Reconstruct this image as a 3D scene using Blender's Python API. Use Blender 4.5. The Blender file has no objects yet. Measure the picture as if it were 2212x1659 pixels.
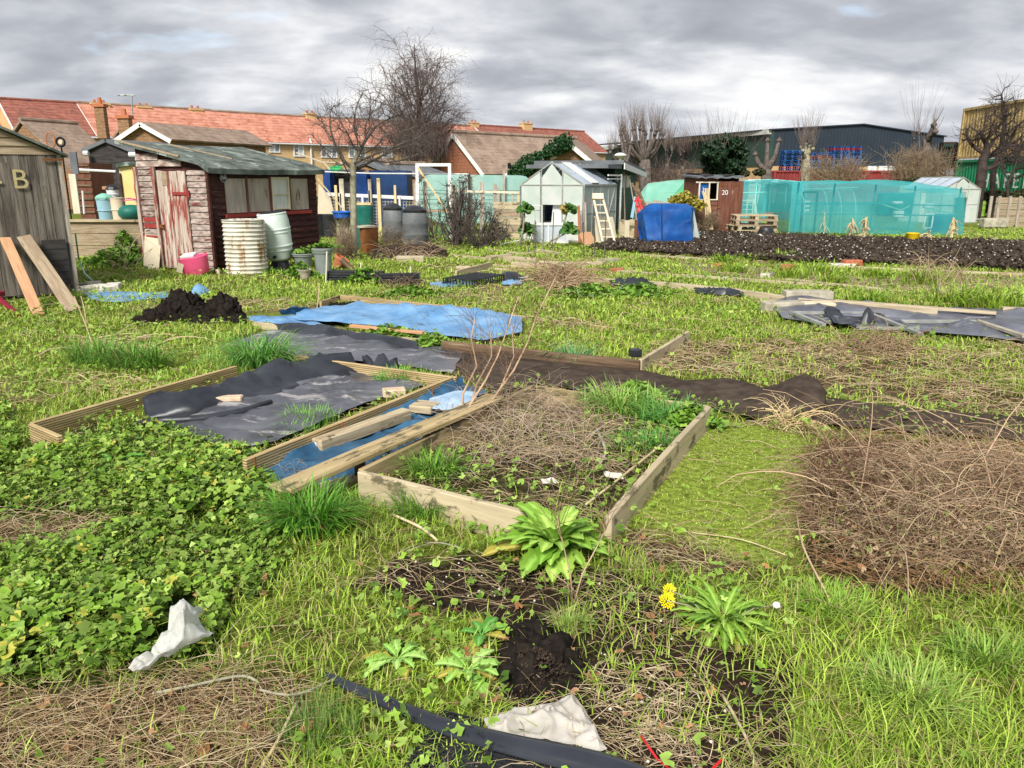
import bpy, math, random
import numpy as np
from math import radians as rad, sin, cos, pi, sqrt, atan
from mathutils import Vector, Matrix, noise as mn

# ---------------------------------------------------------------- camera, world, sun, exposure
S = bpy.context.scene
FPX, U0, V0, EYE, HOR = 1690.0, 1106.0, 829.5, 1.6, 388.0     # focal length etc. of the photograph (2212 px wide)
PITCH = atan((V0 - HOR) / FPX)
cam_d = bpy.data.cameras.new('camera'); cam = bpy.data.objects.new('camera', cam_d)
S.collection.objects.link(cam); S.camera = cam
cam.location = (0, 0, EYE); cam.rotation_euler = (pi/2 - PITCH, 0, 0)
cam_d.sensor_width = 36; cam_d.lens = FPX/2212*36; cam_d.clip_start = .05; cam_d.clip_end = 3000

SUN_EL, SUN_AZ = 42, -163          # azimuth measured from +Y towards +X: behind and left of the camera
world = bpy.data.worlds.new('World'); S.world = world; world.use_nodes = True
wn, wl = world.node_tree.nodes, world.node_tree.links
wn.clear()
def wnode(t, **k):
    n = wn.new(t)
    for a, v in k.items(): setattr(n, a, v)
    return n
def wmath(op, a, b=None):
    n = wnode('ShaderNodeMath', operation=op)
    for i, x in enumerate((a, b)):
        if x is None: continue
        if isinstance(x, (int, float)): n.inputs[i].default_value = x
        else: wl.new(x, n.inputs[i])
    return n.outputs[0]
tc = wnode('ShaderNodeTexCoord'); sep = wnode('ShaderNodeSeparateXYZ'); wl.new(tc.outputs['Generated'], sep.inputs[0])
zz = wmath('MAXIMUM', sep.outputs[2], 0.0)
den = wmath('ADD', zz, 0.30)
cmb = wnode('ShaderNodeCombineXYZ')
wl.new(wmath('DIVIDE', sep.outputs[0], den), cmb.inputs[0]); wl.new(wmath('DIVIDE', sep.outputs[1], den), cmb.inputs[1])
def wnoise(scale, detail, rough, dist=0, off=(0,0,0), sc=(1,1,1)):
    mp = wnode('ShaderNodeMapping'); mp.inputs['Location'].default_value = off; mp.inputs['Scale'].default_value = sc
    mp.inputs['Rotation'].default_value = (0, 0, rad(-18))
    wl.new(cmb.outputs[0], mp.inputs[0])
    n = wnode('ShaderNodeTexNoise'); n.inputs['Scale'].default_value = scale; n.inputs['Detail'].default_value = detail
    n.inputs['Roughness'].default_value = rough; n.inputs['Distortion'].default_value = dist
    wl.new(mp.outputs[0], n.inputs['Vector']); return n.outputs[0]
sky = wnode('ShaderNodeTexSky', sky_type='NISHITA'); sky.sun_disc = False
sky.sun_elevation = rad(SUN_EL); sky.sun_rotation = rad(SUN_AZ)
skym = wnode('ShaderNodeMix', data_type='RGBA'); skym.inputs[0].default_value = .35
skys = wnode('ShaderNodeVectorMath', operation='SCALE'); wl.new(sky.outputs[0], skys.inputs[0]); skys.inputs['Scale'].default_value = 1.1
n_big = wnoise(1.5, 6, .5, .3, (3.1, 1.7, 0), (1, 1.25, 1)); n_med = wnoise(3.6, 7, .5, .2, (7.3, 4.2, 0), (.9, 1.3, 1))
def wramp(src, stops):
    r = wnode('ShaderNodeValToRGB'); wl.new(src, r.inputs[0]); e = r.color_ramp.elements
    while len(e) > 1: e.remove(e[-1])
    e[0].position, e[0].color = stops[0][0], (*stops[0][1], 1)
    for p, c in stops[1:]:
        q = e.new(p); q.color = (*c, 1)
    return r.outputs[0]
mixn = wmath('ADD', wmath('MULTIPLY', n_big, .55), wmath('MULTIPLY', n_med, .45))
# high sky is greyer, the band above the roofs is broken by brighter cloud
shade = wmath('SUBTRACT', mixn, wmath('MULTIPLY', zz, .20))
cloud = wramp(shade, [(.30, (1.5, 1.58, 1.78)), (.40, (2.0, 2.08, 2.3)), (.47, (2.7, 2.78, 2.98)), (.54, (3.7, 3.73, 3.82)), (.63, (4.9, 4.85, 4.7))])
gap = wramp(wnoise(2.1, 5, .5, .3, (1.4, 9.2, 0), (.8, 1.3, 1)), [(.60, (1, 1, 1)), (.72, (.5, .5, .5))])
mx = wnode('ShaderNodeMix', data_type='RGBA'); wl.new(gap, mx.inputs[0]); wl.new(skys.outputs[0], mx.inputs[6]); wl.new(cloud, mx.inputs[7])
bgn = wnode('ShaderNodeBackground'); bgn.inputs[1].default_value = .086; wl.new(mx.outputs[2], bgn.inputs[0])
wo = wnode('ShaderNodeOutputWorld'); wl.new(bgn.outputs[0], wo.inputs[0])

sun_d = bpy.data.lights.new('sun', 'SUN'); sun = bpy.data.objects.new('sun', sun_d); S.collection.objects.link(sun)
sun_d.energy = 1.95; sun_d.angle = rad(16); sun_d.color = (1, .965, .9)
sd = Vector((sin(rad(SUN_AZ))*cos(rad(SUN_EL)), cos(rad(SUN_AZ))*cos(rad(SUN_EL)), sin(rad(SUN_EL))))
sun.rotation_euler = sd.to_track_quat('Z', 'Y').to_euler()
S.view_settings.view_transform = 'Standard'; S.view_settings.look = 'None'; S.view_settings.exposure = 1.5; S.view_settings.gamma = 1
S.cycles.max_bounces = 5; S.cycles.transparent_max_bounces = 12; S.cycles.diffuse_bounces = 3; S.cycles.glossy_bounces = 2
S.cycles.use_denoising = True

# ---------------------------------------------------------------- photograph <-> world
cp, sp = cos(PITCH), sin(PITCH)
def ray(U, V):
    x, y = (U-U0)/FPX, -(V-V0)/FPX
    return Vector((x, cp + y*sp, -sp + y*cp))
def G(U, V, z=0.0):
    d = ray(U, V); t = (z-EYE)/d.z
    return Vector((d.x*t, d.y*t, z))
def P(U, V, Y):
    d = ray(U, V); t = Y/d.y
    return Vector((d.x*t, Y, EYE + d.z*t))
def OP(U, V, A, B):                      # the point of the vertical plane through A and B seen at U, V
    n = Vector((B[1]-A[1], A[0]-B[0], 0)); d = ray(U, V); o = Vector((0, 0, EYE))
    t = n.dot(Vector((A[0], A[1], 0)) - Vector((0, 0, 0))) / n.dot(d)
    return o + d*t
def proj(x, y, z=0.0):
    dz = y*cp - (z-EYE)*sp; up = y*sp + (z-EYE)*cp
    dz = np.maximum(dz, 1e-3) if isinstance(dz, np.ndarray) else dz
    return U0 + FPX*x/dz, V0 - FPX*up/dz
def mpp(g): return (g[1]*cp - (g[2]-EYE)*sp)/FPX
def inpoly(x, y, poly):
    c = np.zeros(len(x), bool); n = len(poly)
    for i in range(n):
        (x1, y1), (x2, y2) = poly[i][:2], poly[(i+1) % n][:2]
        if y1 == y2: continue
        c ^= ((y1 > y) != (y2 > y)) & (x < (x2-x1)*(y-y1)/(y2-y1) + x1)
    return c

# ---------------------------------------------------------------- objects
COL = S.collection.objects
WM = {}
def tag(o, label=None, cat=None, group=None, kind=None):
    if label: o['label'] = label
    if cat: o['category'] = cat
    if group: o['group'] = group
    if kind: o['kind'] = kind
    return o
def thing(name, label, cat, loc, group=None):
    o = bpy.data.objects.new(name, None); COL.link(o); o.location = loc; o.empty_display_size = .2
    WM[o] = Matrix.Translation(Vector(loc)); return tag(o, label, cat, group)
def put(name, me, mt, parent=None, M=None):
    o = bpy.data.objects.new(name, me); COL.link(o)
    for m in (mt if isinstance(mt, (list, tuple)) else [mt]): me.materials.append(m)
    M = M or Matrix.Identity(4); WM[o] = M
    if parent: o.parent = parent; o.matrix_basis = WM[parent].inverted() @ M
    else: o.matrix_basis = M
    return o
class MB:
    def __init__(s): s.v, s.f, s.m = [], [], []
    def add(s, vs, fs, m=0):
        b = len(s.v); s.v += [Vector(v) for v in vs]; s.f += [[b+i for i in f] for f in fs]; s.m += [m]*len(fs); return s
    def box(s, c, sz, rz=0, m=0, M=None):
        x, y, z = sz[0]/2, sz[1]/2, sz[2]/2
        R = M or (Matrix.Translation(Vector(c)) @ Matrix.Rotation(rz, 4, 'Z'))
        vs = [R @ Vector(p) for p in ((-x,-y,-z),(x,-y,-z),(x,y,-z),(-x,y,-z),(-x,-y,z),(x,-y,z),(x,y,z),(-x,y,z))]
        return s.add(vs, [(0,3,2,1),(4,5,6,7),(0,1,5,4),(1,2,6,5),(2,3,7,6),(3,0,4,7)], m)
    def beam(s, p, q, w, h, up=(0,0,1), m=0):       # box from p to q, w sideways and h along up
        p, q, up = Vector(p), Vector(q), Vector(up)
        x = (q-p).normalized(); y = up.cross(x)
        if y.length < 1e-4: y = Vector((1,0,0)).cross(x)
        y.normalize(); z = x.cross(y)
        vs = [a + y*sy*w/2 + z*sz*h/2 for a in (p, q) for sy, sz in ((-1,-1),(1,-1),(1,1),(-1,1))]
        return s.add(vs, [(0,3,2,1),(4,5,6,7),(0,1,5,4),(1,2,6,5),(2,3,7,6),(3,0,4,7)], m)
    def quad(s, a, b, c, d, m=0): return s.add([a,b,c,d], [(0,1,2,3)], m)
    def tube(s, pts, r, n=6, cap=True, m=0):
        pts = [Vector(p) for p in pts]; k = len(pts); rs = r if isinstance(r, (list, tuple)) else [r]*k
        vs, fs = [], []; a = None
        for i, p in enumerate(pts):
            t = (pts[min(i+1,k-1)] - pts[max(i-1,0)]).normalized()
            if a is None: a = t.orthogonal().normalized()
            a = (a - t*a.dot(t)); a = a.normalized() if a.length > 1e-6 else t.orthogonal().normalized()
            b = t.cross(a)
            vs += [p + (a*cos(2*pi*j/n) + b*sin(2*pi*j/n))*rs[i] for j in range(n)]
        for i in range(k-1):
            for j in range(n): fs.append((i*n+j, i*n+(j+1)%n, (i+1)*n+(j+1)%n, (i+1)*n+j))
        if cap: fs += [tuple(range(n))[::-1], tuple((k-1)*n+j for j in range(n))]
        return s.add(vs, fs, m)
    def lathe(s, prof, c=(0,0,0), n=24, sx=1, sy=1, M=None, m=0, wob=0):
        vs, fs = [], []; c = Vector(c); k = len(prof)
        for i, (r, z) in enumerate(prof):
            for j in range(n):
                a = 2*pi*j/n; rr = r*(1 + (wob*mn.noise(Vector((cos(a)*2, sin(a)*2, z*4))) if wob else 0))
                v = Vector((rr*cos(a)*sx, rr*sin(a)*sy, z)); vs.append((M @ v) if M else c+v)
        for i in range(k-1):
            for j in range(n): fs.append((i*n+j, i*n+(j+1)%n, (i+1)*n+(j+1)%n, (i+1)*n+j))
        fs += [tuple(range(n))[::-1], tuple((k-1)*n+j for j in range(n))]
        return s.add(vs, fs, m)
    def prism(s, pts, d, m=0):                       # polygon pts pushed by vector d
        pts = [Vector(p) for p in pts]; d = Vector(d); k = len(pts)
        return s.add(pts + [p+d for p in pts], [tuple(range(k))[::-1], tuple(range(k, 2*k))] + [(i, (i+1)%k, (i+1)%k+k, i+k) for i in range(k)], m)
    def build(s, name, mt, parent=None, M=None, smooth=False, bev=0):
        me = bpy.data.meshes.new(name)
        if M is None:
            A = np.array([tuple(v) for v in s.v]); c = Vector(((A[:,0].min()+A[:,0].max())/2, (A[:,1].min()+A[:,1].max())/2, A[:,2].min()))
            M = Matrix.Translation(c); vs = [v-c for v in s.v]
        else: vs = s.v
        me.from_pydata([tuple(v) for v in vs], [], s.f); me.polygons.foreach_set('material_index', s.m)
        if smooth:
            me.polygons.foreach_set('use_smooth', [True]*len(s.f))
            if smooth is not True: me.set_sharp_from_angle(angle=rad(smooth))
        me.update(); o = put(name, me, mt, parent, M)
        if bev:
            b = o.modifiers.new('bevel', 'BEVEL'); b.width = bev; b.segments = 1; b.limit_method = 'ANGLE'
        return o
def npmesh(name, V, Fc, mt, parent=None, col=None, smooth=False):
    V = np.asarray(V, np.float32); Fc = np.asarray(Fc, np.int32); k = Fc.shape[1]
    me = bpy.data.meshes.new(name); c = np.array([(V[:,0].min()+V[:,0].max())/2, (V[:,1].min()+V[:,1].max())/2, 0], np.float32)
    me.vertices.add(len(V)); me.vertices.foreach_set('co', (V-c).ravel())
    me.loops.add(Fc.size); me.loops.foreach_set('vertex_index', Fc.ravel())
    me.polygons.add(len(Fc)); me.polygons.foreach_set('loop_start', np.arange(len(Fc), dtype=np.int32)*k)
    if smooth: me.polygons.foreach_set('use_smooth', np.ones(len(Fc), bool))
    me.update(calc_edges=True)
    if col is not None:
        a = me.color_attributes.new('Col', 'FLOAT_COLOR', 'POINT')
        a.data.foreach_set('color', np.concatenate([col, np.ones((len(col), 1))], 1).astype(np.float32).ravel())
    return put(name, me, mt, parent, Matrix.Translation(Vector(c.tolist())))
def copy_tree(o, parent=None):
    c = o.copy(); COL.link(c); c.parent = parent
    for ch in [x for x in o.children]: copy_tree(ch, c)
    return c
def plank(name, p, q, t, h, mt, parent=None, up=(0,0,1), jit=.004, bev=.004, seg=8):
    # board from p to q (centre line of its lower edge), t thick and h high; the grain runs along local X
    p, q, up = Vector(p), Vector(q), Vector(up); x = (q-p); L = x.length; x.normalize()
    y = up.cross(x).normalized(); z = x.cross(y)
    M = Matrix(((x.x,y.x,z.x,p.x),(x.y,y.y,z.y,p.y),(x.z,y.z,z.z,p.z),(0,0,0,1)))
    m = MB(); vs, fs = [], []; sd = random.random()*50
    for i in range(seg+1):
        X = L*i/seg; o1 = mn.noise(Vector((X*1.3, sd, 0)))*jit*2.5; o2 = mn.noise(Vector((X*2, sd, 9)))*jit
        vs += [(X, -t/2+o1, 0), (X, t/2+o1, 0), (X, t/2+o1, h+o2), (X, -t/2+o1, h+o2*.6)]
    for i in range(seg):
        for j in range(4): fs.append((i*4+j, (i+1)*4+j, (i+1)*4+(j+1)%4, i*4+(j+1)%4))
    fs += [(0,1,2,3), (seg*4+3, seg*4+2, seg*4+1, seg*4)]
    m.add(vs, [f[::-1] for f in fs]); return m.build(name, mt, parent, M, bev=bev)
def text(body, name, o, xax, zax, size, mt, parent, ext=.002, ls=1.0):
    x = Vector(xax).normalized(); z = Vector(zax).normalized(); n = x.cross(z)
    cu = bpy.data.curves.new(name, 'FONT'); cu.body = body; cu.size = size; cu.extrude = ext; cu.align_x = 'CENTER'; cu.align_y = 'CENTER'; cu.space_line = ls
    M = Matrix(((x.x,z.x,n.x,o[0]),(x.y,z.y,n.y,o[1]),(x.z,z.z,n.z,o[2]),(0,0,0,1)))
    ob = bpy.data.objects.new(name, cu); me = bpy.data.meshes.new_from_object(ob); bpy.data.objects.remove(ob)
    me.name = name; me.materials.clear(); return put(name, me, mt, parent, M)

# ---------------------------------------------------------------- materials
def mat(name, c1, c2=None, scale=6, rough=.8, st=(1,1,1), bump=.0, bd=.01, spec=.3, metal=0, wear=None, wscale=8, wst=None, wlo=.5, bands=None,
        attr=False, tl=0, alpha=None, ridged=False, rnd=.0, detail=6, sheen=0, c_lo=.38, c_hi=.62, bscale=None):
    m = bpy.data.materials.new(name); m.use_nodes = True; nt = m.node_tree; N, L = nt.nodes, nt.links; N.clear()
    out = N.new('ShaderNodeOutputMaterial'); b = N.new('ShaderNodeBsdfPrincipled')
    b.inputs['Roughness'].default_value = rough; b.inputs['Metallic'].default_value = metal
    b.inputs['Specular IOR Level'].default_value = spec
    tcn = N.new('ShaderNodeTexCoord')
    def nz(sc, stt, det=detail, rg=.6):
        mp = N.new('ShaderNodeMapping'); mp.inputs['Scale'].default_value = stt; L.new(tcn.outputs['Object'], mp.inputs[0])
        if rnd or True:
            oi = N.new('ShaderNodeObjectInfo'); cm = N.new('ShaderNodeCombineXYZ')
            ml = N.new('ShaderNodeMath'); ml.operation = 'MULTIPLY'; ml.inputs[1].default_value = 37; L.new(oi.outputs['Random'], ml.inputs[0])
            L.new(ml.outputs[0], cm.inputs[0]); L.new(ml.outputs[0], cm.inputs[2]); L.new(cm.outputs[0], mp.inputs['Location'])
        n = N.new('ShaderNodeTexNoise'); n.inputs['Scale'].default_value = sc; n.inputs['Detail'].default_value = det; n.inputs['Roughness'].default_value = rg
        L.new(mp.outputs[0], n.inputs['Vector']); return n.outputs[0]
    def ramp(src, lo, hi):
        r = N.new('ShaderNodeMapRange'); r.inputs['From Min'].default_value = lo; r.inputs['From Max'].default_value = hi; L.new(src, r.inputs[0]); return r.outputs[0]
    def mix(f, A, B, bt='MIX'):
        x = N.new('ShaderNodeMix'); x.data_type = 'RGBA'; x.blend_type = bt
        for i, v in ((0, f), (6, A), (7, B)):
            if isinstance(v, bpy.types.NodeSocket): L.new(v, x.inputs[i])
            elif i: x.inputs[i].default_value = (*v, 1)
            else: x.inputs[0].default_value = v
        return x.outputs[2]
    base = None; nn = nz(scale, st)
    if attr:
        a = N.new('ShaderNodeAttribute'); a.attribute_name = 'Col'; base = a.outputs['Color']
        if c2: base = mix(ramp(nn, c_lo, c_hi), base, c2, 'MULTIPLY')
    elif c2: base = mix(ramp(nn, c_lo, c_hi), c1, c2)
    else:
        rg = N.new('ShaderNodeRGB'); rg.outputs[0].default_value = (*c1, 1); base = rg.outputs[0]
    if wear:
        wnn = nz(wscale, wst or st, 8, .7); base = mix(ramp(wnn, wlo, wlo+.06), base, wear)
    hgt = nn
    if bscale: hgt = nz(bscale, st, 8, .7)
    if ridged: hgt.node.noise_type = 'RIDGED_MULTIFRACTAL'; hgt.node.inputs['Detail'].default_value = 3; hgt.node.inputs['Distortion'].default_value = .6
    if bands:
        ax, per, dk, wd = bands
        sx = N.new('ShaderNodeSeparateXYZ'); L.new(tcn.outputs['Object'], sx.inputs[0])
        dv = N.new('ShaderNodeMath'); dv.operation = 'DIVIDE'; L.new(sx.outputs[ax], dv.inputs[0]); dv.inputs[1].default_value = per
        fr = N.new('ShaderNodeMath'); fr.operation = 'FRACT'; L.new(dv.outputs[0], fr.inputs[0])
        ff = ramp(fr.outputs[0], 0, wd)
        base = mix(ff, mix(1.0, base, (dk,)*3, 'MULTIPLY'), base)
        ad = N.new('ShaderNodeMath'); ad.operation = 'MULTIPLY_ADD'; L.new(ff, ad.inputs[0]); ad.inputs[1].default_value = 1.2; L.new(nn, ad.inputs[2]); hgt = ad.outputs[0]
    if rnd:
        oi = N.new('ShaderNodeObjectInfo'); hs = N.new('ShaderNodeHueSaturation')
        v = N.new('ShaderNodeMapRange'); v.inputs['To Min'].default_value = 1-rnd; v.inputs['To Max'].default_value = 1+rnd; L.new(oi.outputs['Random'], v.inputs[0])
        L.new(v.outputs[0], hs.inputs['Value']); L.new(base, hs.inputs['Color']); base = hs.outputs[0]
    L.new(base, b.inputs['Base Color'])
    if bump:
        bp = N.new('ShaderNodeBump'); bp.inputs['Strength'].default_value = bump; bp.inputs['Distance'].default_value = bd
        L.new(hgt, bp.inputs['Height']); L.new(bp.outputs[0], b.inputs['Normal'])
    sh = b.outputs[0]
    if tl:
        t = N.new('ShaderNodeBsdfTranslucent'); L.new(base, t.inputs[0]); ms = N.new('ShaderNodeMixShader'); ms.inputs[0].default_value = tl
        L.new(sh, ms.inputs[1]); L.new(t.outputs[0], ms.inputs[2]); sh = ms.outputs[0]
    if alpha is not None:
        t = N.new('ShaderNodeBsdfTransparent'); ms = N.new('ShaderNodeMixShader'); ms.inputs[0].default_value = alpha
        L.new(t.outputs[0], ms.inputs[1]); L.new(sh, ms.inputs[2]); sh = ms.outputs[0]
    L.new(sh, out.inputs[0]); return m

W = {}
W['grey_board'] = mat('weathered_grey_wood', (.075,.062,.052), (.22,.19,.155), 3.2, .85, (7,7,.45), .6, .006, wear=(.05,.042,.035), wscale=2.4, wst=(2,2,.5), wlo=.56, bscale=14)
W['grey_plank'] = mat('grey_plank_wood', (.27,.20,.13), (.42,.33,.22), 5, .85, (.5,6,6), .5, .004, wear=(.2,.17,.12), wscale=5, wlo=.6)
W['orange_plank'] = mat('orange_plank_wood', (.50,.27,.14), (.62,.36,.2), 5, .8, (.5,6,6), .3, .003)
W['bed_board'] = mat('bed_board_wood', (.30,.23,.11), (.50,.38,.21), 4, .8, (.5,7,7), .5, .004, wear=(.12,.10,.055), wscale=3.6, wlo=.51, wst=(1,3,3), rnd=.12)
W['pale_board'] = mat('pale_board_wood', (.40,.33,.21), (.58,.48,.31), 3, .8, (.5,5,5), .4, .003, wear=(.15,.125,.07), wscale=4, wlo=.53, wst=(1,2,2))
W['dark_board'] = mat('dark_wet_wood', (.07,.045,.028), (.2,.13,.075), 5, .8, (.4,6,6), .6, .006, wear=(.33,.26,.17), wscale=5, wlo=.6)
W['old_beam'] = mat('old_beam_wood', (.34,.26,.16), (.55,.46,.3), 5, .85, (.5,6,6), .6, .005, wear=(.12,.09,.05), wscale=7, wlo=.58, wst=(1,2,2))
W['fence_grey'] = mat('fence_post_wood', (.3,.25,.2), (.5,.44,.36), 4, .85, (5,5,.6), .5, .004)
W['cream_wood'] = mat('cream_painted_wood', (.62,.55,.42), (.75,.68,.52), 4, .7, (3,3,.8), .2, .003, wear=(.35,.28,.18), wscale=6, wlo=.63)
W['yellow_wood'] = mat('yellow_batten_wood', (.65,.5,.25), (.75,.6,.34), 5, .75, (3,3,.6), .2, .003)
W['white_wood'] = mat('white_painted_wood', (.72,.72,.68), (.82,.82,.78), 6, .6, bump=.1, wear=(.4,.36,.3), wscale=9, wlo=.66)
W['white'] = mat('white_plastic', (.75,.76,.75), (.66,.67,.66), 4, .45)
W['clap_light'] = mat('flaking_clapboard', (.24,.175,.145), (.54,.45,.39), 3, .85, (2,2,5), .6, .006, wear=(.16,.05,.04), wscale=4, wst=(.7,.7,4), wlo=.54, rnd=.25)
W['clap_red'] = mat('red_clapboard', (.04,.014,.011), (.085,.026,.02), 3, .8, (1,1,5), .5, .005, wear=(.22,.14,.11), wscale=3.2, wst=(.6,.6,6), wlo=.6, rnd=.3)
W['door_flake'] = mat('flaking_door_paint', (.42,.34,.28), (.62,.54,.45), 3, .85, (8,8,.5), .5, .004, wear=(.28,.075,.055), wscale=3, wst=(6,6,.5), wlo=.49, rnd=.12)
W['red_paint'] = mat('red_paint', (.36,.05,.04), (.25,.035,.03), 5, .7, bump=.2)
W['felt'] = mat('mossy_roof_felt', (.055,.07,.06), (.17,.195,.17), 3.2, .9, (1,1,1), .6, .01, wear=(.30,.36,.31), wscale=2.5, wlo=.56, detail=10)
W['felt_grey'] = mat('grey_roof_felt', (.11,.12,.13), (.17,.18,.19), 2, .85)
W['plywood'] = mat('stained_ply', (.33,.285,.235), (.50,.44,.375), 2.2, .85, (3,3,.5), .3, .003, wear=(.17,.07,.03), wscale=2.2, wst=(3,3,.7), wlo=.6)
W['cream_ply'] = mat('cream_sheet', (.6,.52,.36), (.68,.6,.44), 2, .7, bump=.1)
W['yellow'] = mat('yellow_wall_paint', (.72,.55,.22), (.8,.64,.3), 2, .7, bump=.15)
W['black_wood'] = mat('black_stained_board', (.028,.025,.025), (.06,.053,.05), 3, .85, (1,1,3), .2, .004, bands=(2,.16,.25,.14))
W['green_wood'] = mat('dark_green_board', (.012,.03,.02), (.02,.048,.032), 3, .6, bump=.2, bands=(2,.2,.4,.12))
W['brown_wood'] = mat('brown_shed_board', (.12,.045,.028), (.2,.08,.05), 4, .75, (4,4,.5), .4, .004, wear=(.3,.18,.13), wscale=5, wlo=.68)
W['black_pl'] = mat('black_plastic', (.014,.015,.018), (.03,.032,.036), 5, .42, bump=.15, bd=.004, spec=.5)
W['black_sheet'] = mat('black_sheet', (.045,.046,.055), (.12,.122,.14), 2.3, .30, (1,1,1), .55, .02, spec=.8, wear=(.36,.34,.33), wscale=2.2, wlo=.55, wst=(.8,2.6,1), detail=9, bscale=5, ridged=True)  # pale patches put the white shine of wet puddles into the colour
W['black_cloth'] = mat('black_folded_membrane', (.012,.014,.019), (.034,.038,.048), 3, .42, bump=.5, bd=.015, spec=.6, bscale=6, ridged=True)
W['blue_sheet'] = mat('faded_blue_sheet', (.10,.24,.44), (.20,.38,.60), 3, .5, bump=.5, bd=.02, wear=(.10,.12,.13), wscale=2, wlo=.62, bscale=3, ridged=True)
W['deep_blue'] = mat('deep_blue_membrane', (.015,.06,.12), (.055,.16,.28), 2.5, .4, bump=.6, bd=.02, bscale=6, ridged=True, wear=(.3,.4,.5), wscale=3, wlo=.66)
W['tarp_blue'] = mat('blue_tarpaulin', (.003,.055,.24), (.008,.095,.34), 3, .45, bump=.5, bd=.04, bscale=2.5, ridged=True)
W['blue_pl'] = mat('blue_plastic', (.02,.12,.5), (.03,.16,.6), 5, .4)
W['navy'] = mat('navy_tarp', (.007,.025,.085), (.012,.045,.14), 2, .5, bump=.4, bd=.03, bscale=4)
W['aqua'] = mat('aqua_windbreak_net', (.42,.74,.66), (.52,.82,.74), 2, .8, tl=.3, alpha=.82)
W['teal'] = mat('teal_crop_net', (.07,.52,.55), (.11,.62,.63), 1.5, .8, tl=.4, alpha=.52, bump=.3, bd=.02, bscale=8)
W['teal_hoop'] = mat('teal_hoop_pipe', (.2,.62,.6), None, rough=.5)
W['palegreen'] = mat('pale_green_net', (.26,.62,.48), (.36,.72,.58), 2, .8, tl=.3, alpha=.92)
W['midgreen'] = mat('green_net', (.13,.5,.25), (.2,.6,.33), 2, .8, tl=.3, alpha=.92)
W['glass'] = mat('greenhouse_glass', (.55,.72,.66), (.7,.82,.78), 1.5, .12, alpha=.42, spec=.8)
W['glass_dirty'] = mat('dirty_greenhouse_glass', (.62,.72,.64), (.8,.82,.78), 1.6, .3, alpha=.64, spec=.5)
W['roof_glass'] = mat('greenhouse_roof_glass', (.5,.58,.68), (.6,.68,.78), 1.5, .15, alpha=.8, spec=.8)
W['alu'] = mat('aluminium_bar', (.45,.46,.43), (.3,.31,.28), 6, .5, metal=.3)
W['galv'] = mat('corrugated_iron', (.52,.49,.40), (.72,.69,.6), 3, .6, (1,1,.8), .3, .004, wear=(.30,.18,.08), wscale=2.2, wst=(1.6,1.6,.35), wlo=.56, metal=.1)
W['rust'] = mat('rusty_iron', (.14,.05,.015), (.24,.09,.025), 4, .85, bump=.4, wear=(.07,.03,.015), wscale=7, wlo=.6)
W['butt_white'] = mat('pale_green_butt', (.56,.66,.60), (.68,.76,.71), 3, .5)
W['pot_grey'] = mat('grey_green_pot', (.20,.23,.22), (.27,.30,.28), 4, .6)
W['bin_grey'] = mat('grey_compost_bin', (.15,.16,.165), (.2,.21,.215), 4, .6, bump=.2)
W['bin_green'] = mat('green_bin_plastic', (.012,.13,.10), (.02,.17,.13), 4, .5)
W['pink'] = mat('pink_plastic', (.78,.08,.2), (.85,.12,.26), 3, .4)
W['lightblue'] = mat('light_blue_plastic', (.24,.42,.5), (.3,.48,.56), 3, .5)
W['cream_pl'] = mat('cream_plastic', (.62,.52,.38), None, rough=.6)
W['terra'] = mat('terracotta', (.4,.13,.06), (.5,.18,.08), 5, .8)
W['concrete'] = mat('concrete', (.3,.27,.2), (.5,.46,.36), 7, .9, bump=.4, bd=.005, wear=(.2,.2,.1), wscale=5, wlo=.6)
W['brick_red'] = mat('red_brick', (.38,.1,.05), (.5,.17,.09), 12, .9, bump=.3, bd=.003)
W['brick_pale'] = mat('pale_brick', (.55,.4,.27), (.68,.54,.4), 14, .9, bump=.5, bd=.004)
W['stone'] = mat('pale_stone', (.5,.46,.38), (.7,.66,.58), 9, .9, bump=.3, bd=.004)
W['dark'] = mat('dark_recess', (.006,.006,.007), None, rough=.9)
W['curtain'] = mat('net_curtain', (.55,.58,.56), (.72,.74,.71), 3, .6, (8,8,.4))
W['pane'] = mat('house_window_glass', (.10,.13,.15), (.3,.33,.35), 1.2, .15, spec=.9, rnd=.3)
W['pvc'] = mat('white_window_frame', (.8,.8,.78), None, rough=.4)
W['red_pl'] = mat('red_plastic', (.6,.02,.03), None, rough=.4)
W['yellow_pl'] = mat('yellow_plastic', (.75,.52,.01), None, rough=.4)
W['lime'] = mat('lime_plastic', (.3,.48,.06), None, rough=.5)
W['cane'] = mat('bamboo_cane', (.5,.4,.22), (.66,.55,.33), 8, .7)
W['white_cane'] = mat('pale_cane', (.7,.66,.55), None, rough=.7)
W['rope'] = mat('pale_rope', (.55,.48,.36), None, rough=.9)
W['hose'] = mat('pale_green_hose', (.35,.65,.5), None, rough=.4)
W['bark'] = mat('bare_tree_bark', (.075,.06,.052), (.16,.13,.112), 6, .9, bump=.4)
W['bark_dark'] = mat('dark_tree_bark', (.04,.028,.024), (.075,.055,.05), 4, .9)
W['bark_pale'] = mat('lichened_bark', (.24,.22,.15), (.38,.36,.26), 9, .9, bump=.4)
W['twig_grey'] = mat('grey_twigs', (.15,.115,.10), (.24,.19,.165), 4, .9)
W['twig_red'] = mat('fine_brown_twigs', (.115,.08,.07), (.175,.13,.115), 4, .9)
W['leaf'] = mat('leaf', (1,1,1), None, attr=True, rough=.5, tl=.2, spec=.35)
W['blade'] = mat('grass_blade', (1,1,1), None, attr=True, rough=.55, tl=.2, spec=.3)
W['straw'] = mat('dry_stem', (1,1,1), None, attr=True, rough=.8, spec=.15)
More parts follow.
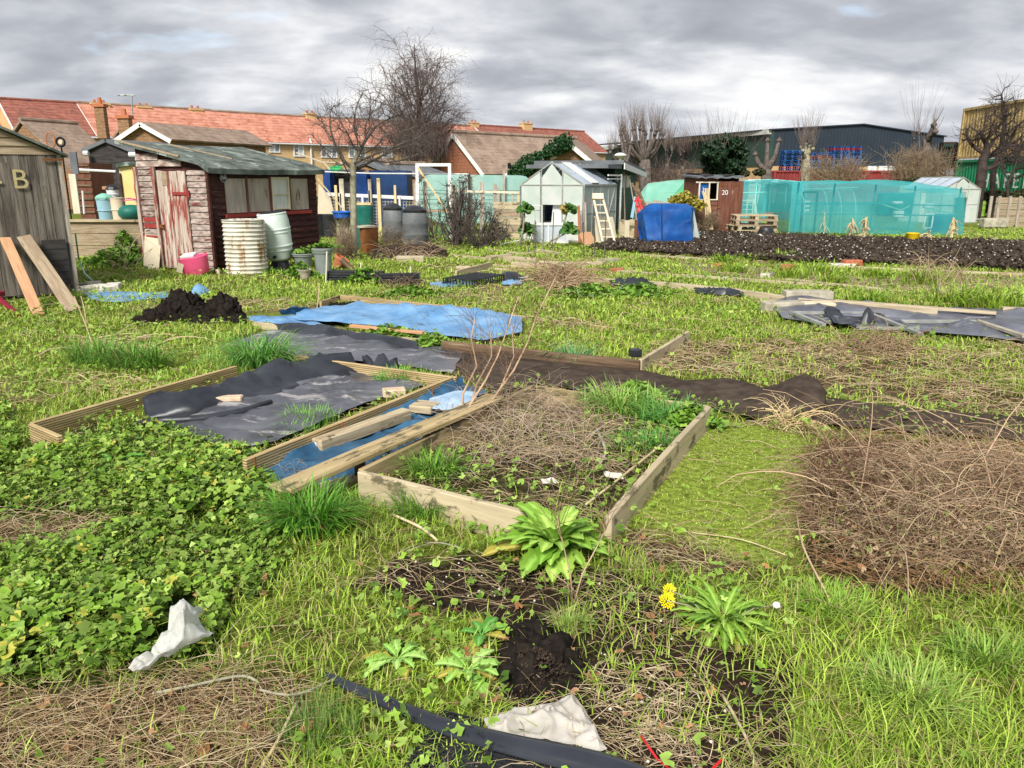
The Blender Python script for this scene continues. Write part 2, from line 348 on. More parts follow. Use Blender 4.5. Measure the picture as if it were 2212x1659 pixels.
W['ground'] = mat('ground_cover', (1,1,1), (.45,.42,.4), 26, .95, attr=True, bump=.8, bd=.03, spec=.1, detail=12, c_lo=.3, c_hi=.6)
W['soil'] = mat('dug_soil', (.03,.021,.015), (.085,.06,.042), 14, .95, bump=1, bd=.04, spec=.1, detail=12)
W['black_soil'] = mat('black_compost', (.009,.007,.006), (.028,.022,.017), 22, .95, bump=1, bd=.02, spec=.1, detail=12)
W['carpet'] = mat('brown_felt_carpet', (.045,.033,.025), (.085,.063,.048), 9, .95, bump=.7, bd=.01, spec=.1, detail=12, wear=(.18,.14,.1), wscale=16, wlo=.70, wst=(1,1,1))
W['moss_mat'] = mat('mossy_green_mat', (.22,.35,.035), (.34,.5,.08), 7, .95, bump=.7, bd=.012, spec=.1, detail=12, wear=(.12,.15,.03), wscale=18, wlo=.64)
W['fleece'] = mat('white_fleece', (.62,.57,.5), (.78,.74,.67), 6, .85, tl=.3, bump=.6, bd=.01, bscale=14, ridged=True, wear=(.14,.10,.06), wscale=9, wlo=.60)
W['white_net'] = mat('white_net', (.8,.8,.76), (.66,.66,.62), 30, .8, tl=.35, alpha=.93)
W['chrome_black'] = mat('glossy_black_edging', (.02,.022,.03), (.035,.038,.05), 3, .22, spec=.6)
# ---------------------------------------------------------------- ground
random.seed(4); rng = np.random.default_rng(4)
R_SOILPLOT = [(1270,541),(1330,523),(1380,521),(1511,506),(1810,517),(2212,527),(2700,540),(2700,612),(2212,588),(1911,574),(1732,572),(1554,561),(1450,554),(1317,546)]
R_LEAFY = [(-200,860),(0,870),(70,960),(120,925),(300,915),(430,950),(525,965),(600,1052),(570,1110),(600,1150),(630,1215),(560,1300),(500,1310),(460,1430),(300,1470),(0,1500),(-200,1500)]
R_STRAW_L = [(-200,1115),(0,1118),(160,1105),(240,1140),(190,1178),(0,1190),(-200,1200)]
R_STRAW_BL = [(-200,1490),(0,1490),(280,1480),(420,1450),(600,1460),(700,1540),(640,1620),(560,1800),(-200,1800)]
R_SOIL_C = [(745,1265),(870,1210),(1010,1190),(1090,1215),(1330,1230),(1430,1300),(1530,1395),(1720,1410),(1700,1800),(1010,1800),(1100,1560),(1090,1440),(1060,1350),(950,1330),(850,1290)]
R_TWIG_R = [(1745,990),(1800,950),(1900,945),(2000,955),(2212,965),(2600,980),(2600,1300),(2212,1290),(2050,1310),(1850,1290),(1740,1230),(1730,1100)]
R_MOSS = [(1531,905),(1690,935),(1740,950),(1752,1010),(1735,1110),(1728,1190),(1690,1225),(1560,1215),(1450,1150),(1360,1120),(1345,1110)]
R_STRAW_M = [(1420,740),(1560,742),(1700,735),(1900,768),(2212,742),(2700,740),(2700,905),(2212,905),(1900,870),(1790,850),(1700,832),(1430,805),(1390,785)]
R_STRIP_ST = [(1340,1145),(1450,1155),(1560,1215),(1660,1225),(1560,1260),(1400,1240),(1340,1190)]
R_BED2 = [(1150,835),(1250,850),(1530,880),(1325,1130),(1110,1140),(780,1045),(780,1015)]
R_STRAW_B2 = [(1010,850),(1140,835),(1300,880),(1330,950),(1290,1030),(1100,1020),(960,1000),(960,930)]
R_MUDDY = [(300,640),(560,640),(600,700),(480,740),(330,700)]
R_GRASS_R = [(1640,1290),(1850,1290),(2212,1300),(2700,1300),(2700,1800),(1720,1800),(1700,1500),(1560,1400)]
R_PALE = [(1440,560),(1600,575),(1900,600),(2050,590),(2212,600),(2212,625),(1900,632),(1755,612),(1500,590)]
C_SOIL, C_GRASS, C_STRAW, C_MOSS, C_LEAF = (.05,.034,.022), (.23,.29,.045), (.30,.225,.115), (.32,.43,.06), (.06,.11,.02)
def region_weights(U, V):
    d = {}
    for k, ps in dict(soil=[R_SOILPLOT, R_SOIL_C], leaf=[R_LEAFY], straw=[R_STRAW_L, R_STRAW_BL, R_STRAW_M, R_STRIP_ST], twig=[R_TWIG_R, R_STRAW_B2], moss=[R_MOSS], bed=[R_BED2], pale=[R_PALE]).items():
        m = np.zeros(len(U), bool)
        for p in ps: m |= inpoly(U, V, p)
        d[k] = m
    return d
def vnoise(x, y, s, seed=0):            # smooth value noise for arrays
    x = x*s + seed*17.3; y = y*s + seed*9.1; xi, yi = np.floor(x).astype(np.int64), np.floor(y).astype(np.int64); fx, fy = x-xi, y-yi
    fx, fy = fx*fx*(3-2*fx), fy*fy*(3-2*fy)
    h = lambda a, b: (((a*73856093) ^ (b*19349663) ^ (seed*83492791)) % 9973)/9973.0
    return (h(xi,yi)*(1-fx)+h(xi+1,yi)*fx)*(1-fy) + (h(xi,yi+1)*(1-fx)+h(xi+1,yi+1)*fx)*fy
def fnoise(x, y, s, seed=0): return (vnoise(x,y,s,seed)*.5 + vnoise(x,y,s*2.1,seed+1)*.3 + vnoise(x,y,s*4.3,seed+2)*.2)
rr = [0.0, .6]
while rr[-1] < 900: rr.append(rr[-1]*1.021 + .004)
rr = np.array(rr); th = np.concatenate([np.linspace(-48, 48, 330), np.linspace(52, 308, 60)])*pi/180
RR, TH = np.meshgrid(rr, th, indexing='ij'); gx, gy = (RR*np.sin(TH)).ravel(), (RR*np.cos(TH)).ravel()
near = np.exp(-(gx**2+gy**2)/900)
gzv = (fnoise(gx, gy, 1.3, 3)-.5)*.05*near
front = gy > .3
Ug, Vg = np.zeros(len(gx)), np.zeros(len(gx)); Ug[front], Vg[front] = proj(gx[front], gy[front]); Ug[~front] = -9999
jx = (vnoise(gx, gy, 5, 8)-.5)*40*np.clip(4/np.maximum(gy,.5),.1,1.5); jy = (vnoise(gx, gy, 5, 12)-.5)*30*np.clip(4/np.maximum(gy,.5),.05,1.2)
w = region_weights(Ug+jx, Vg+jy)
n1, n2 = fnoise(gx, gy, .9, 21), fnoise(gx, gy, 3.3, 31)
def lerp(a, b, t): return a*(1-t[:,None]) + b*t[:,None]
gc = np.tile(np.array(C_GRASS), (len(gx), 1))
gc = lerp(gc, np.array(C_STRAW), np.clip((n1-.62)*5, 0, .6)); gc = lerp(gc, np.array(C_SOIL), np.clip((n2-.64)*6, 0, .6))
for k, c in (('leaf', C_LEAF), ('straw', (.15,.105,.055)), ('soil', C_SOIL), ('twig', (.085,.065,.03)), ('moss', C_MOSS), ('bed', (.09,.08,.035)), ('pale', (.4,.33,.2))): gc[w[k]] = c
far = np.hypot(gx, gy) > 45; gc[far] = np.array((.09,.11,.04))
gzv[w['moss']] = .004; sp_ = inpoly(Ug, Vg, R_SOILPLOT); gzv[sp_] = (.05 + (vnoise(gx, gy, 9, 5)-.5)*.09)[sp_]
nr, nt_ = RR.shape; i, j = np.meshgrid(np.arange(nr-1), np.arange(nt_), indexing='ij'); i, j = i.ravel(), j.ravel(); j2 = (j+1) % nt_
gf = np.stack([i*nt_+j, i*nt_+j2, (i+1)*nt_+j2, (i+1)*nt_+j], 1)
g = npmesh('ground', np.stack([gx, gy, gzv], 1), gf, W['ground'], col=gc, smooth=True); tag(g, kind='structure')

# ---------------------------------------------------------------- buildings
W['yellow_brick'] = mat('yellow_stock_brick', (.58,.38,.17), (.74,.52,.27), 9, .9, (1,1,1), wear=(.3,.17,.07), wscale=30, wlo=.6, bands=(2,.09,.8,.2))
W['brown_brick'] = mat('brown_house_brick', (.22,.12,.06), (.36,.22,.12), 7, .9, (1,1,3), bands=(2,.18,.45,.2))
W['red_brickw'] = mat('red_house_brick', (.26,.10,.055), (.36,.15,.085), 7, .9, (1,1,3), bands=(2,.18,.55,.2))
W['tile_orange'] = mat('orange_roof_tile', (.46,.19,.125), (.62,.29,.20), 1.5, .85, (1,1,1), bands=(2,.27,.62,.3), bump=.3, wear=(.40,.13,.08), wscale=1.3, wlo=.55, rnd=.06)
W['tile_brown'] = mat('red_brown_roof_tile', (.24,.085,.06), (.36,.13,.09), 1.8, .85, (1,1,1), bands=(2,.24,.6,.3), bump=.3, wear=(.2,.08,.06), wscale=2, wlo=.52)
W['tile_grey'] = mat('grey_brown_roof_tile', (.25,.175,.13), (.36,.27,.205), 1.6, .9, (1,1,1), bands=(2,.18,.78,.3), wear=(.2,.15,.11), wscale=2, wlo=.56)
W['clad_green'] = mat('green_wall_cladding', (.028,.06,.045), (.034,.075,.055), 1, .6, bands=(0,.6,.75,.25))
W['clad_grey'] = mat('dark_blue_grey_cladding', (.028,.04,.055), (.035,.048,.065), 1, .55, bands=(0,.45,.62,.35))
W['beige_wall'] = mat('beige_wall', (.5,.33,.16), (.6,.42,.22), 1.5, .9, wear=(.38,.24,.12), wscale=2, wlo=.58)
W['fascia'] = mat('pale_fascia', (.45,.46,.44), (.55,.55,.5), 3, .7)
W['cont_yellow'] = mat('yellow_container_paint', (.42,.30,.12), (.52,.38,.17), 1.2, .65, wear=(.24,.15,.07), wscale=2.4, wlo=.64)
W['cont_green'] = mat('green_container_paint', (.01,.17,.07), (.015,.23,.10), 1.2, .6, wear=(.03,.09,.05), wscale=2, wlo=.64)
W['cont_red'] = mat('red_container_paint', (.19,.028,.025), (.26,.04,.035), 1.2, .65, wear=(.12,.03,.025), wscale=2, wlo=.62)
W['pallet_blue'] = mat('blue_pallet_paint', (.012,.07,.22), (.02,.11,.32), 3, .7, rnd=.35)
W['pallet_red'] = mat('red_pallet_paint', (.3,.02,.03), (.4,.04,.05), 3, .7)
W['ivy'] = mat('ivy_leaf', (1,1,1), None, attr=True, rough=.45, tl=.2)

def frame_of(A, B):
    A, B = Vector((A[0],A[1],0)), Vector((B[0],B[1],0)); x = (B-A).normalized(); y = Vector((-x.y, x.x, 0))
    return Matrix(((x.x,y.x,0,A.x),(x.y,y.y,0,A.y),(0,0,1,0),(0,0,0,1))), (B-A).length
def house(name, label, A, B, depth, eave, ridge, wallm, roofm, cat='house', wins=(), chim=(), group=None, over=.3, barge=True, gutter=True):
    M, L = frame_of(A, B); t = thing(name, label, cat, M.translation, group); hd = depth/2
    MB().prism([(0,0,-1),(0,0,eave),(0,hd,ridge-.12),(0,depth,eave),(0,depth,-1)], (L,0,0)).build('wall', wallm, t, M)
    r = MB(); sl = Vector((0, hd, ridge-eave)).normalized()*over
    for y0, s in ((0,1),(depth,-1)):
        e = Vector((0, y0 - s*sl.y, eave - sl.z)); a = Vector((0, hd, ridge))
        n = Vector((0, -s*(ridge-eave), hd)).normalized()*.12
        r.prism([e+Vector((-.15,0,0)), a+Vector((-.15,0,0)), a+n+Vector((-.15,0,0)), e+n+Vector((-.15,0,0))], (L+.3,0,0))
    rf = r.build('roof', roofm, t, M)
    MB().tube([(-.15,hd,ridge+.16),(L+.15,hd,ridge+.16)], .13, 8).build('ridge_tiles', W['tile_brown'] if roofm is W['tile_brown'] else W['tile_grey'], rf, M)
    if gutter: MB().tube([(0,-over,eave-sl.z-.02),(L,-over,eave-sl.z-.02)], .07, 6).build('gutter', W['white'], rf, M)
    if barge:
        for xx in (-.18, L+.15):
            b = MB()
            for y0, s in ((0,1),(depth,-1)): b.beam((xx, y0-s*sl.y, eave-sl.z), (xx, hd, ridge), .05, .2)
            b.build('bargeboard', W['white_wood'], rf, M)
    Mi = M.inverted()
    for (u1, v1, u2, v2, n) in wins:
        a = Mi @ OP(u1, v1, A, B); b = Mi @ OP(u2, v2, A, B); make_window(a.x, b.x, b.z, a.z, n, M, t)
    for (u, v, wd, dp, rise) in chim:           # chimney at pixel u, top v
        q = Mi @ OP(u, v, (M @ Vector((0,hd,0))), (M @ Vector((L,hd,0))))
        c = MB().box((q.x, hd, (ridge-.6+q.z)/2), (wd, dp, q.z-ridge+.6)).box((q.x, hd, q.z), (wd+.12, dp+.12, .12)).build('chimney', wallm, rf, M)
        for dx in (-wd/4, wd/4): MB().lathe([(.13,0),(.1,.05),(.11,.28),(.09,.3)], (q.x+dx, hd, q.z+.06), 10).build('chimney_pot', W['terra'], c, M)
    return t, M, L
def make_window(x0, x1, z0, z1, n, M, t, fm=None, y=0):
    fm = fm or W['pvc']; f = MB(); wd = x1-x0; b = .11
    for (cx, cz, sx, sz) in (((x0+x1)/2, z0+b/2, wd, b), ((x0+x1)/2, z1-b/2, wd, b), (x0+b/2, (z0+z1)/2, b, z1-z0-2*b), (x1-b/2, (z0+z1)/2, b, z1-z0-2*b)): f.box((cx, y-.03, cz), (sx, .1, sz))
    for k in range(1, n): f.box((x0+wd*k/n, y-.03, (z0+z1)/2), (b, .1, z1-z0-2*b))
    f.box((x0+wd*.5/n, y-.03, z1-.35*(z1-z0)), (wd/n-b, .09, b*.8))
    fo = f.build('window', fm, t, M); pa = MB(); cu = MB()
    pa.box(((x0+x1)/2, y-.012, (z0+z1)/2), (wd-2*b, .02, z1-z0-2*b)); pa.build('pane', W['pane'], fo, M)
    for k in range(n):
        if (k + int(x0*7)) % 2: MB().box((x0+wd*(k+.5)/n, y-.026, (z0+z1)/2+.02), (wd/n-b-.03, .006, z1-z0-2*b-.1)).build('net_curtain', W['curtain'], fo, M)
    return fo
A0, B0 = G(45, 287, 5), G(1023, 320.6, 5)
dr = (B0-A0).normalized()
def on_row(U): return OP(U, 300, A0, B0)
def rowhouse(label, u0, u1, roofm, wins, chim, dz=0):
    a, b = on_row(u0), on_row(u1)
    return house('terraced_house', label, a, b, 8, 5.0+dz, 7.55+dz, W['yellow_brick'], roofm, wins=wins, chim=chim, group='terraced houses along the back')
rowhouse('left end block of the brick terrace with a red brown tiled roof', 40, 212, W['tile_brown'], [(103,292,134,314,3),(147,292,161,324,2),(62,291,78,308,2)], [(214,225,1.4,1.0,.8)])
rowhouse('orange roofed terrace block rising directly behind the weathered red shed', 212.5, 497, W['tile_orange'], [(235,298,258,318,2),(330,300,355,322,2)], [(309,232,1.1,.8,.8),(421,237,1.1,.8,.8)], .04)
rowhouse('orange roofed terrace block with white windows, left of the big bare tree', 497.5, 796, W['tile_orange'], [(510,305,545,318,2),(580,308,605,330,2),(632.6,311.5,657,338.5,2),(691.7,313,728.5,341,3),(752,315,790,342,3)], [(669,246.5,1.1,.8,.8)])
rowhouse('orange roofed terrace block behind the big bare tree', 796.5, 1072, W['tile_orange'], [(824,320,847,342,2),(930.5,322,963,348,2),(988.6,322.5,1014,350,2)], [(1023,265.5,1.1,.8,.8)], .03)
rowhouse('right end block of the terrace with a darker red roof ending in a gable', 1072.5, 1309, W['tile_brown'], [], [(1136,267,1.5,.9,.8)], .15)
house('brick_house', 'orange brick house end cut off by the left edge of the photo', P(-80,290,60), P(24,290,66), 8, 5.6, 8.3, W['yellow_brick'], W['tile_orange'], gutter=False)
# drain pipe on the terrace
q = on_row(671); t = thing('drain_pipe', 'white drainpipe running down the terrace wall between two white windows', 'drainpipe', (q.x, q.y-.2, 0))
MB().tube([(q.x, q.y-.15, 0), (q.x, q.y-.15, 5.4)], .09, 6).build('pipe', W['white'], t); MB().box((q.x, q.y-.15, 5.0), (.3,.2,.25)).build('hopper', W['white'], t)

def gable_block(name, label, apx, lf, rt, Y, d, wallm, roofm, ybase=-.5, cat='house', over=.25, barge=True):
    a, l, r = P(*apx, Y), P(*lf, Y), P(*rt, Y); d = Vector(d); t = thing(name, label, cat, ((l.x+r.x)/2, Y, 0))
    MB().prism([(l.x, Y, ybase), (r.x, Y, ybase), tuple(r), tuple(a), tuple(l)], d).build('wall', wallm, t)
    m = MB(); b = MB(); fw = -d.normalized()*over
    for e in (l, r):
        s = (e-a).normalized(); n = Vector((0,0,1)) - s*s.z; n.normalize(); e2 = e + s*over
        p0 = a + fw + n*.02; p1 = e2 + fw + n*.02
        m.prism([p0, p1, p1+n*.1, p0+n*.1], d - fw*2)
        b.beam(p0 + fw*.12 - n*.04, p1 + fw*.12 - n*.04, .05, .2, up=n)
    rf = m.build('roof', roofm, t)
    if barge: b.build('bargeboard', W['white_wood'], rf)
    return t, rf
# left hand bungalows
t, rf = gable_block('bungalow', 'brick gable with white bargeboards peeping over the red shed roof', (311,268), (251,309), (368,300), 40, (2.5,7,0), W['brown_brick'], W['tile_grey'])
house('bungalow', 'low house with a plain brown roof and tall brick chimney behind the black shed', P(158,350,44), P(266,350,47), 7, 2.0, 4.65, W['brown_brick'], W['tile_grey'], chim=(), barge=False, gutter=False)
house('bungalow', 'long pinkish brown bungalow roof running behind the mossy shed roof', P(340,340,46), P(487,340,50), 6, 2.2, 4.4, W['brown_brick'], W['tile_grey'], barge=False, gutter=False)
def chimney(u0, u1, v0, v1, Y, label):
    a, b = P(u0, v0, Y), P(u1, v1, Y); w_ = b.x-a.x
    t = thing('brick_chimney', label, 'chimney', ((a.x+b.x)/2, Y, 0)); cx = (a.x+b.x)/2
    MB().box((cx, Y, b.z/2+.1+a.z/2-.1), (w_, w_*.8, a.z-b.z+1)).build('stack', W['brown_brick'], t); MB().box((cx, Y, a.z+.52), (w_+.15, w_*.8+.15, .16)).build('cap', W['terra'], t)
    MB().lathe([(.14,0),(.11,.3),(.1,.34)], (cx, Y, a.z+.6), 10).build('chimney_pot', W['terra'], t)
chimney(209, 232, 250, 279, 45, 'stout brick chimney left of the smaller one above the black shed')
chimney(260, 285, 276, 292, 42, 'short square brick chimney left of the white gable')
# right hand bungalow: cross wing + front gable
A1, B1 = P(1043,375,44), P(1300,370,51)
house('bungalow', 'brown tiled bungalow with a red brick gable end behind the aqua netting', A1, B1, 4.6, 2.0, 4.0, W['red_brickw'], W['tile_grey'], barge=True, gutter=False)
t, rf = gable_block('bungalow', 'brick gable with white bargeboards half covered in ivy', (1218,300), (1100,376), (1287,357), 41, (1.2,5,0), W['brown_brick'], W['tile_grey'])
a = P(1202, 344, 40.95); MB().beam(P(1197,344,40.9), P(1188,322,40.9)+Vector((0,0,.0)), .35, .04, up=(0,-1,0)).build('pale_panel', W['cream_wood'], t)
MB().tube([P(1100+.0,364,39.9), P(1100,352,39.9)], .08, 8).build('vent_pipe', W['dark'], t)

# warehouse
CW = P(1658, 355, 82); EW = P(1302, 355, 126); RW = P(2032, 355, 90.5)
tw = thing('warehouse', 'huge green and dark grey metal clad warehouse filling the skyline right of centre', 'warehouse', (CW.x, CW.y, 0))
M2, L2 = frame_of(EW, CW)
MB().box((L2/2, .3, 4.6), (L2, .4, 3.4)).build('green_cladding', W['clad_green'], tw, M2)
MB().box((L2/2, .32, 1.0), (L2-.02, .3, 3.9)).build('brick_plinth', W['beige_wall'], tw, M2)
MB().box((L2/2, -.05, 6.25), (L2, .5, .5)).build('fascia', W['fascia'], tw, M2)
M3, L3 = frame_of(CW, RW); h3 = 6.35; a3 = 7.15
MB().prism([(0,0,2.95),(L3,0,2.95),(L3,0,h3-.2),(L3/2,0,a3),(0,0,h3)], (0,.4,0)).build('grey_cladding', W['clad_grey'], tw, M3)
MB().box((L3/2, .2, .95), (L3-.05, .35, 3.98)).build('lower_wall', W['beige_wall'], tw, M3)
MB().prism([(-.2,-.2,h3+.02),(L3/2,-.2,a3+.02),(L3+.2,-.2,h3-.18),(L3+.2,-.2,h3-.06),(L3/2,-.2,a3+.14),(-.2,-.2,h3+.14)], (0,40,0)).build('roof', W['clad_grey'], tw, M3)
for u in (1990, 2012, 2032):
    pass
for k, u in enumerate((1880, 1903, 1925)):
    q = OP(u, 366, CW, RW); MB().box((q.x, q.y-.3, q.z), (.9,.3,.7)).build('extractor_box', W['white'], tw)
q = P(1634, 389, 58); t = thing('flat_roof_hut', 'low white flat roof showing just above the teal net tunnel', 'hut', (q.x, 58, 0))
MB().box((q.x, 58, .7), (1.9,3,1.4)).build('wall', W['cream_wood'], t); MB().box((q.x, 58, 1.52), (2.1,3.2,.2)).build('roof', W['white'], t)

def container(label, M, L, H, m, group=None, txt=None):
    t = thing('shipping_container', label, 'container', M.translation, group); b = MB(); D = 2.4; n = int(L/.28); pr = .045
    vs, fs = [], []
    for side, yy, s in ((0, 0, -1), (1, D, 1)):
        base = len(vs); seq = []
        for k in range(n):
            x = .12 + (L-.24)*k/n; dx = (L-.24)/n
            for f_, y_ in ((0,0),(.3,0),(.5,1),(.8,1)): seq.append((x+dx*f_, yy - s*y_*pr))
        seq.append((L-.12, yy))
        for (x, y) in seq: vs += [(x, y, .15), (x, y, H-.12)]
        for k in range(len(seq)-1): fs.append((base+2*k, base+2*k+2, base+2*k+3, base+2*k+1))
    b.add(vs, fs); b.box((L/2, D/2, H-.08), (L-.1, D-.1, .04)).box((.08, D/2, H/2), (.06, D-.2, H-.3)).box((L-.08, D/2, H/2), (.06, D-.2, H-.3))
    b.build('side_panels', m, t, M); f = MB()
    for x in (.06, L-.06):
        for y in (.0, D): f.box((x, y, H/2), (.14, .14, H-.002))
    for z in (.08, H-.06):
        for y in (0, D): f.box((L/2, y, z), (L-.26, .12, .13))
    f.build('frame', m, t, M); return t
def frame_dir(p, xd):
    x = Vector(xd).normalized(); y = Vector((-x.y, x.x, 0)); return Matrix(((x.x,y.x,0,p[0]),(x.y,y.y,0,p[1]),(0,0,1,p[2]),(0,0,0,1)))
# stacked pair: long side faces the camera's left, running towards it
pc = P(2069, 345, 44); XD = (-.02, -1, 0)
Mg = frame_dir((pc.x, 44, 0), XD); Mg2 = frame_dir((pc.x+.05, 44.1, 2.66), XD)
tg = container('green container with big white letters under the yellow one', Mg, 12, 2.6, W['cont_green'], 'stacked containers at the right edge')
ty = container('yellow container with vertical dark lettering stacked on the green one', Mg2, 12, 2.6, W['cont_yellow'], 'stacked containers at the right edge')
W['ink'] = mat('dark_lettering', (.03,.025,.02), None); W['white_ink'] = mat('white_lettering', (.75,.76,.72), None)
Fa, Fb = (pc.x-.1, 44), (pc.x-.1-.2, 34)
for col_, u_, v_, s_, ls_ in (('SHIPPING CO', 2108, 296, .30, .88), ('UIC IAEFACTIA', 2098, 297, .26, .9)):
    text('\n'.join(col_), 'lettering', OP(u_, v_, Fa, Fb), (-.02,-1,0), (-.0,.16,1), s_, W['ink'], ty, ls=ls_)
text('H A F E N', 'lettering', OP(2172, 392, Fa, Fb), (-.02,-1,0), (0,0,1), 1.0, W['white_ink'], tg, .004)
# rusty red row
yr = 60
for k, (u0_, u1_, lb) in enumerate(((1672,1729,'leftmost red container, narrow end towards the allotments'), (1733,1871,'middle red container under the blue pallet stacks'), (1873,1947,'right hand red container partly behind bare scrub'))):
    a, b = P(u0_, 370, yr), P(u1_, 370, yr); container(lb, frame_dir((a.x, yr, 0), (1,0,0)), b.x-a.x, 2.25, W['cont_red'], 'red containers below the warehouse')
# pallets
def pallet_mesh(name, m, parent_t, M0, tiny=True):
    b = MB()
    for y in (-.36, -.18, 0, .18, .36): b.box((0, y*1.3, .131), (1.2, .11, .022))
    for y in (-.47, 0, .47): b.box((0, y, .011), (1.2, .1, .022))
    for x in (-.53, 0, .53):
        b.box((x, 0, .109), (.1, 1.04, .02))
        for y in (-.47, 0, .47): b.box((x, y, .06), (.1, .1, .077))
    return b
pm = pallet_mesh('pallet', None, None, None)
def pallet_stack(u, v0, v1, Y, z0, lab, mats, grp, wd=1.0):
    q = P(u, v0, Y); top = q.z; n = max(2, int(round((top-z0)/.146)))
    for k in range(n):
        key = 'pallet_red' if (k*5+int(u)*3) % 11 == 0 or (u > 1800 and k == n-2) else 'pallet_blue'
        if key not in PR:
            PR[key] = pm.build('pallet', W[key], None, Matrix.Identity(4)); o = PR[key]; fresh = True
        else: o = PR[key].copy(); COL.link(o); fresh = False
        o.matrix_basis = Matrix.Translation((q.x+random.uniform(-.05,.05), Y+random.uniform(-.05,.05), z0+.146*k)) @ Matrix.Rotation(random.uniform(-.04,.04), 4, 'Z')
        tag(o, ('bottom','second','third','fourth','fifth','sixth','seventh','eighth','ninth','tenth','eleventh','twelfth','thirteenth')[k] + ' pallet up ' + lab, 'pallet', grp)
PR = {}
mb_ = ['pallet_blue']*6+['pallet_red']
for (u, v0, lab) in ((1707,325,'in the leftmost blue stack behind the pollard stump'), (1750,327,'in the second blue stack from the left'), (1783,327,'in the third blue stack from the left'), (1813,318,'in the tall blue stack second from the right'), (1839,314.5,'in the rightmost and tallest blue stack')):
    pallet_stack(u, v0, 366, yr+1.1, 2.26, lab, mb_, 'pallets stacked ' + lab)
# aerials, lamp and steel rack
t = thing('tv_aerial', 'tall thin television aerial on the terrace ridge', 'aerial', P(284,290,62)); a = P(284.5,206,62); b = P(286,250,62)
MB().tube([a, b], .05, 5).build('mast', W['alu'], t); MB().tube([a+Vector((-1,0,.0)), a+Vector((.2,0,0))], .05, 5).tube([a+Vector((-.9,-.3,0)), a+Vector((-.9,.3,0))], .03, 4).tube([a+Vector((-.4,-.3,0)), a+Vector((-.4,.3,0))], .03, 4).build('boom', W['alu'], t)
q = P(1340,336,36); t = thing('street_lamp', 'small white post lamp beyond the dark green hut', 'lamp', (q.x,36,0))
MB().tube([(q.x,36,0),(q.x,36,q.z)], .07, 8).build('post', W['fascia'], t); MB().lathe([(.1,-.1),(.28,0),(.2,.08),(.05,.12)], (q.x,36,q.z), 12).build('lamp_head', W['white'], t)
t = thing('steel_rack', 'dark steel framework standing left of the stacked containers', 'rack', P(2045,395,46)); b = MB()
for u in (2034, 2066):
    b.beam(P(u,308,46), P(u-2,400,46), .16, .16, up=(0,1,0))
b.build('upright', W['dark'], t); c = MB()
for v in (309, 327, 347, 362): c.beam(P(2034,v,46), P(2067,v,46), .12, .12)
c.build('crossbar', W['bark_dark'], t)
MB().quad(P(2035,310,46.3), P(2066,310,46.3), P(2066,362,46.3), P(2035,362,46.3)).prism([P(2036,311,46.4), P(2065,311,46.4), P(2065,361,46.4), P(2036,361,46.4)], (0,.05,0)).build('mesh_panel', W['clad_green'], t)
# ring ornaments at the left terrace
for (u, v, r, lab) in ((131,307,8.5,'round dark wreath with a pale disc on a pole by the left houses'),):
    q = P(u, v, 30); t = thing('garden_wreath', lab, 'ornament', (q.x,30,0)); s = r*30/FPX
    MB().tube([q+Vector((cos(a)*s,0,sin(a)*s)) for a in np.linspace(0,2*pi,25)], s*.25, 6).build('ring', W['dark'], t)
    MB().lathe([(s*.55,-.03),(s*.6,0),(s*.5,.03)], M=Matrix.Translation(q) @ Matrix.Rotation(pi/2,4,'X')).build('disc', W['cream_pl'], t); MB().tube([(q.x,30,0),(q.x,30,q.z-s)], .03, 5).build('pole', W['dark'], t)
q = P(109,303,30); t = thing('garden_wreath', 'thin open ring on a pole left of the dark wreath', 'ornament', (q.x,30,0))
MB().tube([q+Vector((cos(a)*.16,0,sin(a)*.27)) for a in np.linspace(0,2*pi,25)], .025, 5).build('ring', W['terra'], t); MB().tube([(q.x,30,0),(q.x,30,q.z-.25)], .03, 5).build('pole', W['dark'], t)
# ---------------------------------------------------------------- weathered grey shed at the left edge
random.seed(11)
c = G(168, 634); dirw = Vector((cos(rad(40)), sin(rad(40)), 0)); wl_ = c - dirw*2.25
Ms, Ls = frame_of(wl_, c); t = thing('garden_shed', 'weathered grey board shed marked B at the left edge', 'shed', Ms.translation)
ez, az = 1.93, 2.47
MB().prism([(.02,.03,0),(Ls-.02,.03,0),(Ls-.02,.03,ez),(Ls/2,.03,az-.04),(.02,.03,ez)], (0,1.9,0)).build('wall', W['grey_board'], t, Ms)
bd_ = MB(); x = 0
while x < Ls-.01:                      # vertical boards
    w_ = min(random.uniform(.1,.15), Ls-x)
    if not (.62 < x+w_/2 < 1.5): bd_.box((x+w_/2, random.uniform(-.004,.006), ez/2+.01), (w_-.006, .03, ez-.02))
    x += w_
bd_.build('cladding', W['grey_board'], t, Ms); dm = MB(); x = .62
while x < 1.5: w_ = .146; dm.box((x+w_/2, random.uniform(-.012,-.004), .93), (w_-.005, .03, 1.78)); x += w_
door = dm.build('door', W['grey_board'], t, Ms)
gb = MB(); z = ez
for k in range(5):                     # horizontal boards in the gable
    z0, z1 = ez + k*.11, ez + (k+1)*.11+.01; f0, f1 = (az-z0)/(az-ez)*Ls/2, max(.0,(az-z1)/(az-ez)*Ls/2)
    gb.prism([(Ls/2-f0,-.03,z0),(Ls/2+f0,-.03,z0),(Ls/2+f1,-.008,z1),(Ls/2-f1,-.008,z1)], (0,.03,0))
gb.build('gable_boards', W['grey_plank'], t, Ms)
MB().box((Ls+.0, .02, .98), (.05,.07,1.92)).build('corner_post', W['fence_grey'], t, Ms)
r = MB()
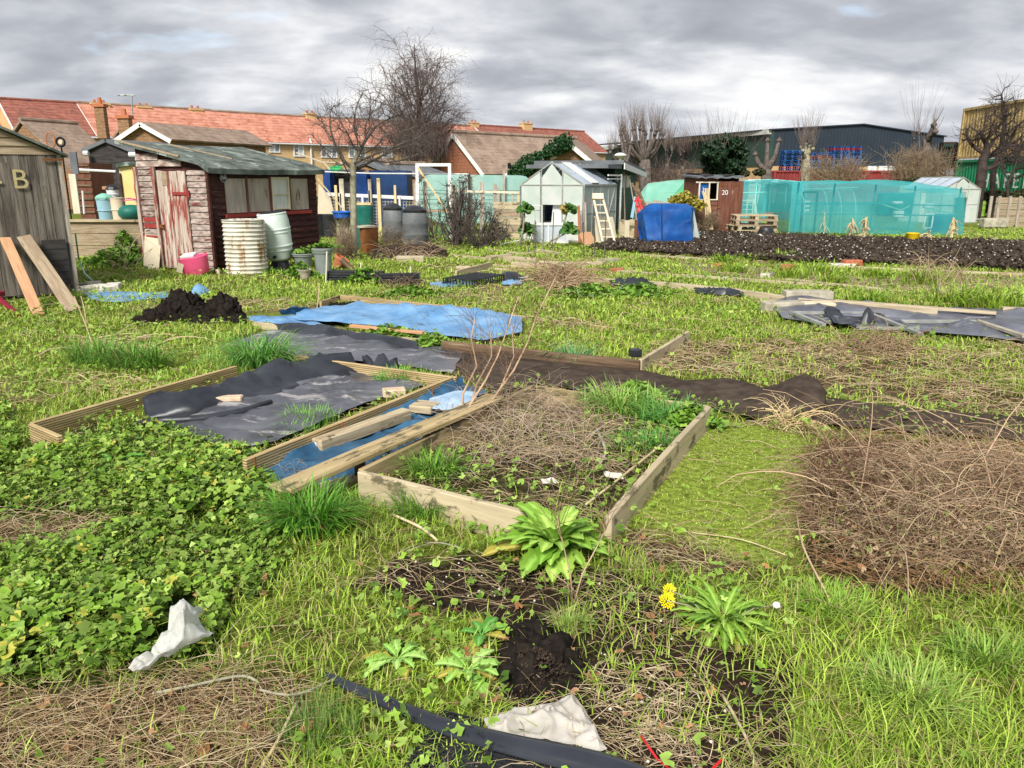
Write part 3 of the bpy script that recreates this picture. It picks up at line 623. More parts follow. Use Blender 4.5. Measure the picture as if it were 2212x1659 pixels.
for s in (-1, 1):
    a = Vector((Ls/2,-.12,az+.01)); e = Vector((Ls/2+s*(Ls/2+.1),-.12,ez-.03)); n = Vector((0,0,.035)); r.prism([a,e,e+n,a+n] if s<0 else [e,a,a+n,e+n], (0,2.2,0))
r.build('roof', W['felt'], t, Ms)
Ps = OP(36, 389, wl_, c); nrm = Vector((dirw.y, -dirw.x, 0)); W['cream_ink'] = mat('cream_brushed_lettering', (.5,.42,.22), (.4,.33,.17), 14)
text('- B', 'lettering', Ps + nrm*.045 - dirw*.075, dirw, (0,0,1), .36, W['cream_ink'], t, .004)
k_ = OP(118, 550, wl_, c); MB().box((0,0,0), (.3,.02,.62), M=Matrix.Translation(k_+nrm*.05+Vector((0,0,-.1))) @ Matrix.Rotation(rad(40),4,'Z')).build('dark_patch', W['black_wood'], t)
h_ = OP(114, 345, wl_, c); MB().box((0,0,0), (.26,.015,.03), M=Matrix.Translation(h_+nrm*.05) @ Matrix.Rotation(rad(40),4,'Z')).build('hinge', W['rust'], t)
def leaning(name, label, cat, foot, top, w_, h_, mt, side=None):
    o = plank(name, foot, top, w_, h_, W[mt], None, up=side or nrm); return tag(o, label, cat)
ft = G(84, 682); tp = OP(10, 516, wl_, c)+nrm*.07; leaning('plank', 'orange brown plank leaning on the grey shed, the further left of two', 'plank', ft, tp, .13, .03, 'orange_plank')
ft = G(161, 675); tp = OP(50, 513, wl_, c)+nrm*.08; leaning('plank', 'wide weathered grey brown plank leaning on the grey shed, right of the orange one', 'plank', ft, tp, .17, .035, 'grey_plank')
a = G(-10, 640, .1); b = G(42, 681, .02); t = thing('garden_tool', 'dark red plastic tool lying at the very left edge below the grey shed', 'tool', (a.x, a.y, 0)); W['dark_red'] = mat('dark_red_plastic', (.25,.015,.04), None, rough=.4)
MB().tube([a, a.lerp(b,.4), b], [.05,.035,.022], 7).build('handle', W['dark_red'], t); MB().lathe([(.02,-.02),(.11,0),(.12,.06),(.02,.07)], a, 10).build('head', W['dark_red'], t)

# hose, grey downpipe, cream boards right of it
pts = [OP(163,500,c,c+Vector((1,.2,0)))]; pts = [P(163,505,11.6), G(170,560,.25), G(183,590,.12), G(200,607,.05), G(226,619,.02)]
o = MB().tube([Vector(p) for p in pts], .013, 6).build('hose', W['hose'], None, smooth=True); tag(o, 'pale green hose curving down from the grey shed corner', 'hose')
def upright_board(name, label, cat, u0, u1, v0, v1, Y, mt, th=.04, lean=0):
    a, b, tt = P(u0, v1, Y), P(u1, v1, Y), P(u0, v0, Y); m = MB()
    m.prism([a, b, Vector((b.x, Y+lean, tt.z)), Vector((a.x, Y+lean, tt.z))], (0, th, 0)); o = m.build(name, W[mt], None, bev=.004); return tag(o, label, cat)
upright_board('board', 'pale upright board in the gap right of the grey shed', 'board', 159, 174, 376, 462, 15.5, 'cream_wood')
upright_board('board', 'blue grey sheet poking up behind the corner of the grey shed', 'board', 155, 170, 328, 376, 15.0, 'felt_grey')
t = thing('narrow_shed', 'narrow dark brown lattice sided shed left of the black shed', 'shed', P(183,455,21)); m = MB(); a, b = P(174,458,21), P(192,352,21)
m.box(((a.x+b.x)/2, 21.6, b.z/2), (b.x-a.x, 1.2, b.z)); m.build('wall', W['brown_wood'], t); k = MB()
for i in range(9): k.box(((a.x+b.x)/2, 20.98, .6+.17*i), (b.x-a.x, .02, .05))
k.build('slats', W['dark_board'], t)
a, b = P(162,366,17), P(250,370.5,17); o = MB().tube([a,b], .025, 6).build('rail', W['white'], None); tag(o, 'thin white horizontal pole running in front of the black shed', 'pole')
a, b = P(178,412,17.4), P(182,462,17.4); o = MB().tube([a,b], .02, 6).build('pole', W['white'], None); tag(o, 'short upright white pole left of the light blue bin', 'pole')
# black shed
Yb = 24; t, rf = gable_block('black_shed', 'black boarded shed with a grey felt roof between the grey and red sheds', (233,309), (190,328), (292,333), Yb, (.6,2.6,0), W['black_wood'], W['felt_grey'], 0, 'shed', .1, False)
for (u, v, u2) in ((181,331,191), (279,334,305)): MB().tube([P(u,v,Yb-.2), P(u2,v,Yb-.2)], .07, 8).build('gutter', W['white'], rf)
# yellow shed
Yy = 19.5; a, b = P(256,357,Yy), P(309,357,Yy); t = thing('yellow_shed', 'pale yellow walled shed with a curved dark roof edge left of the red shed', 'shed', ((a.x+b.x)/2, Yy, 0))
MB().box(((a.x+b.x)/2+.2, Yy+.9, a.z/2), (b.x-a.x+.4, 1.8, a.z)).build('wall', W['yellow'], t); m = MB(); top = []
for i in range(9):
    u = 250+ i*8; v = 357 - 8*sin(pi*(i+1)/11)**.7; top.append(P(u, v, Yy-.1))
m.prism(top + [p-Vector((0,0,.09)) for p in top[::-1]], (0,2.1,0)); m.build('roof', W['felt'], t)
MB().box(((P(261,400,Yy)).x, Yy-.03, .9), (.08,.06,1.7)).build('corner_post', W['bark_dark'], t)
MB().box(P(300,407,Yy-.03), (.22,.03,.2)).build('vent', W['terra'], t)
# sleeper wall behind the weeds
Yw = 16.6; t = thing('retaining_wall', 'olive brown wall of thick horizontal boards between the two sheds', 'wall', P(235,545,Yw)); a, b = P(150,545,Yw), P(312,545,Yw)
z = 0
for k, hh in enumerate((.26,.25,.24)):
    z1 = z+hh; M_, L_ = frame_dir((a.x,Yw,z),(1,0,0)), b.x-a.x; MB().box((L_/2, .05, hh/2), (L_, .09-.006*k, hh-.012)).build('board', W['grey_plank'], t, M_, bev=.006); z = z1
MB().box(((a.x+b.x)/2, Yw+.15, z+.02), (b.x-a.x, .4, .04)).build('top_board', W['old_beam'], t)
WT = z+.04
def bucket(name, label, cat, u0, u1, v0, v1, Y, mt, lid=None, lidc=None, taper=.85, ribs=1, zb=None, extra=None):
    a, b = P(u0, v1, Y), P(u1, v0, Y); r = (b.x-a.x)/2; cx = (a.x+b.x)/2; z0 = a.z if zb is None else zb; h = b.z-z0; t = thing(name, label, cat, (cx, Y+r, z0))
    pr = [(r*taper,0)] + [p for k in range(ribs) for p in ((r*(taper+(1-taper)*(k+.8)/(ribs+1)),h*(k+.8)/(ribs+1)),(r*(taper+(1-taper)*(k+1)/(ribs+1))+.015,h*(k+.85)/(ribs+1)),(r*(taper+(1-taper)*(k+1.2)/(ribs+1)),h*(k+1)/(ribs+1)))] + [(r,h*.95),(r*1.04,h*.95),(r*1.04,h),(r*.93,h),(r*.9,h*.9)]
    MB().lathe(pr, (cx, Y+r, z0), 24).build('bucket_body' if cat=='bucket' else 'body', W[mt], t, smooth=40)
    if lid: MB().lathe([(r*1.08,0),(r*1.08,.03),(r*.8,.07),(r*.2,.11),(.01,.11)], (cx, Y+r, z0+h+.004), 20, wob=.12).build('lid', W[lid], t, smooth=40)
    return t
def rag(name, label, cat, pts, z, mt, amp=.05, seed=0):
    # a crumpled patch: radial sheet through the given rim points
    pts = [Vector(p) for p in pts]; c0 = sum(pts, Vector())/len(pts); m = MB(); vs = []; n = len(pts)*3; rings = 5
    for k in range(rings+1):
        for i in range(n):
            f = i/3; a = pts[int(f) % len(pts)]; b = pts[(int(f)+1) % len(pts)]; e = a.lerp(b, f-int(f)); p = c0.lerp(e, k/rings)
            p = p + Vector((0,0, z*(1-(k/rings)**2) + amp*mn.noise(p*7+Vector((seed,0,0))))); vs.append(p)
    m.add(vs, [(k*n+i, k*n+(i+1)%n, (k+1)*n+(i+1)%n, (k+1)*n+i) for k in range(rings) for i in range(n)]); o = m.build(name, W[mt], None, smooth=True); return tag(o, label, cat)
bucket('storage_bin', 'light blue ribbed bin standing on the board wall', 'bin', 204, 233, 430, 462, Yw+.05, 'lightblue', 'palegreen', zb=WT)
bucket('storage_bin', 'cream bin between the light blue bin and the dark green one', 'bin', 235, 260, 427, 462, Yw+.1, 'cream_pl', zb=WT)
q = P(282, 450, Yw+.3); t = thing('compost_tumbler', 'dark green rounded tub under the pink bag by the red shed', 'tub', (q.x, q.y, WT)); r_ = .26
MB().lathe([(r_*.7,0),(r_,.08),(r_*1.03,.16),(r_*.9,.24),(r_*.5,.29),(.01,.3)], (q.x, q.y, WT), 22).build('body', W['bin_green'], t, smooth=True)
MB().tube([q+Vector((cos(a)*r_*1.0,-.05,sin(a)*.2-.02)) for a in np.linspace(0,pi,12)], .012, 5).build('hoop', W['rope'], t)
q = P(272, 434, Yw+.35); W['magenta'] = mat('magenta_bag', (.5,.02,.13), (.6,.04,.2), 8, .5)
rag('bag', 'crumpled magenta bag lying on top of the dark green tub', 'bag', [(q.x-.22,q.y-.1,q.z),(q.x,q.y-.16,q.z-.03),(q.x+.2,q.y-.1,q.z),(q.x+.22,q.y+.12,q.z),(q.x-.2,q.y+.12,q.z+.02)], .06, 'magenta', .07)
bucket('bucket', 'white bucket with a dark lid above the cream bin', 'bucket', 226, 249, 410, 426, Yw+.6, 'white', 'black_pl', zb=P(226,427,Yw+.6).z)
q = P(238,406,Yw+.8); o = MB().box((q.x,q.y,q.z), (.3,.12,.07)).build('wood_offcut', W['orange_plank'], None, bev=.01); tag(o, 'short pale timber offcut on top of the white bucket', 'offcut')

# ---------------------------------------------------------------- the red and white shed
Bc = G(467, 587); dAB = Vector((-1.65, .70, 0)).normalized(); Ac = Bc + dAB*1.78; dBC = Vector((.7, 1.65, 0)).normalized(); dBC = Vector((1.2,2.8,0)).normalized()
dAB = Vector((-dBC.y, dBC.x, 0)); Ac = Bc + dAB*1.66; Cc = Bc + dBC*3.05; Dc = Ac + dBC*3.05
t = thing('garden_shed', 'old red and white flaking clapboard shed with a mossy sloping roof', 'shed', tuple((Ac+Cc)/2)); RS = t
hA, hB = 2.2, 1.84
n1_ = Vector((-dBC.x,-dBC.y,0)); n2_ = Vector((-dAB.x,-dAB.y,0))   # outward normals of the door end and of the long side
MB().prism([Ac-n1_*.02, Bc-n1_*.02, Bc-n1_*.02+Vector((0,0,hB-.02)), Ac-n1_*.02+Vector((0,0,hA-.02))], dBC*2.98).build('inner_wall', W['clap_red'], t)
def clap(a, b, z0, z1, nrm_, mt, wd=.105, name='clapboard', slope=None):
    m = MB(); z = z0; k = 0
    while z < z1-.02:
        zt = min(z+wd, z1); d = (b-a); jt = random.uniform(-.008,.008)
        e = .0
        if slope:                        # trim under a sloping top: slope(s) gives the height at s along a-b
            sa = 0; ns = 12
            while sa < ns and slope(sa/ns) < zt: sa += 1
            a2 = a + d*(sa/ns)
            sb = ns
            while sb > 0 and slope(sb/ns) < zt: sb -= 1
            b2 = a + d*(sb/ns)
            if sb <= sa: break
        else: a2, b2 = a, b
        up = Vector((0,0,1)); o1 = nrm_*(.028+random.uniform(0,.006)); o0 = nrm_*.008
        m.prism([a2+o1+up*(z+jt*.3), a2+o0*0+up*(z+jt*.3), a2+o0*.0+up*(zt+.01), a2+o0+up*(zt+.01)], b2-a2); z = zt; k += 1
    return m
def sect(a, b, f0, f1): return a + (b-a)*f0, a + (b-a)*f1
slopeE = lambda s: hA + (hB-hA)*s - .02
# door end: left panel, door, right panel, above the door
def fE(U): q = OP(U, 480, Ac, Bc); q.z = 0; return (q-Ac).length / (Bc-Ac).length
f1, f2, f3 = fE(344), fE(357), fE(414)
for part, (fa, fb, z0, z1) in enumerate(((.02,f1,0,1.83),(f3+.005,.985,0,1.75),(.02,.985,1.83,2.2))):
    a, b = sect(Ac, Bc, fa, fb); S0 = (lambda s, fa=fa, fb=fb: slopeE(fa+(fb-fa)*s))
    z = z0
    mm = clap(a, b, z0, z1, n1_, None, slope=S0); mm.build('clapboards', W['clap_light'], t, frame_dir(tuple(a), (b-a)), ) if False else mm.build('clapboards', W['clap_light'], t)
a, b = sect(Ac, Bc, .05, f1-.02); m = MB()
for z in (.52,.73,.84): m.prism([a+n1_*.031+Vector((0,0,z+.012)), b+n1_*.031+Vector((0,0,z+.012)), b+n1_*.028+Vector((0,0,z+.09)), a+n1_*.028+Vector((0,0,z+.09))], n1_*.006)
m.build('red_patch', W['red_paint'], t)
# frame posts of the door end
for f in (.012, f1+.02): q = Ac+(Bc-Ac)*f; MB().box(q+n1_*.045+Vector((0,0,.92)), (.075,.045,1.8), rz=math.atan2(dAB.y,dAB.x)).build('door_post', W['door_flake'], t)
fq = MB(); q = Bc+n1_*.03+n2_*.03; fq.box(q+Vector((0,0,.92)), (.05,.05,1.84), rz=math.atan2(dAB.y,dAB.x)); fq.build('corner_post', W['clap_red'], t)
a, b = sect(Ac, Bc, f2-.03, f3); dz = MB(); L_ = (b-a).length; Md = frame_dir(tuple(a+n1_*.035), (b-a)); nB = 7
for k in range(nB):
    w_ = L_/nB; dz.box((w_*(k+.5), random.uniform(-.006,.004), .89+.0), (w_-.007, .03, 1.72+random.uniform(-.02,.02)))
dr_ = dz.build('door', W['door_flake'], t, Md, bev=.003)
MB().box((L_-.14,-.028,1.36), (.36,.012,.055)).box((L_+.04,-.02,1.36), (.05,.02,.13)).build('hinge', W['red_paint'], dr_, Md)
MB().box((L_-.14,-.026,.28), (.34,.012,.04)).build('lower_hinge', W['rust'], dr_, Md)
MB().box((.03,-.03,.78), (.09,.05,.06)).tube([(.0,-.05,.78),(.1,-.06,.74)], .012, 5).build('latch', W['rust'], dr_, Md)
MB().box((.2,-.022,1.62), (.13,.01,.24)).build('grey_patch', W['grey_plank'], dr_, Md)
# long side
def fS(U): q = OP(U, 452, Bc, Cc); q.z = 0; return (q-Bc).length / (Cc-Bc).length
g1, g2 = fS(486), fS(667); zS, zH = .99, 1.62
for (fa, fb, z0, z1) in ((.015,.995,0,zS-.02),(.015,g1,zS-.02,hB-.03),(g2,.995,zS-.02,hB-.03),(g1,g2,zH,hB-.03)):
    a, b = sect(Bc, Cc, fa, fb); clap(a, b, z0, z1, n2_, None, wd=.115).build('clapboards', W['clap_red'], t)
us = [486, 535, 585, 627, 668]; ff = [fS(u) for u in us]; Msd = frame_dir(tuple(Bc), dBC); Lb = 3.05
for k in range(4):
    x0, x1 = ff[k]*Lb+.03, ff[k+1]*Lb-.03
    if k != 2: MB().box(((x0+x1)/2,-.012,(zS+zH)/2+.02), (x1-x0,.012,zH-zS-.0)).build('window_board', W['plywood'], t, Msd)
    else:
        w_ = MB()
        for xx in (x0+.02, x1-.02): w_.box((xx,-.025,(zS+zH)/2+.03), (.04,.035,zH-zS))
        for zz_ in (zS+.06, (zS+zH)/2+.02, zH+.01): w_.box(((x0+x1)/2,-.025,zz_), (x1-x0-.08,.033,.035))
        wf = w_.build('window', W['cream_wood'], t, Msd); MB().box(((x0+x1)/2,-.008,(zS+zH)/2+.02), (x1-x0-.06,.008,zH-zS-.04)).build('pane', W['curtain'], wf, Msd)
    if k: MB().box((ff[k]*Lb,-.02,(zS+zH)/2+.02), (.045,.03,zH-zS+.03)).build('mullion', W['brown_wood'], t, Msd)
MB().box(((g1+g2)/2*Lb,-.035,zS-.03), ((g2-g1)*Lb+.06,.05,.065)).build('sill', W['red_paint'], t, Msd)
q = OP(477, 384, Bc, Cc); Mq = Matrix.Translation(q+n2_*.04) @ n2_.to_track_quat('Z','Y').to_matrix().to_4x4()
pl = MB().lathe([(.083,-.01),(.083,.008),(.074,.012)], M=Mq).build('number_plate', W['black_pl'], t); MB().tube([Mq @ Vector((cos(a)*.078,sin(a)*.078,.014)) for a in np.linspace(0,2*pi,25)], .006, 5).build('plate_ring', W['alu'], pl)
text('15A', 'lettering', q+n2_*.056, dBC, (0,0,1), .085, W['white_ink'], pl)
# roof: one sagging plane with rounded felt edge
o1 = .14; roofv = MB(); nx, ny = 16, 10; grid = []
pA = Ac - dBC*.12 + dAB*.12; 
for j in range(ny+1):
    for i in range(nx+1):
        sx_ = i/nx; sy_ = j/ny; p = (Bc-dBC*.14-dAB*.17).lerp(Cc+dBC*.1-dAB*.17, sx_) + dAB*(sy_*(1.8+.33)); h = hB + (hA-hB)*((sy_*2.13-.17)/1.8) + .05 + .02*sin(pi*sx_)*-1
        h += .012*mn.noise(p*2.5) - .06*max(0, 1-sy_*6)**1.5; grid.append(Vector((p.x,p.y,h)))
fs = [(j*(nx+1)+i, j*(nx+1)+i+1, (j+1)*(nx+1)+i+1, (j+1)*(nx+1)+i) for j in range(ny) for i in range(nx)]; nb = len(grid)
low = [v-Vector((0,0,.05 + (.04 if k < nx+1 else 0))) for k, v in enumerate(grid)]; allv = grid+low; fs += [tuple(nb+i for i in f[::-1]) for f in fs]
rim = [i for i in range(nx+1)] + [j*(nx+1)+nx for j in range(1,ny+1)] + [ny*(nx+1)+i for i in range(nx-1,-1,-1)] + [j*(nx+1) for j in range(ny-1,0,-1)]
fs += [(rim[i], nb+rim[i], nb+rim[(i+1)%len(rim)], rim[(i+1)%len(rim)]) for i in range(len(rim))]
rf = MB().add(allv, fs).build('roof', W['felt'], t, smooth=35)
def onroof(sx_, sy_, dz=.01):
    p = (Bc-dBC*.14-dAB*.17).lerp(Cc+dBC*.1-dAB*.17, sx_) + dAB*(sy_*2.13); return Vector((p.x,p.y,hB+(hA-hB)*((sy_*2.13-.17)/1.8)+.05+dz-.02*sin(pi*sx_)))
MB().beam(onroof(.004,.97,.01), onroof(.004,.3,.01), .05, .03).build('roof_batten', W['grey_plank'], rf); MB().beam(onroof(.36,.97,.015), onroof(.4,.3,.015), .03, .02).build('roof_batten', W['grey_plank'], rf)
o = tag(MB().tube([P(640,330,22), P(700,352,19.5), P(712,366,18.5)], .018, 5).build('rope', W['rope'], None), 'thin rope or branch passing behind the right end of the mossy roof', 'rope')
# things in front of the red shed
q0 = OP(311,577,Ac,Bc); a = G(310,581); b = G(343,583); m = MB(); up = Vector((.02,.16,.62)); a.z = b.z = 0
m.prism([a, b, b+up+Vector((.03,0,0)), a+up], (0,.02,0)); tag(m.build('sheet_offcut', W['cream_ply'], None), 'cream board leaning at the left foot of the red shed', 'board')
a, b = G(393,597), G(448,594); cx, cy = (a.x+b.x)/2, (a.y+b.y)/2+.12; t = thing('plastic_tub', 'pink plastic tub tipped beside the flaking shed door', 'tub', (cx,cy,0)); Mt = Matrix.Translation((cx,cy,.02)) @ Matrix.Rotation(rad(-8),4,'Y') @ Matrix.Rotation(rad(6),4,'X')
MB().lathe([(.19,0),(.21,.03),(.235,.26),(.245,.3),(.235,.31),(.2,.1),(.05,.05)], M=Mt, n=28, sx=1.05, sy=.8).build('body', W['pink'], t, smooth=40)
MB().box((0,0,0),(.24,.2,.05),M=Mt @ Matrix.Translation((-.06,0,.33)) @ Matrix.Rotation(.1,4,'X')).build('white_lid', W['white'], t, bev=.01)
MB().box((0,0,0),(.1,.015,.16),M=Mt @ Matrix.Translation((-.2,-.15,.16)) @ Matrix.Rotation(.5,4,'Y')).build('yellow_label', W['cream_ply'], t)
a, b = G(483,594), G(571,594); r = (b.x-a.x)/2; cx, cy = (a.x+b.x)/2, a.y+.2; pr = []; h = .93
for k in range(13):
    z = h*k/13; pr += [(r-.014, z+.004), (r-.006, z+.018), (r+.008, z+.036), (r-.006, z+.054)]
pr += [(r-.014,h-.004),(r+.016,h),(r-.02,h+.008),(r-.03,h-.12),(.02,h-.13)]
t = thing('water_tank', 'big rusty corrugated iron tank in front of the red shed', 'tank', (cx,cy,0)); MB().lathe(pr, (cx,cy,0), 48, wob=.02).build('body', W['galv'], t, smooth=50)
rb = MB(); random.seed(5)
for k in range(14): rb.box((cx+random.uniform(-.25,.3), cy+random.uniform(-.2,.2), h-.03+random.uniform(0,.03)), (.1,.07,.04), rz=random.random()*3)
rb.build('rubble', W['stone'], t)
o = tag(MB().lathe([(.03,0),(.045,.07),(.04,.08),(.02,.03)], G(472,592), 12).build('small_pot', W['cream_pl'], None, smooth=40), 'tiny cream pot at the left foot of the rusty tank', 'pot')
# tilted water butt on its stand
g = G(601, 584); t = thing('water_butt', 'pale green barrel shaped water butt tilting on a black stand', 'water butt', (g.x,g.y,0)); g.y += .15
Mb = Matrix.Translation((g.x-.0,g.y,.17)) @ Matrix.Rotation(rad(-5),4,'Y') @ Matrix.Rotation(rad(4),4,'X'); r = .29; h = .86
MB().lathe([(.04,0),(.16,.005),(.205,.04),(.235,.14),(.25,.18),(.262,.185),(.262,.2),(.25,.205),(.27,.26),(.282,.265),(.282,.28),(.27,.285),(.278,.5),(.288,.505),(.288,.52),(.278,.525),(.284,.56),(.294,.565),(.294,.58),(.282,.585),(.28,.7),(.262,.8),(.255,.83),(.262,.84),(.25,.86),(.235,.86),(.23,.8),(.02,.79)], M=Mb, n=36).build('barrel', W['butt_white'], t, smooth=35)
MB().lathe([(.235,-.01),(.23,.02),(.1,.04),(.01,.04)], M=Mb @ Matrix.Translation((.02,0,.845)), n=24).build('dark_opening', W['black_pl'], t, smooth=40)  # black disc paints the dark open top of the butt
MB().lathe([(.02,0),(.03,.02),(.03,.07)], M=Mb @ Matrix.Translation((.0,-.23,.1)) @ Matrix.Rotation(pi/2,4,'X'), n=10).build('tap', W['black_pl'], t)
MB().lathe([(.2,0),(.19,.05),(.15,.15),(.14,.165)], (g.x,g.y,0), 8).build('stand', W['black_pl'], t)
# planters
def planter(label, u, v, vtop, rpx, mt, soil=True):
    g = G(u, v); r = rpx*mpp(g); g.y += r*.8; h = P(u, vtop, g.y-r).z; t = thing('planter', label, 'plant pot', (g.x,g.y,0))
    MB().lathe([(r*.66,0),(r*.7,.03),(r*.86,h*.75),(r*.9,h*.8),(r*.98,h*.82),(r*1.0,h*.9),(r*1.06,h*.93),(r*1.06,h),(r*.93,h),(r*.9,h*.9),(.01,h*.9)], (g.x,g.y,0), 30).build('pot', W[mt], t, smooth=35)
    MB().lathe([(r*.89,h*.88),(r*.5,h*.95),(.01,h*.97)], (g.x,g.y,0), 14, wob=.3).build('soil', W['black_soil'], t, smooth=True); return (g.x, g.y, h)
PL1 = planter('grey green pot nearest the tilted water butt', 652, 584, 549, 23, 'pot_grey'); PL2 = planter('tallest grey green pot, right of the lower one', 696, 597, 537, 22, 'pot_grey')
PL3 = planter('small mossy concrete pot in front of the two grey green ones', 656, 604, 583, 15, 'concrete')
def cane(label, u0, v0, u1, v1, r=.008, mt='white_cane', grp=None, dy=0):
    a = G(u0, v0); b = P(u1, v1, a.y+dy); o = MB().tube([a-Vector((0,0,.05)), a.lerp(b,.5)+Vector((.005,0,0)), b], r, 6).build('garden_cane', W[mt], None); return tag(o, label, 'cane', grp)
cane('pale cane at the left end of the black plastic edging', 703, 611, 706, 543, .012)
cane('short pale cane between the tall pot and the black edging', 713, 592, 715, 547, .011)
cane('pale cane standing in the middle of the black edging', 778, 592, 779.5, 567, .012)
cane('pale cane above the second black edging panel', 886, 598, 886.5, 575, .012)
# black slatted edging panels
def edging(label, p0, p1, vt0, vt1, nsl=5, dth=.35):
    a, b = G(*p0), G(*p1); za, zb = P(p0[0], vt0, a.y).z, P(p1[0], vt1, b.y).z; h = (za+zb)/2; t = thing('plastic_edging', label, 'garden edging', tuple((a+b)/2))
    M_ = frame_dir(tuple(a), b-a); L = (b-a).length; m = MB()
    for k in range(nsl): m.box((L/2, .01*k, h*(k+.5)/nsl), (L, .035, h/nsl-.012))
    m.box((L/2,.03,h*.5),(L-.04,.01,h-.02)); m.build('front_slats', W['black_pl'], t, M_, bev=.004)
    MB().box((L/2, dth, h*.45), (L, .03, h*.8)).build('rear_slats', W['black_pl'], t, M_); MB().box((.02,dth/2,h*.45),(.03,dth,h*.85)).build('side_panel', W['black_pl'], t, M_); MB().box((L-.02,dth/2,h*.45),(.03,dth,h*.85)).build('side_panel', W['black_pl'], t, M_)
edging('long black slatted plastic edging right of the tall pot', (704,610), (818,612), 581, 590); edging('second black slatted edging draped with dead stems, right of the long one', (822,619), (907,617), 590, 592)
# tipped terracotta pot and board
g = G(733, 581); t = thing('flower_pot', 'tipped terracotta pot behind the black edging', 'plant pot', (g.x,g.y,0)); Mt = Matrix.Translation((g.x,g.y,.1)) @ Matrix.Rotation(rad(35),4,'Y')
MB().lathe([(.08,-.08),(.13,.08),(.15,.08),(.15,.13),(.135,.13),(.1,0),(.01,-.05)], M=Mt).build('pot', W['terra'], t, smooth=35)
a, b = G(764, 584), P(738, 560, G(745,583).y); tag(plank('board', a, b, .1, .025, W['dark_board'], None, up=(0,-1,.2)), 'dark short board leaning on the terracotta pot', 'board')
# ---------------------------------------------------------------- middle ground: barrels, cages, nets, greenhouse
random.seed(21)
def barrel(name, label, cat, u0, u1, v0, v1, mt, prof, top=None, n=28, Y=None, wob=0, zb=0):
    g = G((u0+u1)/2, v1) if Y is None else P((u0+u1)/2, v1, Y); r = (u1-u0)/2*mpp(g); y = g.y + r*.7; h = P((u0+u1)/2, v0, y-r*.2).z - zb; t = thing(name, label, cat, (g.x, y, zb))
    MB().lathe([(a*r, b*h) for a, b in prof], (g.x, y, zb), n, wob=wob).build('body', W[mt], t, smooth=40)
    if top: MB().lathe([(a*r, h*b) for a, b in top[1]], (g.x, y, zb), n).build('lid', W[top[0]], t, smooth=40)
    return t, (g.x, y, zb), r, h
comp = [(1,0),(1.02,.03),(.97,.25),(.99,.27),(.95,.3),(.9,.52),(.93,.55),(.9,.58),(.85,.8),(.78,.84),(.8,.87),(.7,.88)]
clid = ('black_pl', [(.86,.84),(.88,.86),(.87,.89),(.6,.96),(.25,1.0),(.01,1.01)])
barrel('compost_bin', 'grey plastic compost bin with a black domed lid, left of the pair', 'compost bin', 825, 872, 439, 526, 'bin_grey', comp, clid)
t, c_, r_, h_ = barrel('compost_bin', 'grey plastic compost bin with a black domed lid, nearer and right of the pair', 'compost bin', 865, 926, 444, 531, 'bin_grey', comp, clid)
MB().box((c_[0]-r_*.55, c_[1]-r_*.82, .14), (.24,.06,.24)).build('hatch', W['bin_grey'], t, bev=.01)
t, c_, r_, h_ = barrel('upturned_bin', 'green plastic bin right of the pale tree trunk with a wooden lid', 'bin', 767, 807, 443, 497, 'bin_green', [(1.0,0),(1.05,.02),(1.0,.06),(.93,.9),(.95,.94),(.9,.99),(.01,1)], Y=19.2)
MB().box((c_[0], c_[1], c_[2]+h_+.03), (.36,.3,.05)).build('wooden_lid', W['yellow_wood'], t)
t, c_, r_, h_ = barrel('incinerator', 'rusty brown metal drum with a grey rim in front of the green bin', 'drum', 777, 816, 490, 549, 'rust', [(.95,0),(1,.02),(.98,.5),(1,.95),(1.0,.97),(.9,1),(.85,.6),(.01,.5)])
MB().lathe([(r_*.95,h_-.02),(r_*1.15,h_-.01),(r_*1.13,h_+.02),(r_*.85,h_+.03),(r_*.8,h_)], (c_[0]-.04,c_[1],0), 26, wob=.08).build('rim', W['concrete'], t, smooth=40)
barrel('ribbed_bin', 'black ribbed bin in the shade behind the red shed', 'bin', 694, 725, 464, 516, 'black_pl', [(.9,0)]+[(.95+.03*(k%2), .04+.9*k/14) for k in range(14)]+[(1,.97),(.9,1),(.01,.98)], ('black_pl',[(1,.97),(1.03,.99),(.8,1.03),(.01,1.04)]))
g = G(692, 516); t = thing('rain_post', 'tall black plastic post with a flared top at the right end of the red shed', 'post', (g.x,g.y,0)); hh = P(692,434,g.y).z
MB().lathe([(.085,0),(.09,.02),(.085,hh*.8),(.1,hh*.86)], tuple(g), 4).build('post', W['black_pl'], t); MB().lathe([(.1,hh*.86),(.16,hh*.95),(.18,hh*.96),(.18,hh),(.02,hh)], tuple(g), 4).build('hopper', W['black_pl'], t)
a, b = P(728,508,19.8), P(766,508,19.8); t = thing('block_wall', 'low pale block wall carrying the blue tub', 'wall', ((a.x+b.x)/2,19.8,0)); zt = P(728,470,19.8).z
for r_ in range(3):
    for k in range(3):
        w_ = (b.x-a.x)/3; MB().box((a.x+w_*(k+.5)+(.0), 19.9, zt*(r_+.5)/3), (w_-.012,.2,zt/3-.012)).build('block', W['concrete'], t, bev=.006)
t, c_, _, _ = barrel('blue_tub', 'bright blue tub on the low block wall', 'tub', 714, 761, 456.5, 470, 'blue_pl', [(.8,0),(.92,.75),(1,.8),(1,1),(.9,1),(.75,.2),(.01,.15)], Y=19.55, zb=zt+.002)
a = P(690,397,20.4); b = P(722,462,20.4); m = MB(); m.prism([P(686,462,20.4),P(722,462,20.4),P(714,428,20.4),P(688,396,20.4)], (0,.04,0)); tag(m.build('sloping_board', W['cream_ply'], None), 'pale yellow green panel with a sloping top behind the black post', 'panel')
a, b = P(686,386,20), P(751,463,20); tag(MB().tube([a,b], .02, 6).build('bent_pole', W['cane'], None), 'slanting pole falling from the shed end to the blue tub', 'pole')
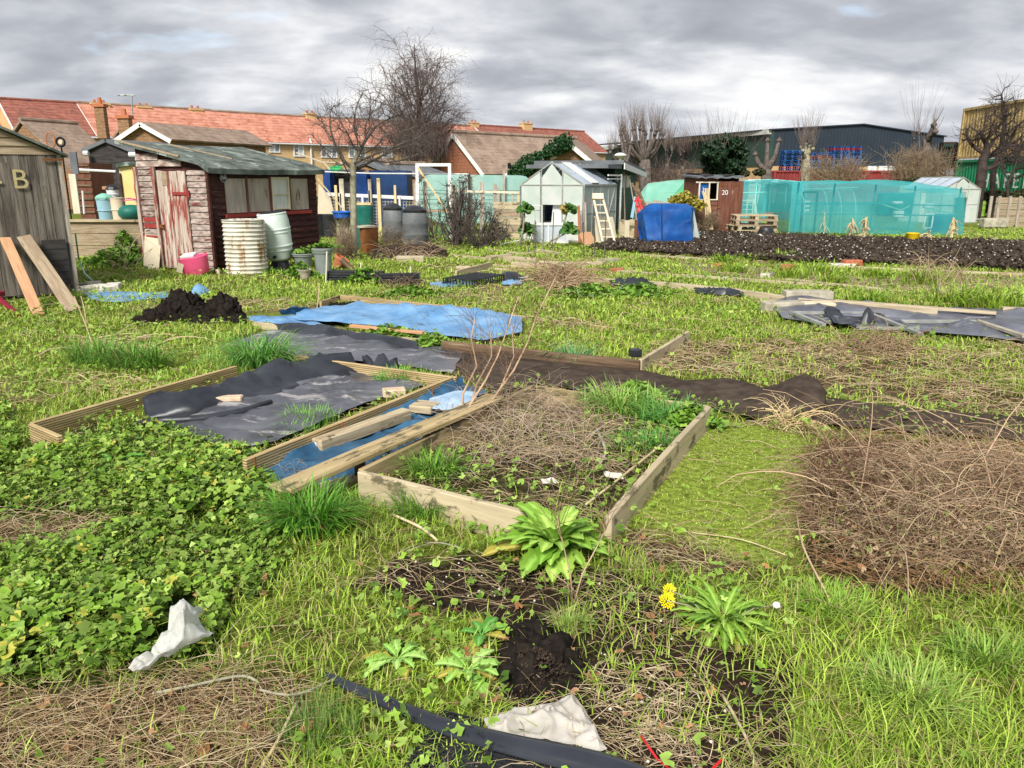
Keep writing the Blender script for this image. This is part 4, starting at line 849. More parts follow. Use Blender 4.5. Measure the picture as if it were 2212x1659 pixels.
# bare pale heap & ropes
# lattice fence with white rails
Yf = 22.6; t = thing('lattice_fence', 'wire lattice fence with white rails and yellow posts behind the bins', 'fence', P(800,500,Yf)); m = MB()
for k in range(4):
    pass
a, b = P(700,419,Yf), P(899,428,Yf); MB().beam(a, b, .05, .09).build('top_rail', W['white_wood'], t); 
wm_ = MB(); zt = P(700,424,Yf).z
x = a.x
while x < b.x: wm_.box((x, Yf+.05, zt*.5), (.012,.012,zt)); x += .085
z = .06
while z < zt: wm_.box(((a.x+b.x)/2, Yf+.05, z), (b.x-a.x,.012,.012)); z += .085
wm_.build('wire_mesh', W['rope'], t)
for (u, v0, mt_, w_) in ((725,400,'yellow_wood',.07),(737,386,'cream_wood',.12),(735+0,418,'white_wood',.05),(798,387,'fence_grey',.09),(797,412,'white_wood',.05),(817,385,'yellow_wood',.09),(853,400,'yellow_wood',.06),(896,391,'fence_grey',.09),(863,424,'white_wood',.05),(783,424,'white_wood',.05)):
    p = P(u, v0, Yf-.06); MB().box((p.x, Yf-.07, p.z/2), (w_,.05,p.z)).build('post', W[mt_], t)
o = tag(MB().tube([P(702,371,Yf-.3), P(800,374.5,Yf-.3), P(1012,376,Yf-.3)], .018, 6).build('pipe_rail', W['white'], None), 'thin white pipe running level above the lattice fence', 'rail')
# white cage frame
Yc = 22.0; t = thing('cage_frame', 'tall white timber frame with a diagonal brace, part of a fruit cage', 'frame', P(935,523,Yc)); 
for u, u2 in ((901,903.5),(971,974)): a, b = P(u,353,Yc), P(u2,522,Yc); MB().beam(b, a, .085, .085, up=(0,1,0)).build('post', W['white_wood'], t)
MB().beam(P(901,356,Yc), P(972,356,Yc), .08, .08).build('top_rail', W['white_wood'], t); MB().beam(P(903,362,Yc-.06), P(968,460,Yc-.06), .04, .05).build('brace', W['yellow_wood'], t)
MB().beam(P(905,456,Yc), P(970,456,Yc), .03, .03).build('lower_rail', W['orange_plank'], t); m = MB()
a, b = P(948,520,Yc), P(971,520,Yc); x = a.x
while x < b.x: m.box((x,Yc+.02,.55),(.01,.01,1.1)); x += .07
z = .05
while z < 1.1: m.box(((a.x+b.x)/2,Yc+.02,z),(b.x-a.x,.01,.01)); z += .07
m.build('mesh_panel', W['palegreen'], t)
# aqua windbreak
def netwall(name, label, pts, Y0, Y1, mt, rows=5, cat='net', sag=.05):
    # pts: list of (U, Vtop, Vbottom); wall interpolated from depth Y0 to Y1
    m = MB(); vs = []; n = len(pts)
    for i, (u, v0, v1) in enumerate(pts):
        Y = Y0 + (Y1-Y0)*i/(n-1); a, b = P(u, v0, Y), P(u, v1, Y)
        for k in range(rows+1): p = b.lerp(a, k/rows); p.y += sag*sin(i*1.9+k*1.3)*.8; vs.append(p)
    m.add(vs, [(i*(rows+1)+k, (i+1)*(rows+1)+k, (i+1)*(rows+1)+k+1, i*(rows+1)+k+1) for i in range(n-1) for k in range(rows)]); o = m.build(name, W[mt], None, smooth=True); return tag(o, label, cat)
t = thing('windbreak', 'long aqua windbreak netting stretched behind the fruit cage', 'windbreak', P(1010,480,24))
vs = [(903,405),(907,392),(916,381),(930,376.5)] + [(u, 376.5+ (u-930)*.012) for u in range(945,1135,12)] + [(1136,381),(1146,390)]
m = MB(); vv = []; rows = 6
for i, (u, v) in enumerate(vs):
    a, b = P(u, v, 24), P(u, 482 if u > 940 else 470, 24)
    for k in range(rows+1): p = b.lerp(a, k/rows); p.y += .05*sin(i*1.7+k); vv.append(p)
m.add(vv, [(i*(rows+1)+k, (i+1)*(rows+1)+k, (i+1)*(rows+1)+k+1, i*(rows+1)+k+1) for i in range(len(vs)-1) for k in range(rows)]); m.build('netting', W['aqua'], t, smooth=True)
for u, v0, mt_ in ((1013,374,'bark_dark'),(1088.5,370,'fence_grey'),(1077,404,'fence_grey')): a = P(u, v0, 23.85); MB().box((a.x,a.y,a.z/2),(.07,.07,a.z)).build('post', W[mt_], t)
for v in (411, 431, 452): MB().beam(P(905,v,23.88), P(1125,v+1,23.88), .015, .015).build('batten', W['bin_green'], t)
# stake row in front
ti = thing('stake_fence', 'row of weathered stakes joined by a thin pale rail in front of the aqua netting', 'fence', P(1030,520,22.4))
for u, v0, w_ in ((918,392,.1),(975,399,.14),(984,404,.05),(1041,393,.11),(1069,397,.1),(1108,419,.06),(1120,420,.05)):
    a = P(u, v0, 22.4); MB().box((a.x,22.4,a.z/2),(w_,.06,a.z)).build('stake', W['fence_grey'] if w_!=.05 else W['yellow_wood'], ti)
MB().beam(P(976,412.5,22.35), P(1125,416,22.35), .025, .06).build('rail', W['cream_wood'], ti); MB().beam(P(915,455,22.35), P(968,455,22.35), .02, .04).build('lower_rail', W['orange_plank'], ti)
# low board wall right of the shrubs
a, b = P(1068,450,21.6), P(1124,450,21.6); t = thing('board_wall', 'low weathered wall of rough boards left of the greenhouse', 'wall', ((a.x+b.x)/2,21.6,0)); zt = P(1070,436,21.6).z
for k in range(5): MB().box(((a.x+b.x)/2+random.uniform(-.03,.03), 21.6, zt*(k+.5)/5), (b.x-a.x,.04,zt/5-.015)).build('board', W['grey_plank'] if k%2 else W['pale_board'], t)
t = thing('hanging_pallet', 'small crate of pale slats below the rough board wall', 'crate', P(1085,495,21.2)); m = MB()
for v in (478,484,490,496): m.beam(P(1068,v,21.2), P(1093,v,21.2), .02, .06)
m.build('slats', W['pale_board'], t); m = MB()
for u in (1068,1080,1092): m.beam(P(u,500,21.24), P(u,476,21.24), .05, .02, up=(0,1,0))
m.build('uprights', W['fence_grey'], t)
# navy tarpaulin shelters
def tarpshed(label, u0, u1, v0, v1, Y, mt, bulge=.0, grp=None):
    a, b = P(u0,v0,Y), P(u1,v1,Y); m = MB(); vs = []; nx_, nz_ = 10, 6
    for i in range(nx_+1):
        for k in range(nz_+1):
            x = a.x+(b.x-a.x)*i/nx_; z = a.z*k/nz_; vs.append((x, Y + .1*mn.noise(Vector((x*2,z*2,Y))), z - (.05*abs(sin(i*1.2)) if k==nz_ else 0)))
    m.add(vs, [(i*(nz_+1)+k, (i+1)*(nz_+1)+k, (i+1)*(nz_+1)+k+1, i*(nz_+1)+k+1) for i in range(nx_) for k in range(nz_)])
    m.box(((a.x+b.x)/2, Y+.8, a.z-.06), (b.x-a.x, 1.5, .04)); m.box((a.x+.02, Y+.8, a.z/2),(.03,1.4,a.z-.1)).box((b.x-.02, Y+.8, a.z/2),(.03,1.4,a.z-.1))
    o = m.build('tarpaulin_shelter', W[mt], None, smooth=30); return tag(o, label, 'shelter', grp)
W['navy_b'] = mat('bright_navy_tarp', (.007,.035,.15), (.012,.06,.24), 2, .5, bump=.4, bd=.03, bscale=5)
tarpshed('small blue tarpaulin shelter nearest the mossy roof', 697, 716, 366, 440, 27, 'navy_b'); tarpshed('middle blue tarpaulin panel behind the pale tree trunk', 768, 794, 369, 440, 27.5, 'navy_b')
tarpshed('large navy tarpaulin shelter behind the lattice fence', 797, 881, 366, 440, 28, 'navy')
t = thing('dark_shelter', 'dark open fronted shelter between the blue tarpaulins', 'shelter', P(745,440,27.8)); a, b = P(712,369,27.8), P(770,440,27.8)
MB().box(((a.x+b.x)/2, 28.6, a.z/2), (b.x-a.x,1.4,a.z)).build('wall', W['black_wood'], t); MB().box(((a.x+b.x)/2, 28.4, a.z+.03), (b.x-a.x+.2,1.8,.06)).build('roof', W['felt_grey'], t)
t = thing('green_hose_coil', 'coil of bright green hose hanging above the blue shelters', 'hose', P(725,364,22)); W['bright_green'] = mat('bright_green_hose', (.02,.4,.12), None, rough=.4)
MB().tube([P(726+12*cos(a), 362+3*sin(a)+k, 22) for k in (0,1.5,3) for a in np.linspace(0,2*pi,16)], .02, 5).build('coil', W['bright_green'], t)
o = tag(MB().tube([P(700,351,21), P(735,352,20.5), P(768,363,18.6), P(745,366,20)], .022, 5).build('washing_line', W['rope'], None), 'pale line tied to the top of the tree trunk', 'line')
house('outbuilding', 'low grey roofed outbuilding behind the navy shelter', P(860,372,36), P(900,372,37), 4, 1.7, 2.3, W['brown_brick'], W['felt_grey'], barge=False, gutter=False)
house('outbuilding', 'low grey roof behind the white cage frame', P(915,374,36), P(985,374,38), 4, 1.6, 2.15, W['brown_brick'], W['felt_grey'], barge=False, gutter=False)
# ---- greenhouse
def greenhouse(label, FR, ax, wdt, L, eave, ridge, clutter=True, whitish=True):
    ax = Vector(ax).normalized(); lf_ = Vector((-ax.y, ax.x, 0)); t = thing('greenhouse', label, 'greenhouse', tuple(FR))
    def q(s, l, z): return FR + lf_*(s*wdt) + ax*l + Vector((0,0,z))
    fr = MB(); r = .022
    def bar(a, b, w=r): fr.beam(a, b, w*1.4, w*1.4, up=(.1,.2,1) if abs((Vector(b)-Vector(a)).normalized().z) > .9 else (0,0,1))
    ns = 4
    for k in range(ns+1):
        l = L*k/ns
        for s in (0, 1): bar(q(s,l,0), q(s,l,eave)); bar(q(s,l,eave), q(.5,l,ridge))
    for s in (0, 1): bar(q(s,0,0), q(s,L,0), .03); bar(q(s,0,eave), q(s,L,eave), .03); bar(q(s,0,eave*.5), q(s,L,eave*.5), .012)
    bar(q(.5,0,ridge), q(.5,L,ridge), .035); bar(q(.75,0,(eave+ridge)/2), q(.75,L,(eave+ridge)/2), .012); bar(q(.25,0,(eave+ridge)/2), q(.25,L,(eave+ridge)/2), .012)
    for l in (0, L):
        bar(q(0,l,0), q(1,l,0), .03)
        for s in (.33,.66): bar(q(s,l,0), q(s,l,eave+(ridge-eave)*.66))
        bar(q(0,l,eave), q(1,l,eave), .02); bar(q(0,l,eave*.55), q(.33,l,eave*.55), .012); bar(q(.66,l,eave*.55), q(1,l,eave*.55), .012)
    bar(q(.1,L*.9,.1), q(.02,L*.55,eave-.1), .014); bar(q(0,L*.62,.1), q(0,L*.98,eave-.05), .02)
    fr.build('frame', W['alu'], t)
    for s in (0, 1):
        g_ = MB()
        for k in range(ns): g_.prism([q(s,L*k/ns+.03,.03), q(s,L*(k+1)/ns-.03,.03), q(s,L*(k+1)/ns-.03,eave-.03), q(s,L*k/ns+.03,eave-.03)], lf_*.004)
        g_.build('side_glass', W['glass'] if s == 0 else W['glass_dirty'], t); g_ = MB(); sg = 0 if s == 0 else 1
        for k in range(ns):
            if k == 1 and s == 0: continue
            g_.prism([q(s,L*k/ns+.03,eave+.02), q(s,L*(k+1)/ns-.03,eave+.02), q(.5,L*(k+1)/ns-.03,ridge-.01), q(.5,L*k/ns+.03,ridge-.01)], (0,0,.004))
        g_.build('roof_glass', W['roof_glass'], t)
    MB().prism([q(.03,L*.25+.02,eave+.05), q(.03,L*.5,eave+.05), q(.5,L*.5,ridge+.02), q(.5,L*.25+.02,ridge+.02)], (0,0,.012)).build('white_roof_sheet', W['white'], t)
    for l, nm in ((0,'front_glass'),(L,'rear_glass')):
        g_ = MB(); g_.prism([q(.02,l,.03), q(.32,l,.03), q(.32,l,eave+(ridge-eave)*.6), q(.02,l,eave)], ax*.004).prism([q(.68,l,.03), q(.98,l,.03), q(.98,l,eave), q(.68,l,eave+(ridge-eave)*.6)], ax*.004).prism([q(.34,l,.95), q(.65,l,.95), q(.65,l,eave+.2), q(.5,l,ridge-.03), q(.34,l,eave+.2)], ax*.004)
        g_.build(nm, W['glass_dirty'], t)
    if clutter:
        MB().box(q(.5,L*.55,.42), (wdt*.75, L*.7, .05), rz=math.atan2(ax.y,ax.x)-pi/2).build('bench', W['pale_board'], t); c2 = MB(); random.seed(8)
        MB().prism([q(.1,.1,.02),q(.55,.1,.02),q(.5,.14,1.05),q(.12,.14,1.0)], ax*.02).build('white_panel', W['white'], t)
    return t, q
FRg = Vector((1.88, 21.0, 0)); gh, gq = greenhouse('aluminium greenhouse with milky panes in the centre of the allotments', FRg, (.454,.891,0), 1.86, 2.45, 1.46, 2.04)
def small_in(name, label, cat, q, mt, r, h):
    t = tag(MB().lathe([(r*.75,0),(r,h*.9),(r*1.08,h*.92),(r*1.08,h),(r*.9,h),(.01,h*.8)], tuple(q), 14).build(name, W[mt], None, smooth=40), label, cat); return t
small_in('bowl', 'pale green basin on the greenhouse bench', 'basin', gq(.6,.9,.445), 'palegreen', .2, .14); small_in('bucket', 'white bucket on the bench inside the greenhouse', 'bucket', gq(.35,.8,.445), 'white', .14, .3)
small_in('flower_pot', 'black pot on the greenhouse bench near its right side', 'plant pot', gq(.14,1.5,.445), 'black_pl', .14, .22); small_in('bucket', 'dark green bucket at the back of the greenhouse bench', 'bucket', gq(.75,1.7,.445), 'bin_green', .16, .3)
# white framed panel leaning in front
a, b = P(1151,530,20.6), P(1228,530,20.6); zt = P(1151,481,20.6).z; t = thing('window_panel', 'white framed glass panel leaning in front of the greenhouse', 'window frame', ((a.x+b.x)/2,20.6,0)); m = MB(); wd = b.x-a.x; Mw = frame_dir((a.x,20.5,0),(1,.08,0))
m.box((wd/2,0,zt-.03),(wd,.04,.07)).box((wd/2,0,.03),(wd,.04,.05)).box((.03,0,zt/2),(.05,.04,zt-.12)).box((wd-.03,0,zt/2),(.05,.04,zt-.12)).box((wd*.43,0,zt/2),(.03,.03,zt-.12)); m.build('frame', W['white_wood'], t, Mw); W['milky'] = mat('milky_panel', (.5,.56,.62), (.62,.66,.7), 2, .3, alpha=.9); MB().box((wd/2,.01,zt/2),(wd-.1,.008,zt-.12)).build('pane', W['milky'], t, Mw)
t = thing('bent_pipe', 'white pipe bent to a corner rising from the left of the leaning glass panel', 'pipe', P(1172,500,20.4)); MB().tube([P(1127,438,20.7), P(1145,389+2,20.7)][:0] or [P(1146,444,20.4), P(1171,444.5,20.4), P(1171,518,20.4)], .018, 6).build('pipe', W['white'], t)
# ladder, ply sheet, orange board
La, Lb_ = G(1316, 529), P(1291, 425, G(1316,529).y+.35); t = thing('wooden_ladder', 'pale wooden step ladder leaning on the greenhouse side', 'ladder', tuple(La)); s_ = Vector((.155,0,0))
for k in (-1, 1): MB().beam(La+s_*k, Lb_+s_*k*.75, .05, .07, up=(0,-1,.3)).build('rail', W['cream_wood'], t)
MB().beam(Lb_-s_*.9, Lb_+s_*.9, .14, .16, up=(0,-1,.3)).build('top_step', W['cream_wood'], t)
for k in range(1, 6): p = La.lerp(Lb_, k/6); MB().beam(p-s_, p+s_, .09, .03).build('rung', W['cream_wood'], t)
a, b = G(1288,526), G(1334,523); up = Vector((-.05,.28,.68)); tag(MB().prism([a,b,b+up+Vector((-.06,0,-.04)),a+up], (0,.015,0)).build('plywood_sheet', W['cream_ply'], None), 'cream plywood sheet leaning behind the wooden ladder', 'sheet')
a, b = G(1262,533), G(1292,530); up = Vector((-.12,.25,.32)); tag(MB().prism([a,b,b+up+Vector((-.05,0,-.0)),a+up], (0,.03,0)).build('orange_board', W['orange_plank'], None), 'orange brown board tilted at the foot of the ladder', 'board')
for k, (u, v0, v1, w_, mt_, lb) in enumerate(((1252,444,518,.06,'terra','red brown post at the right front corner of the greenhouse'),(1266,437,500,.05,'fence_grey','grey slanted batten inside the right greenhouse corner'))):
    a = P(u, v1, 20.8); b = P(u-2, v0, 20.8); a.z = 0; tag(MB().beam(a,b,w_,w_,up=(0,1,0)).build('batten', W[mt_], None), lb, 'post')
# green hut with white fascia
Yh = 26; A_, B_ = P(1322,479,Yh), P(1374,476,Yh); Hc = P(1374,476,Yh)
Mh, Lh = frame_of(P(1328,400,24.2), P(1373,400,27.2)); zt = 2.0
t = thing('green_hut', 'dark green hut with a white fascia and grey felt roof behind the greenhouse', 'hut', Mh.translation)
MB().box((Lh/2-.0,1.1,.98), (Lh,2.2,1.96)).build('wall', W['green_wood'], t, Mh); MB().prism([(-.0,-.25,2.04),(Lh+.4,-.25,1.80),(Lh+.4,-.25,1.92),(0,-.25,2.16)], (0,2.8,0)).build('roof', W['felt_grey'], t, Mh)
MB().prism([(-.0,-.29,1.9),(Lh+.4,-.29,1.68),(Lh+.4,-.29,1.82),(0,-.29,2.08)], (0,.03,0)).build('fascia', W['white_wood'], t, Mh)
Mi = Mh.inverted(); a = Mi @ OP(1340,407,Mh@Vector((0,0,0)),Mh@Vector((Lh,0,0))); b = Mi @ OP(1361,362,Mh@Vector((0,0,0)),Mh@Vector((Lh,0,0)))
wf = MB(); 
for xx in (a.x, (a.x+b.x)/2, b.x): wf.box((xx,-.02,(a.z+1.78)/2),(.06,.04,1.78-a.z))
wfo = wf.build('window', W['grey_plank'], t, Mh); MB().box(((a.x+b.x)/2,-.01,(a.z+1.75)/2),(b.x-a.x-.06,.012,1.7-a.z)).build('curtain', W['curtain'], wfo, Mh)
p = OP(1332.5,336.5+0,Mh@Vector((0,0,0)),Mh@Vector((Lh,0,0))); p = OP(1334.5,338,Mh@Vector((0,0,0)),Mh@Vector((Lh,0,0))); xa = Mh.to_3x3() @ Vector((1,0,0)); ya = Mh.to_3x3() @ Vector((0,-1,0)); p.z = 1.62
MB().box((0,0,0),(.16,.01,.14),M=Matrix.Translation(p+ya*.015) @ Mh.to_3x3().to_4x4()).build('number_plate', W['white'], t); text('21', 'lettering', p+ya*.025, xa, (0,0,1), .15, W['ink'], t)
m = MB(); m.box((-.9,1.0,1.96),(1.75,2.4,.1)); m.build('side_roof', W['felt_grey'], t, Mh); MB().box((-.9,-.2,1.72),(1.75,.03,.04)).box((-.05,-.2,.9),(.06,.05,1.7)).box((-.9,-.2,1.62),(1.75,.03,.03)).build('porch_frame', W['white_wood'], t, Mh); MB().box((-.9,1.6,.95),(1.7,.05,1.88)).build('porch_wall', W['navy'], t, Mh)
tag(MB().prism([P(1378,351-7,27),P(1404,344+2,27),P(1404,352,27),P(1378,352,27)], (0,1.5,0)).build('white_board', W['white_wood'], None), 'short white board sticking out right of the green hut fascia', 'board') if False else None
for (u0_,v0_,u1_,v1_,lb) in ((1350,478,1347,352,'thin pole standing against the green hut wall, left one'),(1376,474,1360,388,'thin dark pole leaning on the green hut wall, right one')):
    a = P(u0_,v0_,24.6); b = P(u1_,v1_,24.9); tag(MB().tube([a,b],.018,5).build('thin_pole', W['fence_grey'], None), lb, 'pole')
# red folding step and timber stack by the blue tarp
t = thing('folding_ladder', 'small folding ladder with red steps beside the green hut', 'ladder', P(1375,480,22.6)); m = MB()
m.beam(P(1363,470,22.6), P(1371,425,22.8), .04,.04,up=(0,1,0)).beam(P(1366,472,22.6), P(1373,427,22.8), .04,.04,up=(0,1,0)); m.build('rear_rails', W['lightblue'], t)
m = MB(); m.beam(P(1386,478,22.4), P(1372,427,22.8), .05,.05,up=(0,1,0)).beam(P(1392,470,22.4), P(1378,426,22.8), .05,.05,up=(0,1,0))
m.build('front_rails', W['red_pl'], t); m = MB()
for k in range(4): a = P(1384,470,22.4).lerp(P(1373,430,22.8),k/3.3); m.box(a+Vector((.04,0,0)), (.2,.1,.035))
m.build('steps', W['red_pl'], t)
for k,(u,u2) in enumerate(((1390,1365),(1396,1372),(1401,1378))):
    a, b = P(u,462,22.9), P(u2,395+k*6,23.2); tag(MB().beam(a,b,.06,.03,up=(0,-1,.2)).build('timber_length', W['dark_board'], None), ['leftmost dark timber length leaning on the green hut','middle dark timber length leaning on the green hut','dark timber length on the green hut nearest the blue tarpaulin'][k], 'timber', 'dark timbers leaning on the green hut')
for k in range(4):
    u = 1337+11*k; a = P(u,503,21.6); z_ = P(u,474+2*(k%2),21.6).z; tag(MB().box((a.x+.07,21.6+.02*k,z_/2),(.14,.04,z_)).build('short_board', W[['pale_board','cream_ply','pale_board','brown_wood'][k]], None), ['pale short board by the cream plywood','cream short board, second from the plywood','pale short board, third from the plywood','red brown short board nearest the blue tarpaulin'][k], 'board')
# blue tarpaulin covered cube
b0 = [(1384,529),(1420,534),(1493,537),(1502,520)]; m = MB()
T0, T1 = P(1377,470,20.0), None
base = [P(1381,521,20.6), P(1400,531,19.95), P(1495,536,19.9), P(1500,520,21.4), P(1395,515,21.8)]
mid = [P(1377.5,462,20.7), P(1389,458,20.1), P(1494,449,19.95), P(1500,449,21.4), P(1392,452,21.9)]
topp = [P(1401,442,20.9), P(1407,441,20.35), P(1480,441,20.3), P(1484,440,21.2), P(1405,439,21.6)]
for p in base: p.z = 0
vs = []; NS = 12; rings = [base]; 
def ringpts(r):
    out = []
    for i in range(5):
        for k in range(NS): out.append(Vector(r[i]).lerp(Vector(r[(i+1)%5]), k/NS))
    return out
R0, R1, R2 = ringpts(base), ringpts(mid), ringpts(topp); rows_ = [R0] + [[a.lerp(b,k/8) for a, b in zip(R0,R1)] for k in range(1,9)] + [[a.lerp(b,k/4) for a, b in zip(R1,R2)] for k in range(1,5)]
cc = sum((Vector(p) for p in mid), Vector())/5; N5 = 5*NS
for j, rw in enumerate(rows_):
    for i, p in enumerate(rw):
        d = (p-cc); d.z = 0; d.normalize(); q = p + d*(.05*mn.noise(p*3.2)+.03*mn.noise(p*9)+.022*sin(i*1.9+j*.4)*(1-j/14)); vs.append(q)
fs = [(j*N5+i, j*N5+(i+1)%N5, (j+1)*N5+(i+1)%N5, (j+1)*N5+i) for j in range(len(rows_)-1) for i in range(N5)]; tcp = len(vs); vs.append(sum(vs[-N5:], Vector())/N5 + Vector((0,0,.02))); fs += [(tcp-N5+i, tcp-N5+(i+1)%N5, tcp) for i in range(N5)]
t = thing('covered_stack', 'bright blue tarpaulin wrapped round a boxy stack on the dug soil', 'tarpaulin', (cc.x,cc.y,0)); MB().add(vs, fs).build('tarpaulin', W['tarp_blue'], t, smooth=28)
MB().tube([P(1429,441,20.2),P(1429,470,19.86),P(1430,535,19.84)], .012, 5).build('cord', W['navy'], t)
a, b = P(1497,455,20.6), P(1512,521,20.6); MB().prism([P(1494,458,20.6),P(1499,455,20.6),P(1512,519,20.6),P(1498,521,20.6)], (0,.4,0)).build('grey_sheet', W['glass_dirty'], t)
# ---------------------------------------------------------------- right half: tunnels, brown shed, containers' neighbours
random.seed(31)
def hoops(label, name, pts, mt, hoop_mt, cat, nh=6, grp=None, axis=None, hr=.018, sagk=.04, nseg=14, skin=True, longit=True):
    # pts: (P0 left foot, P1 right foot, height) cross sections along the tunnel
    t = thing(name, label, cat, tuple((pts[0][0]+pts[-1][1])/2), grp); m = MB(); vs = []; hm = MB(); n = len(pts); K = nseg
    def sec(i_f):
        i = min(int(i_f), n-2); f = i_f-i; a = pts[i][0].lerp(pts[i+1][0], f); b = pts[i][1].lerp(pts[i+1][1], f); h = pts[i][2]*(1-f)+pts[i+1][2]*f; out = []
        for k in range(K+1):
            th_ = pi*k/K; s = (1-cos(th_))/2; s = s*.75 + .25*(.5-.5*math.copysign(abs(cos(th_))**.5, cos(th_)))
            out.append(a.lerp(b, s) + Vector((0,0,h*sin(th_)**.62)))
        return out
    ns = nh*4
    for j in range(ns+1):
        s = sec(j/ns*(n-1)); dip = sagk*(1 if j % 4 else 0)*(1 if j % 4 == 2 else .7)
        for k, p in enumerate(s): vs.append(p + Vector((0,0,.012 - dip*sin(pi*k/K))) + Vector((.02*mn.noise(p*3),.02*mn.noise(p*3+Vector((5,0,0))),.01)))
        if j % 4 == 0:
            hm.tube([p for p in s], hr, 6)
    m.add(vs, [(j*(K+1)+k, j*(K+1)+k+1, (j+1)*(K+1)+k+1, (j+1)*(K+1)+k) for j in range(ns) for k in range(K)]); m.build('netting', W[mt], t, smooth=True)
    if longit:
        for fr_ in (.28,.5,.72):
            k = int(K*fr_); hm.tube([sec(j/ns*(n-1))[k] for j in range(0,ns+1,4)], hr, 5)
    hm.build('hoops', W[hoop_mt], t); return t
def far(u, Y, z=0): p = P(u, 400, Y); p.z = z; return p
# pale green tunnels behind the blue tarpaulin: run left-right, seen end-on-ish
def tunnel_lr(label, u0, u1, vt0, vt1, vb, Y, D, mt, hoop, nh=4, cat='netting tunnel', grp=None):
    a0, a1 = P(u0, vb, Y), P(u1, vb, Y); a0.z = a1.z = 0; h0, h1 = P(u0, vt0, Y+D/2).z, P(u1, vt1, Y+D/2).z
    return hoops(label, 'net_tunnel', [(a0, a0+Vector((0,D,0)), h0), ((a0+a1)/2, (a0+a1)/2+Vector((0,D,0)), (h0+h1)/2+.04), (a1, a1+Vector((0,D,0)), h1)], mt, hoop, cat, nh)
a, b = P(1371,432,29), P(1440,432,29); W['tgreen'] = W['palegreen']
t = hoops('pale green net tunnel with a rounded end behind the blue tarpaulin', 'net_tunnel', [(far(1372,29), far(1374,31), .1), (far(1380,29), far(1382,31), 1.0), (far(1400,29), far(1402,31.2), 1.5), (far(1505,29), far(1505,31.2), 1.62)], 'palegreen', 'palegreen', 'netting tunnel', 5)
t2 = hoops('brighter green net draped tunnel between the pale one and the brown shed', 'net_tunnel', [(far(1440,28), far(1442,28.9), .1), (far(1450,28), far(1452,28.9), .9), (far(1475,28), far(1476,29), 1.5), (far(1508,28), far(1508,29), 1.6)], 'midgreen', 'midgreen', 'netting tunnel', 4)
a = P(1484,398,27.6); tag(MB().beam((a.x,27.6,0), a, .05,.05,up=(0,1,0)).build('stake', W['cream_wood'], None), 'pale stake standing in front of the green nets', 'stake')
t = thing('slat_fence', 'low weathered fence of narrow upright slats behind the blue tarpaulin', 'fence', P(1420,470,26.5)); m = MB(); x0, x1 = P(1376,430,26.5).x, P(1512,430,26.5).x; x = x0
while x < x1: h_ = .95+random.uniform(-.08,.04); m.box((x,26.5+random.uniform(-.02,.02),h_/2),(.1,.02,h_)); x += .115
m.build('slats', W['fence_grey'], t); MB().box(((x0+x1)/2,26.55,.75),(x1-x0,.04,.07)).build('rail', W['fence_grey'], t)
# brown shed marked 20
Ya = 24.4; A_ = P(1504,478,Ya); B_ = P(1592,478,Ya); A_.z = B_.z = 0; Mn, Ln = frame_of(A_, B_+Vector((0,.15,0))); t = thing('tool_shed', 'red brown shed marked 20 with an open window and a ragged felt roof', 'shed', Mn.translation); zt = P(1504,384,Ya).z
D_ = 1.3; MB().box((Ln/2, D_, zt/2), (Ln,.04,zt)).box((.02, D_/2, zt/2), (.04,D_-.05,zt)).box((Ln*.25,.02,.5),(Ln*.5,.04,1.0)).box((Ln*.25,.02,zt-.07),(Ln*.5,.04,.16)).build('wall', W['brown_wood'], t, Mn)
sb = MB(); z = .0
while z < zt-.05: sb.prism([(Ln,0,z),(Ln+.03,0,z),(Ln+.008,0,z+.15),(Ln,0,z+.15)], (0,D_,0)); z += .15
sb.build('side_clapboards', W['brown_wood'], t, Mn); fb = MB(); z = .0
while z < .98: fb.prism([(0,0,z),(0,-.03,z),(0,-.008,z+.14),(0,0,z+.14)], (Ln*.5,0,0)); z += .14
fb.build('front_clapboards', W['brown_wood'], t, Mn); dd = MB()
for k in range(6): dd.box((Ln*.5+.06+.13*k+.01,-.035,zt/2-.04),(.124,.03,zt-.12))
dr_ = dd.build('door', W['brown_wood'], t, Mn, bev=.003); MB().box((Ln*.62,-.055,zt-.22),(.22,.01,.04)).box((Ln*.92,-.055,zt-.22),(.22,.01,.04)).box((Ln*.53,-.06,.78),(.1,.02,.04)).build('hinges', W['rust'], dr_, Mn)
xm = Mn.to_3x3() @ Vector((1,0,0)); text('20', 'lettering', Mn @ Vector((Ln*.66,-.056,zt-.44)), xm, (0,0,1), .2, W['white_ink'], t, .003); text('E', 'lettering', Mn @ Vector((Ln*.86,-.054,zt-.42)), xm, (0,0,1), .13, W['concrete'], t, .003)
wf = MB()
for xx in (.03, Ln*.27, Ln*.48): wf.box((xx,-.02,(1.0+zt-.15)/2),(.04,.04,zt-1.15))
wf.box((Ln*.25,-.02,1.01),(Ln*.5,.05,.03)).box((Ln*.42,-.03,zt-.13),(Ln*.98,.02,.04)); w2 = wf.build('window_frame', W['cream_wood'], t, Mn)
MB().box((Ln*.145,.03,1.2),(Ln*.2,.02,.55)).build('blue_sack', W['tarp_blue'], t, Mn); MB().box((Ln*.3,D_-.06,1.2),(Ln*.55,.02,1.2)).build('dark_interior', W['dark'], t, Mn)  # near-black panel paints the shade inside the open window
rv = MB(); ng = 12; vs = []
for j in (0,1):
    for i in range(ng+1): vs.append((-.08+(Ln+.2)*i/ng, -.15 if j==0 else D_+.12, zt+.03+.02*sin(i*2.3)+(.05 if j else 0)*1+.015*random.random()))
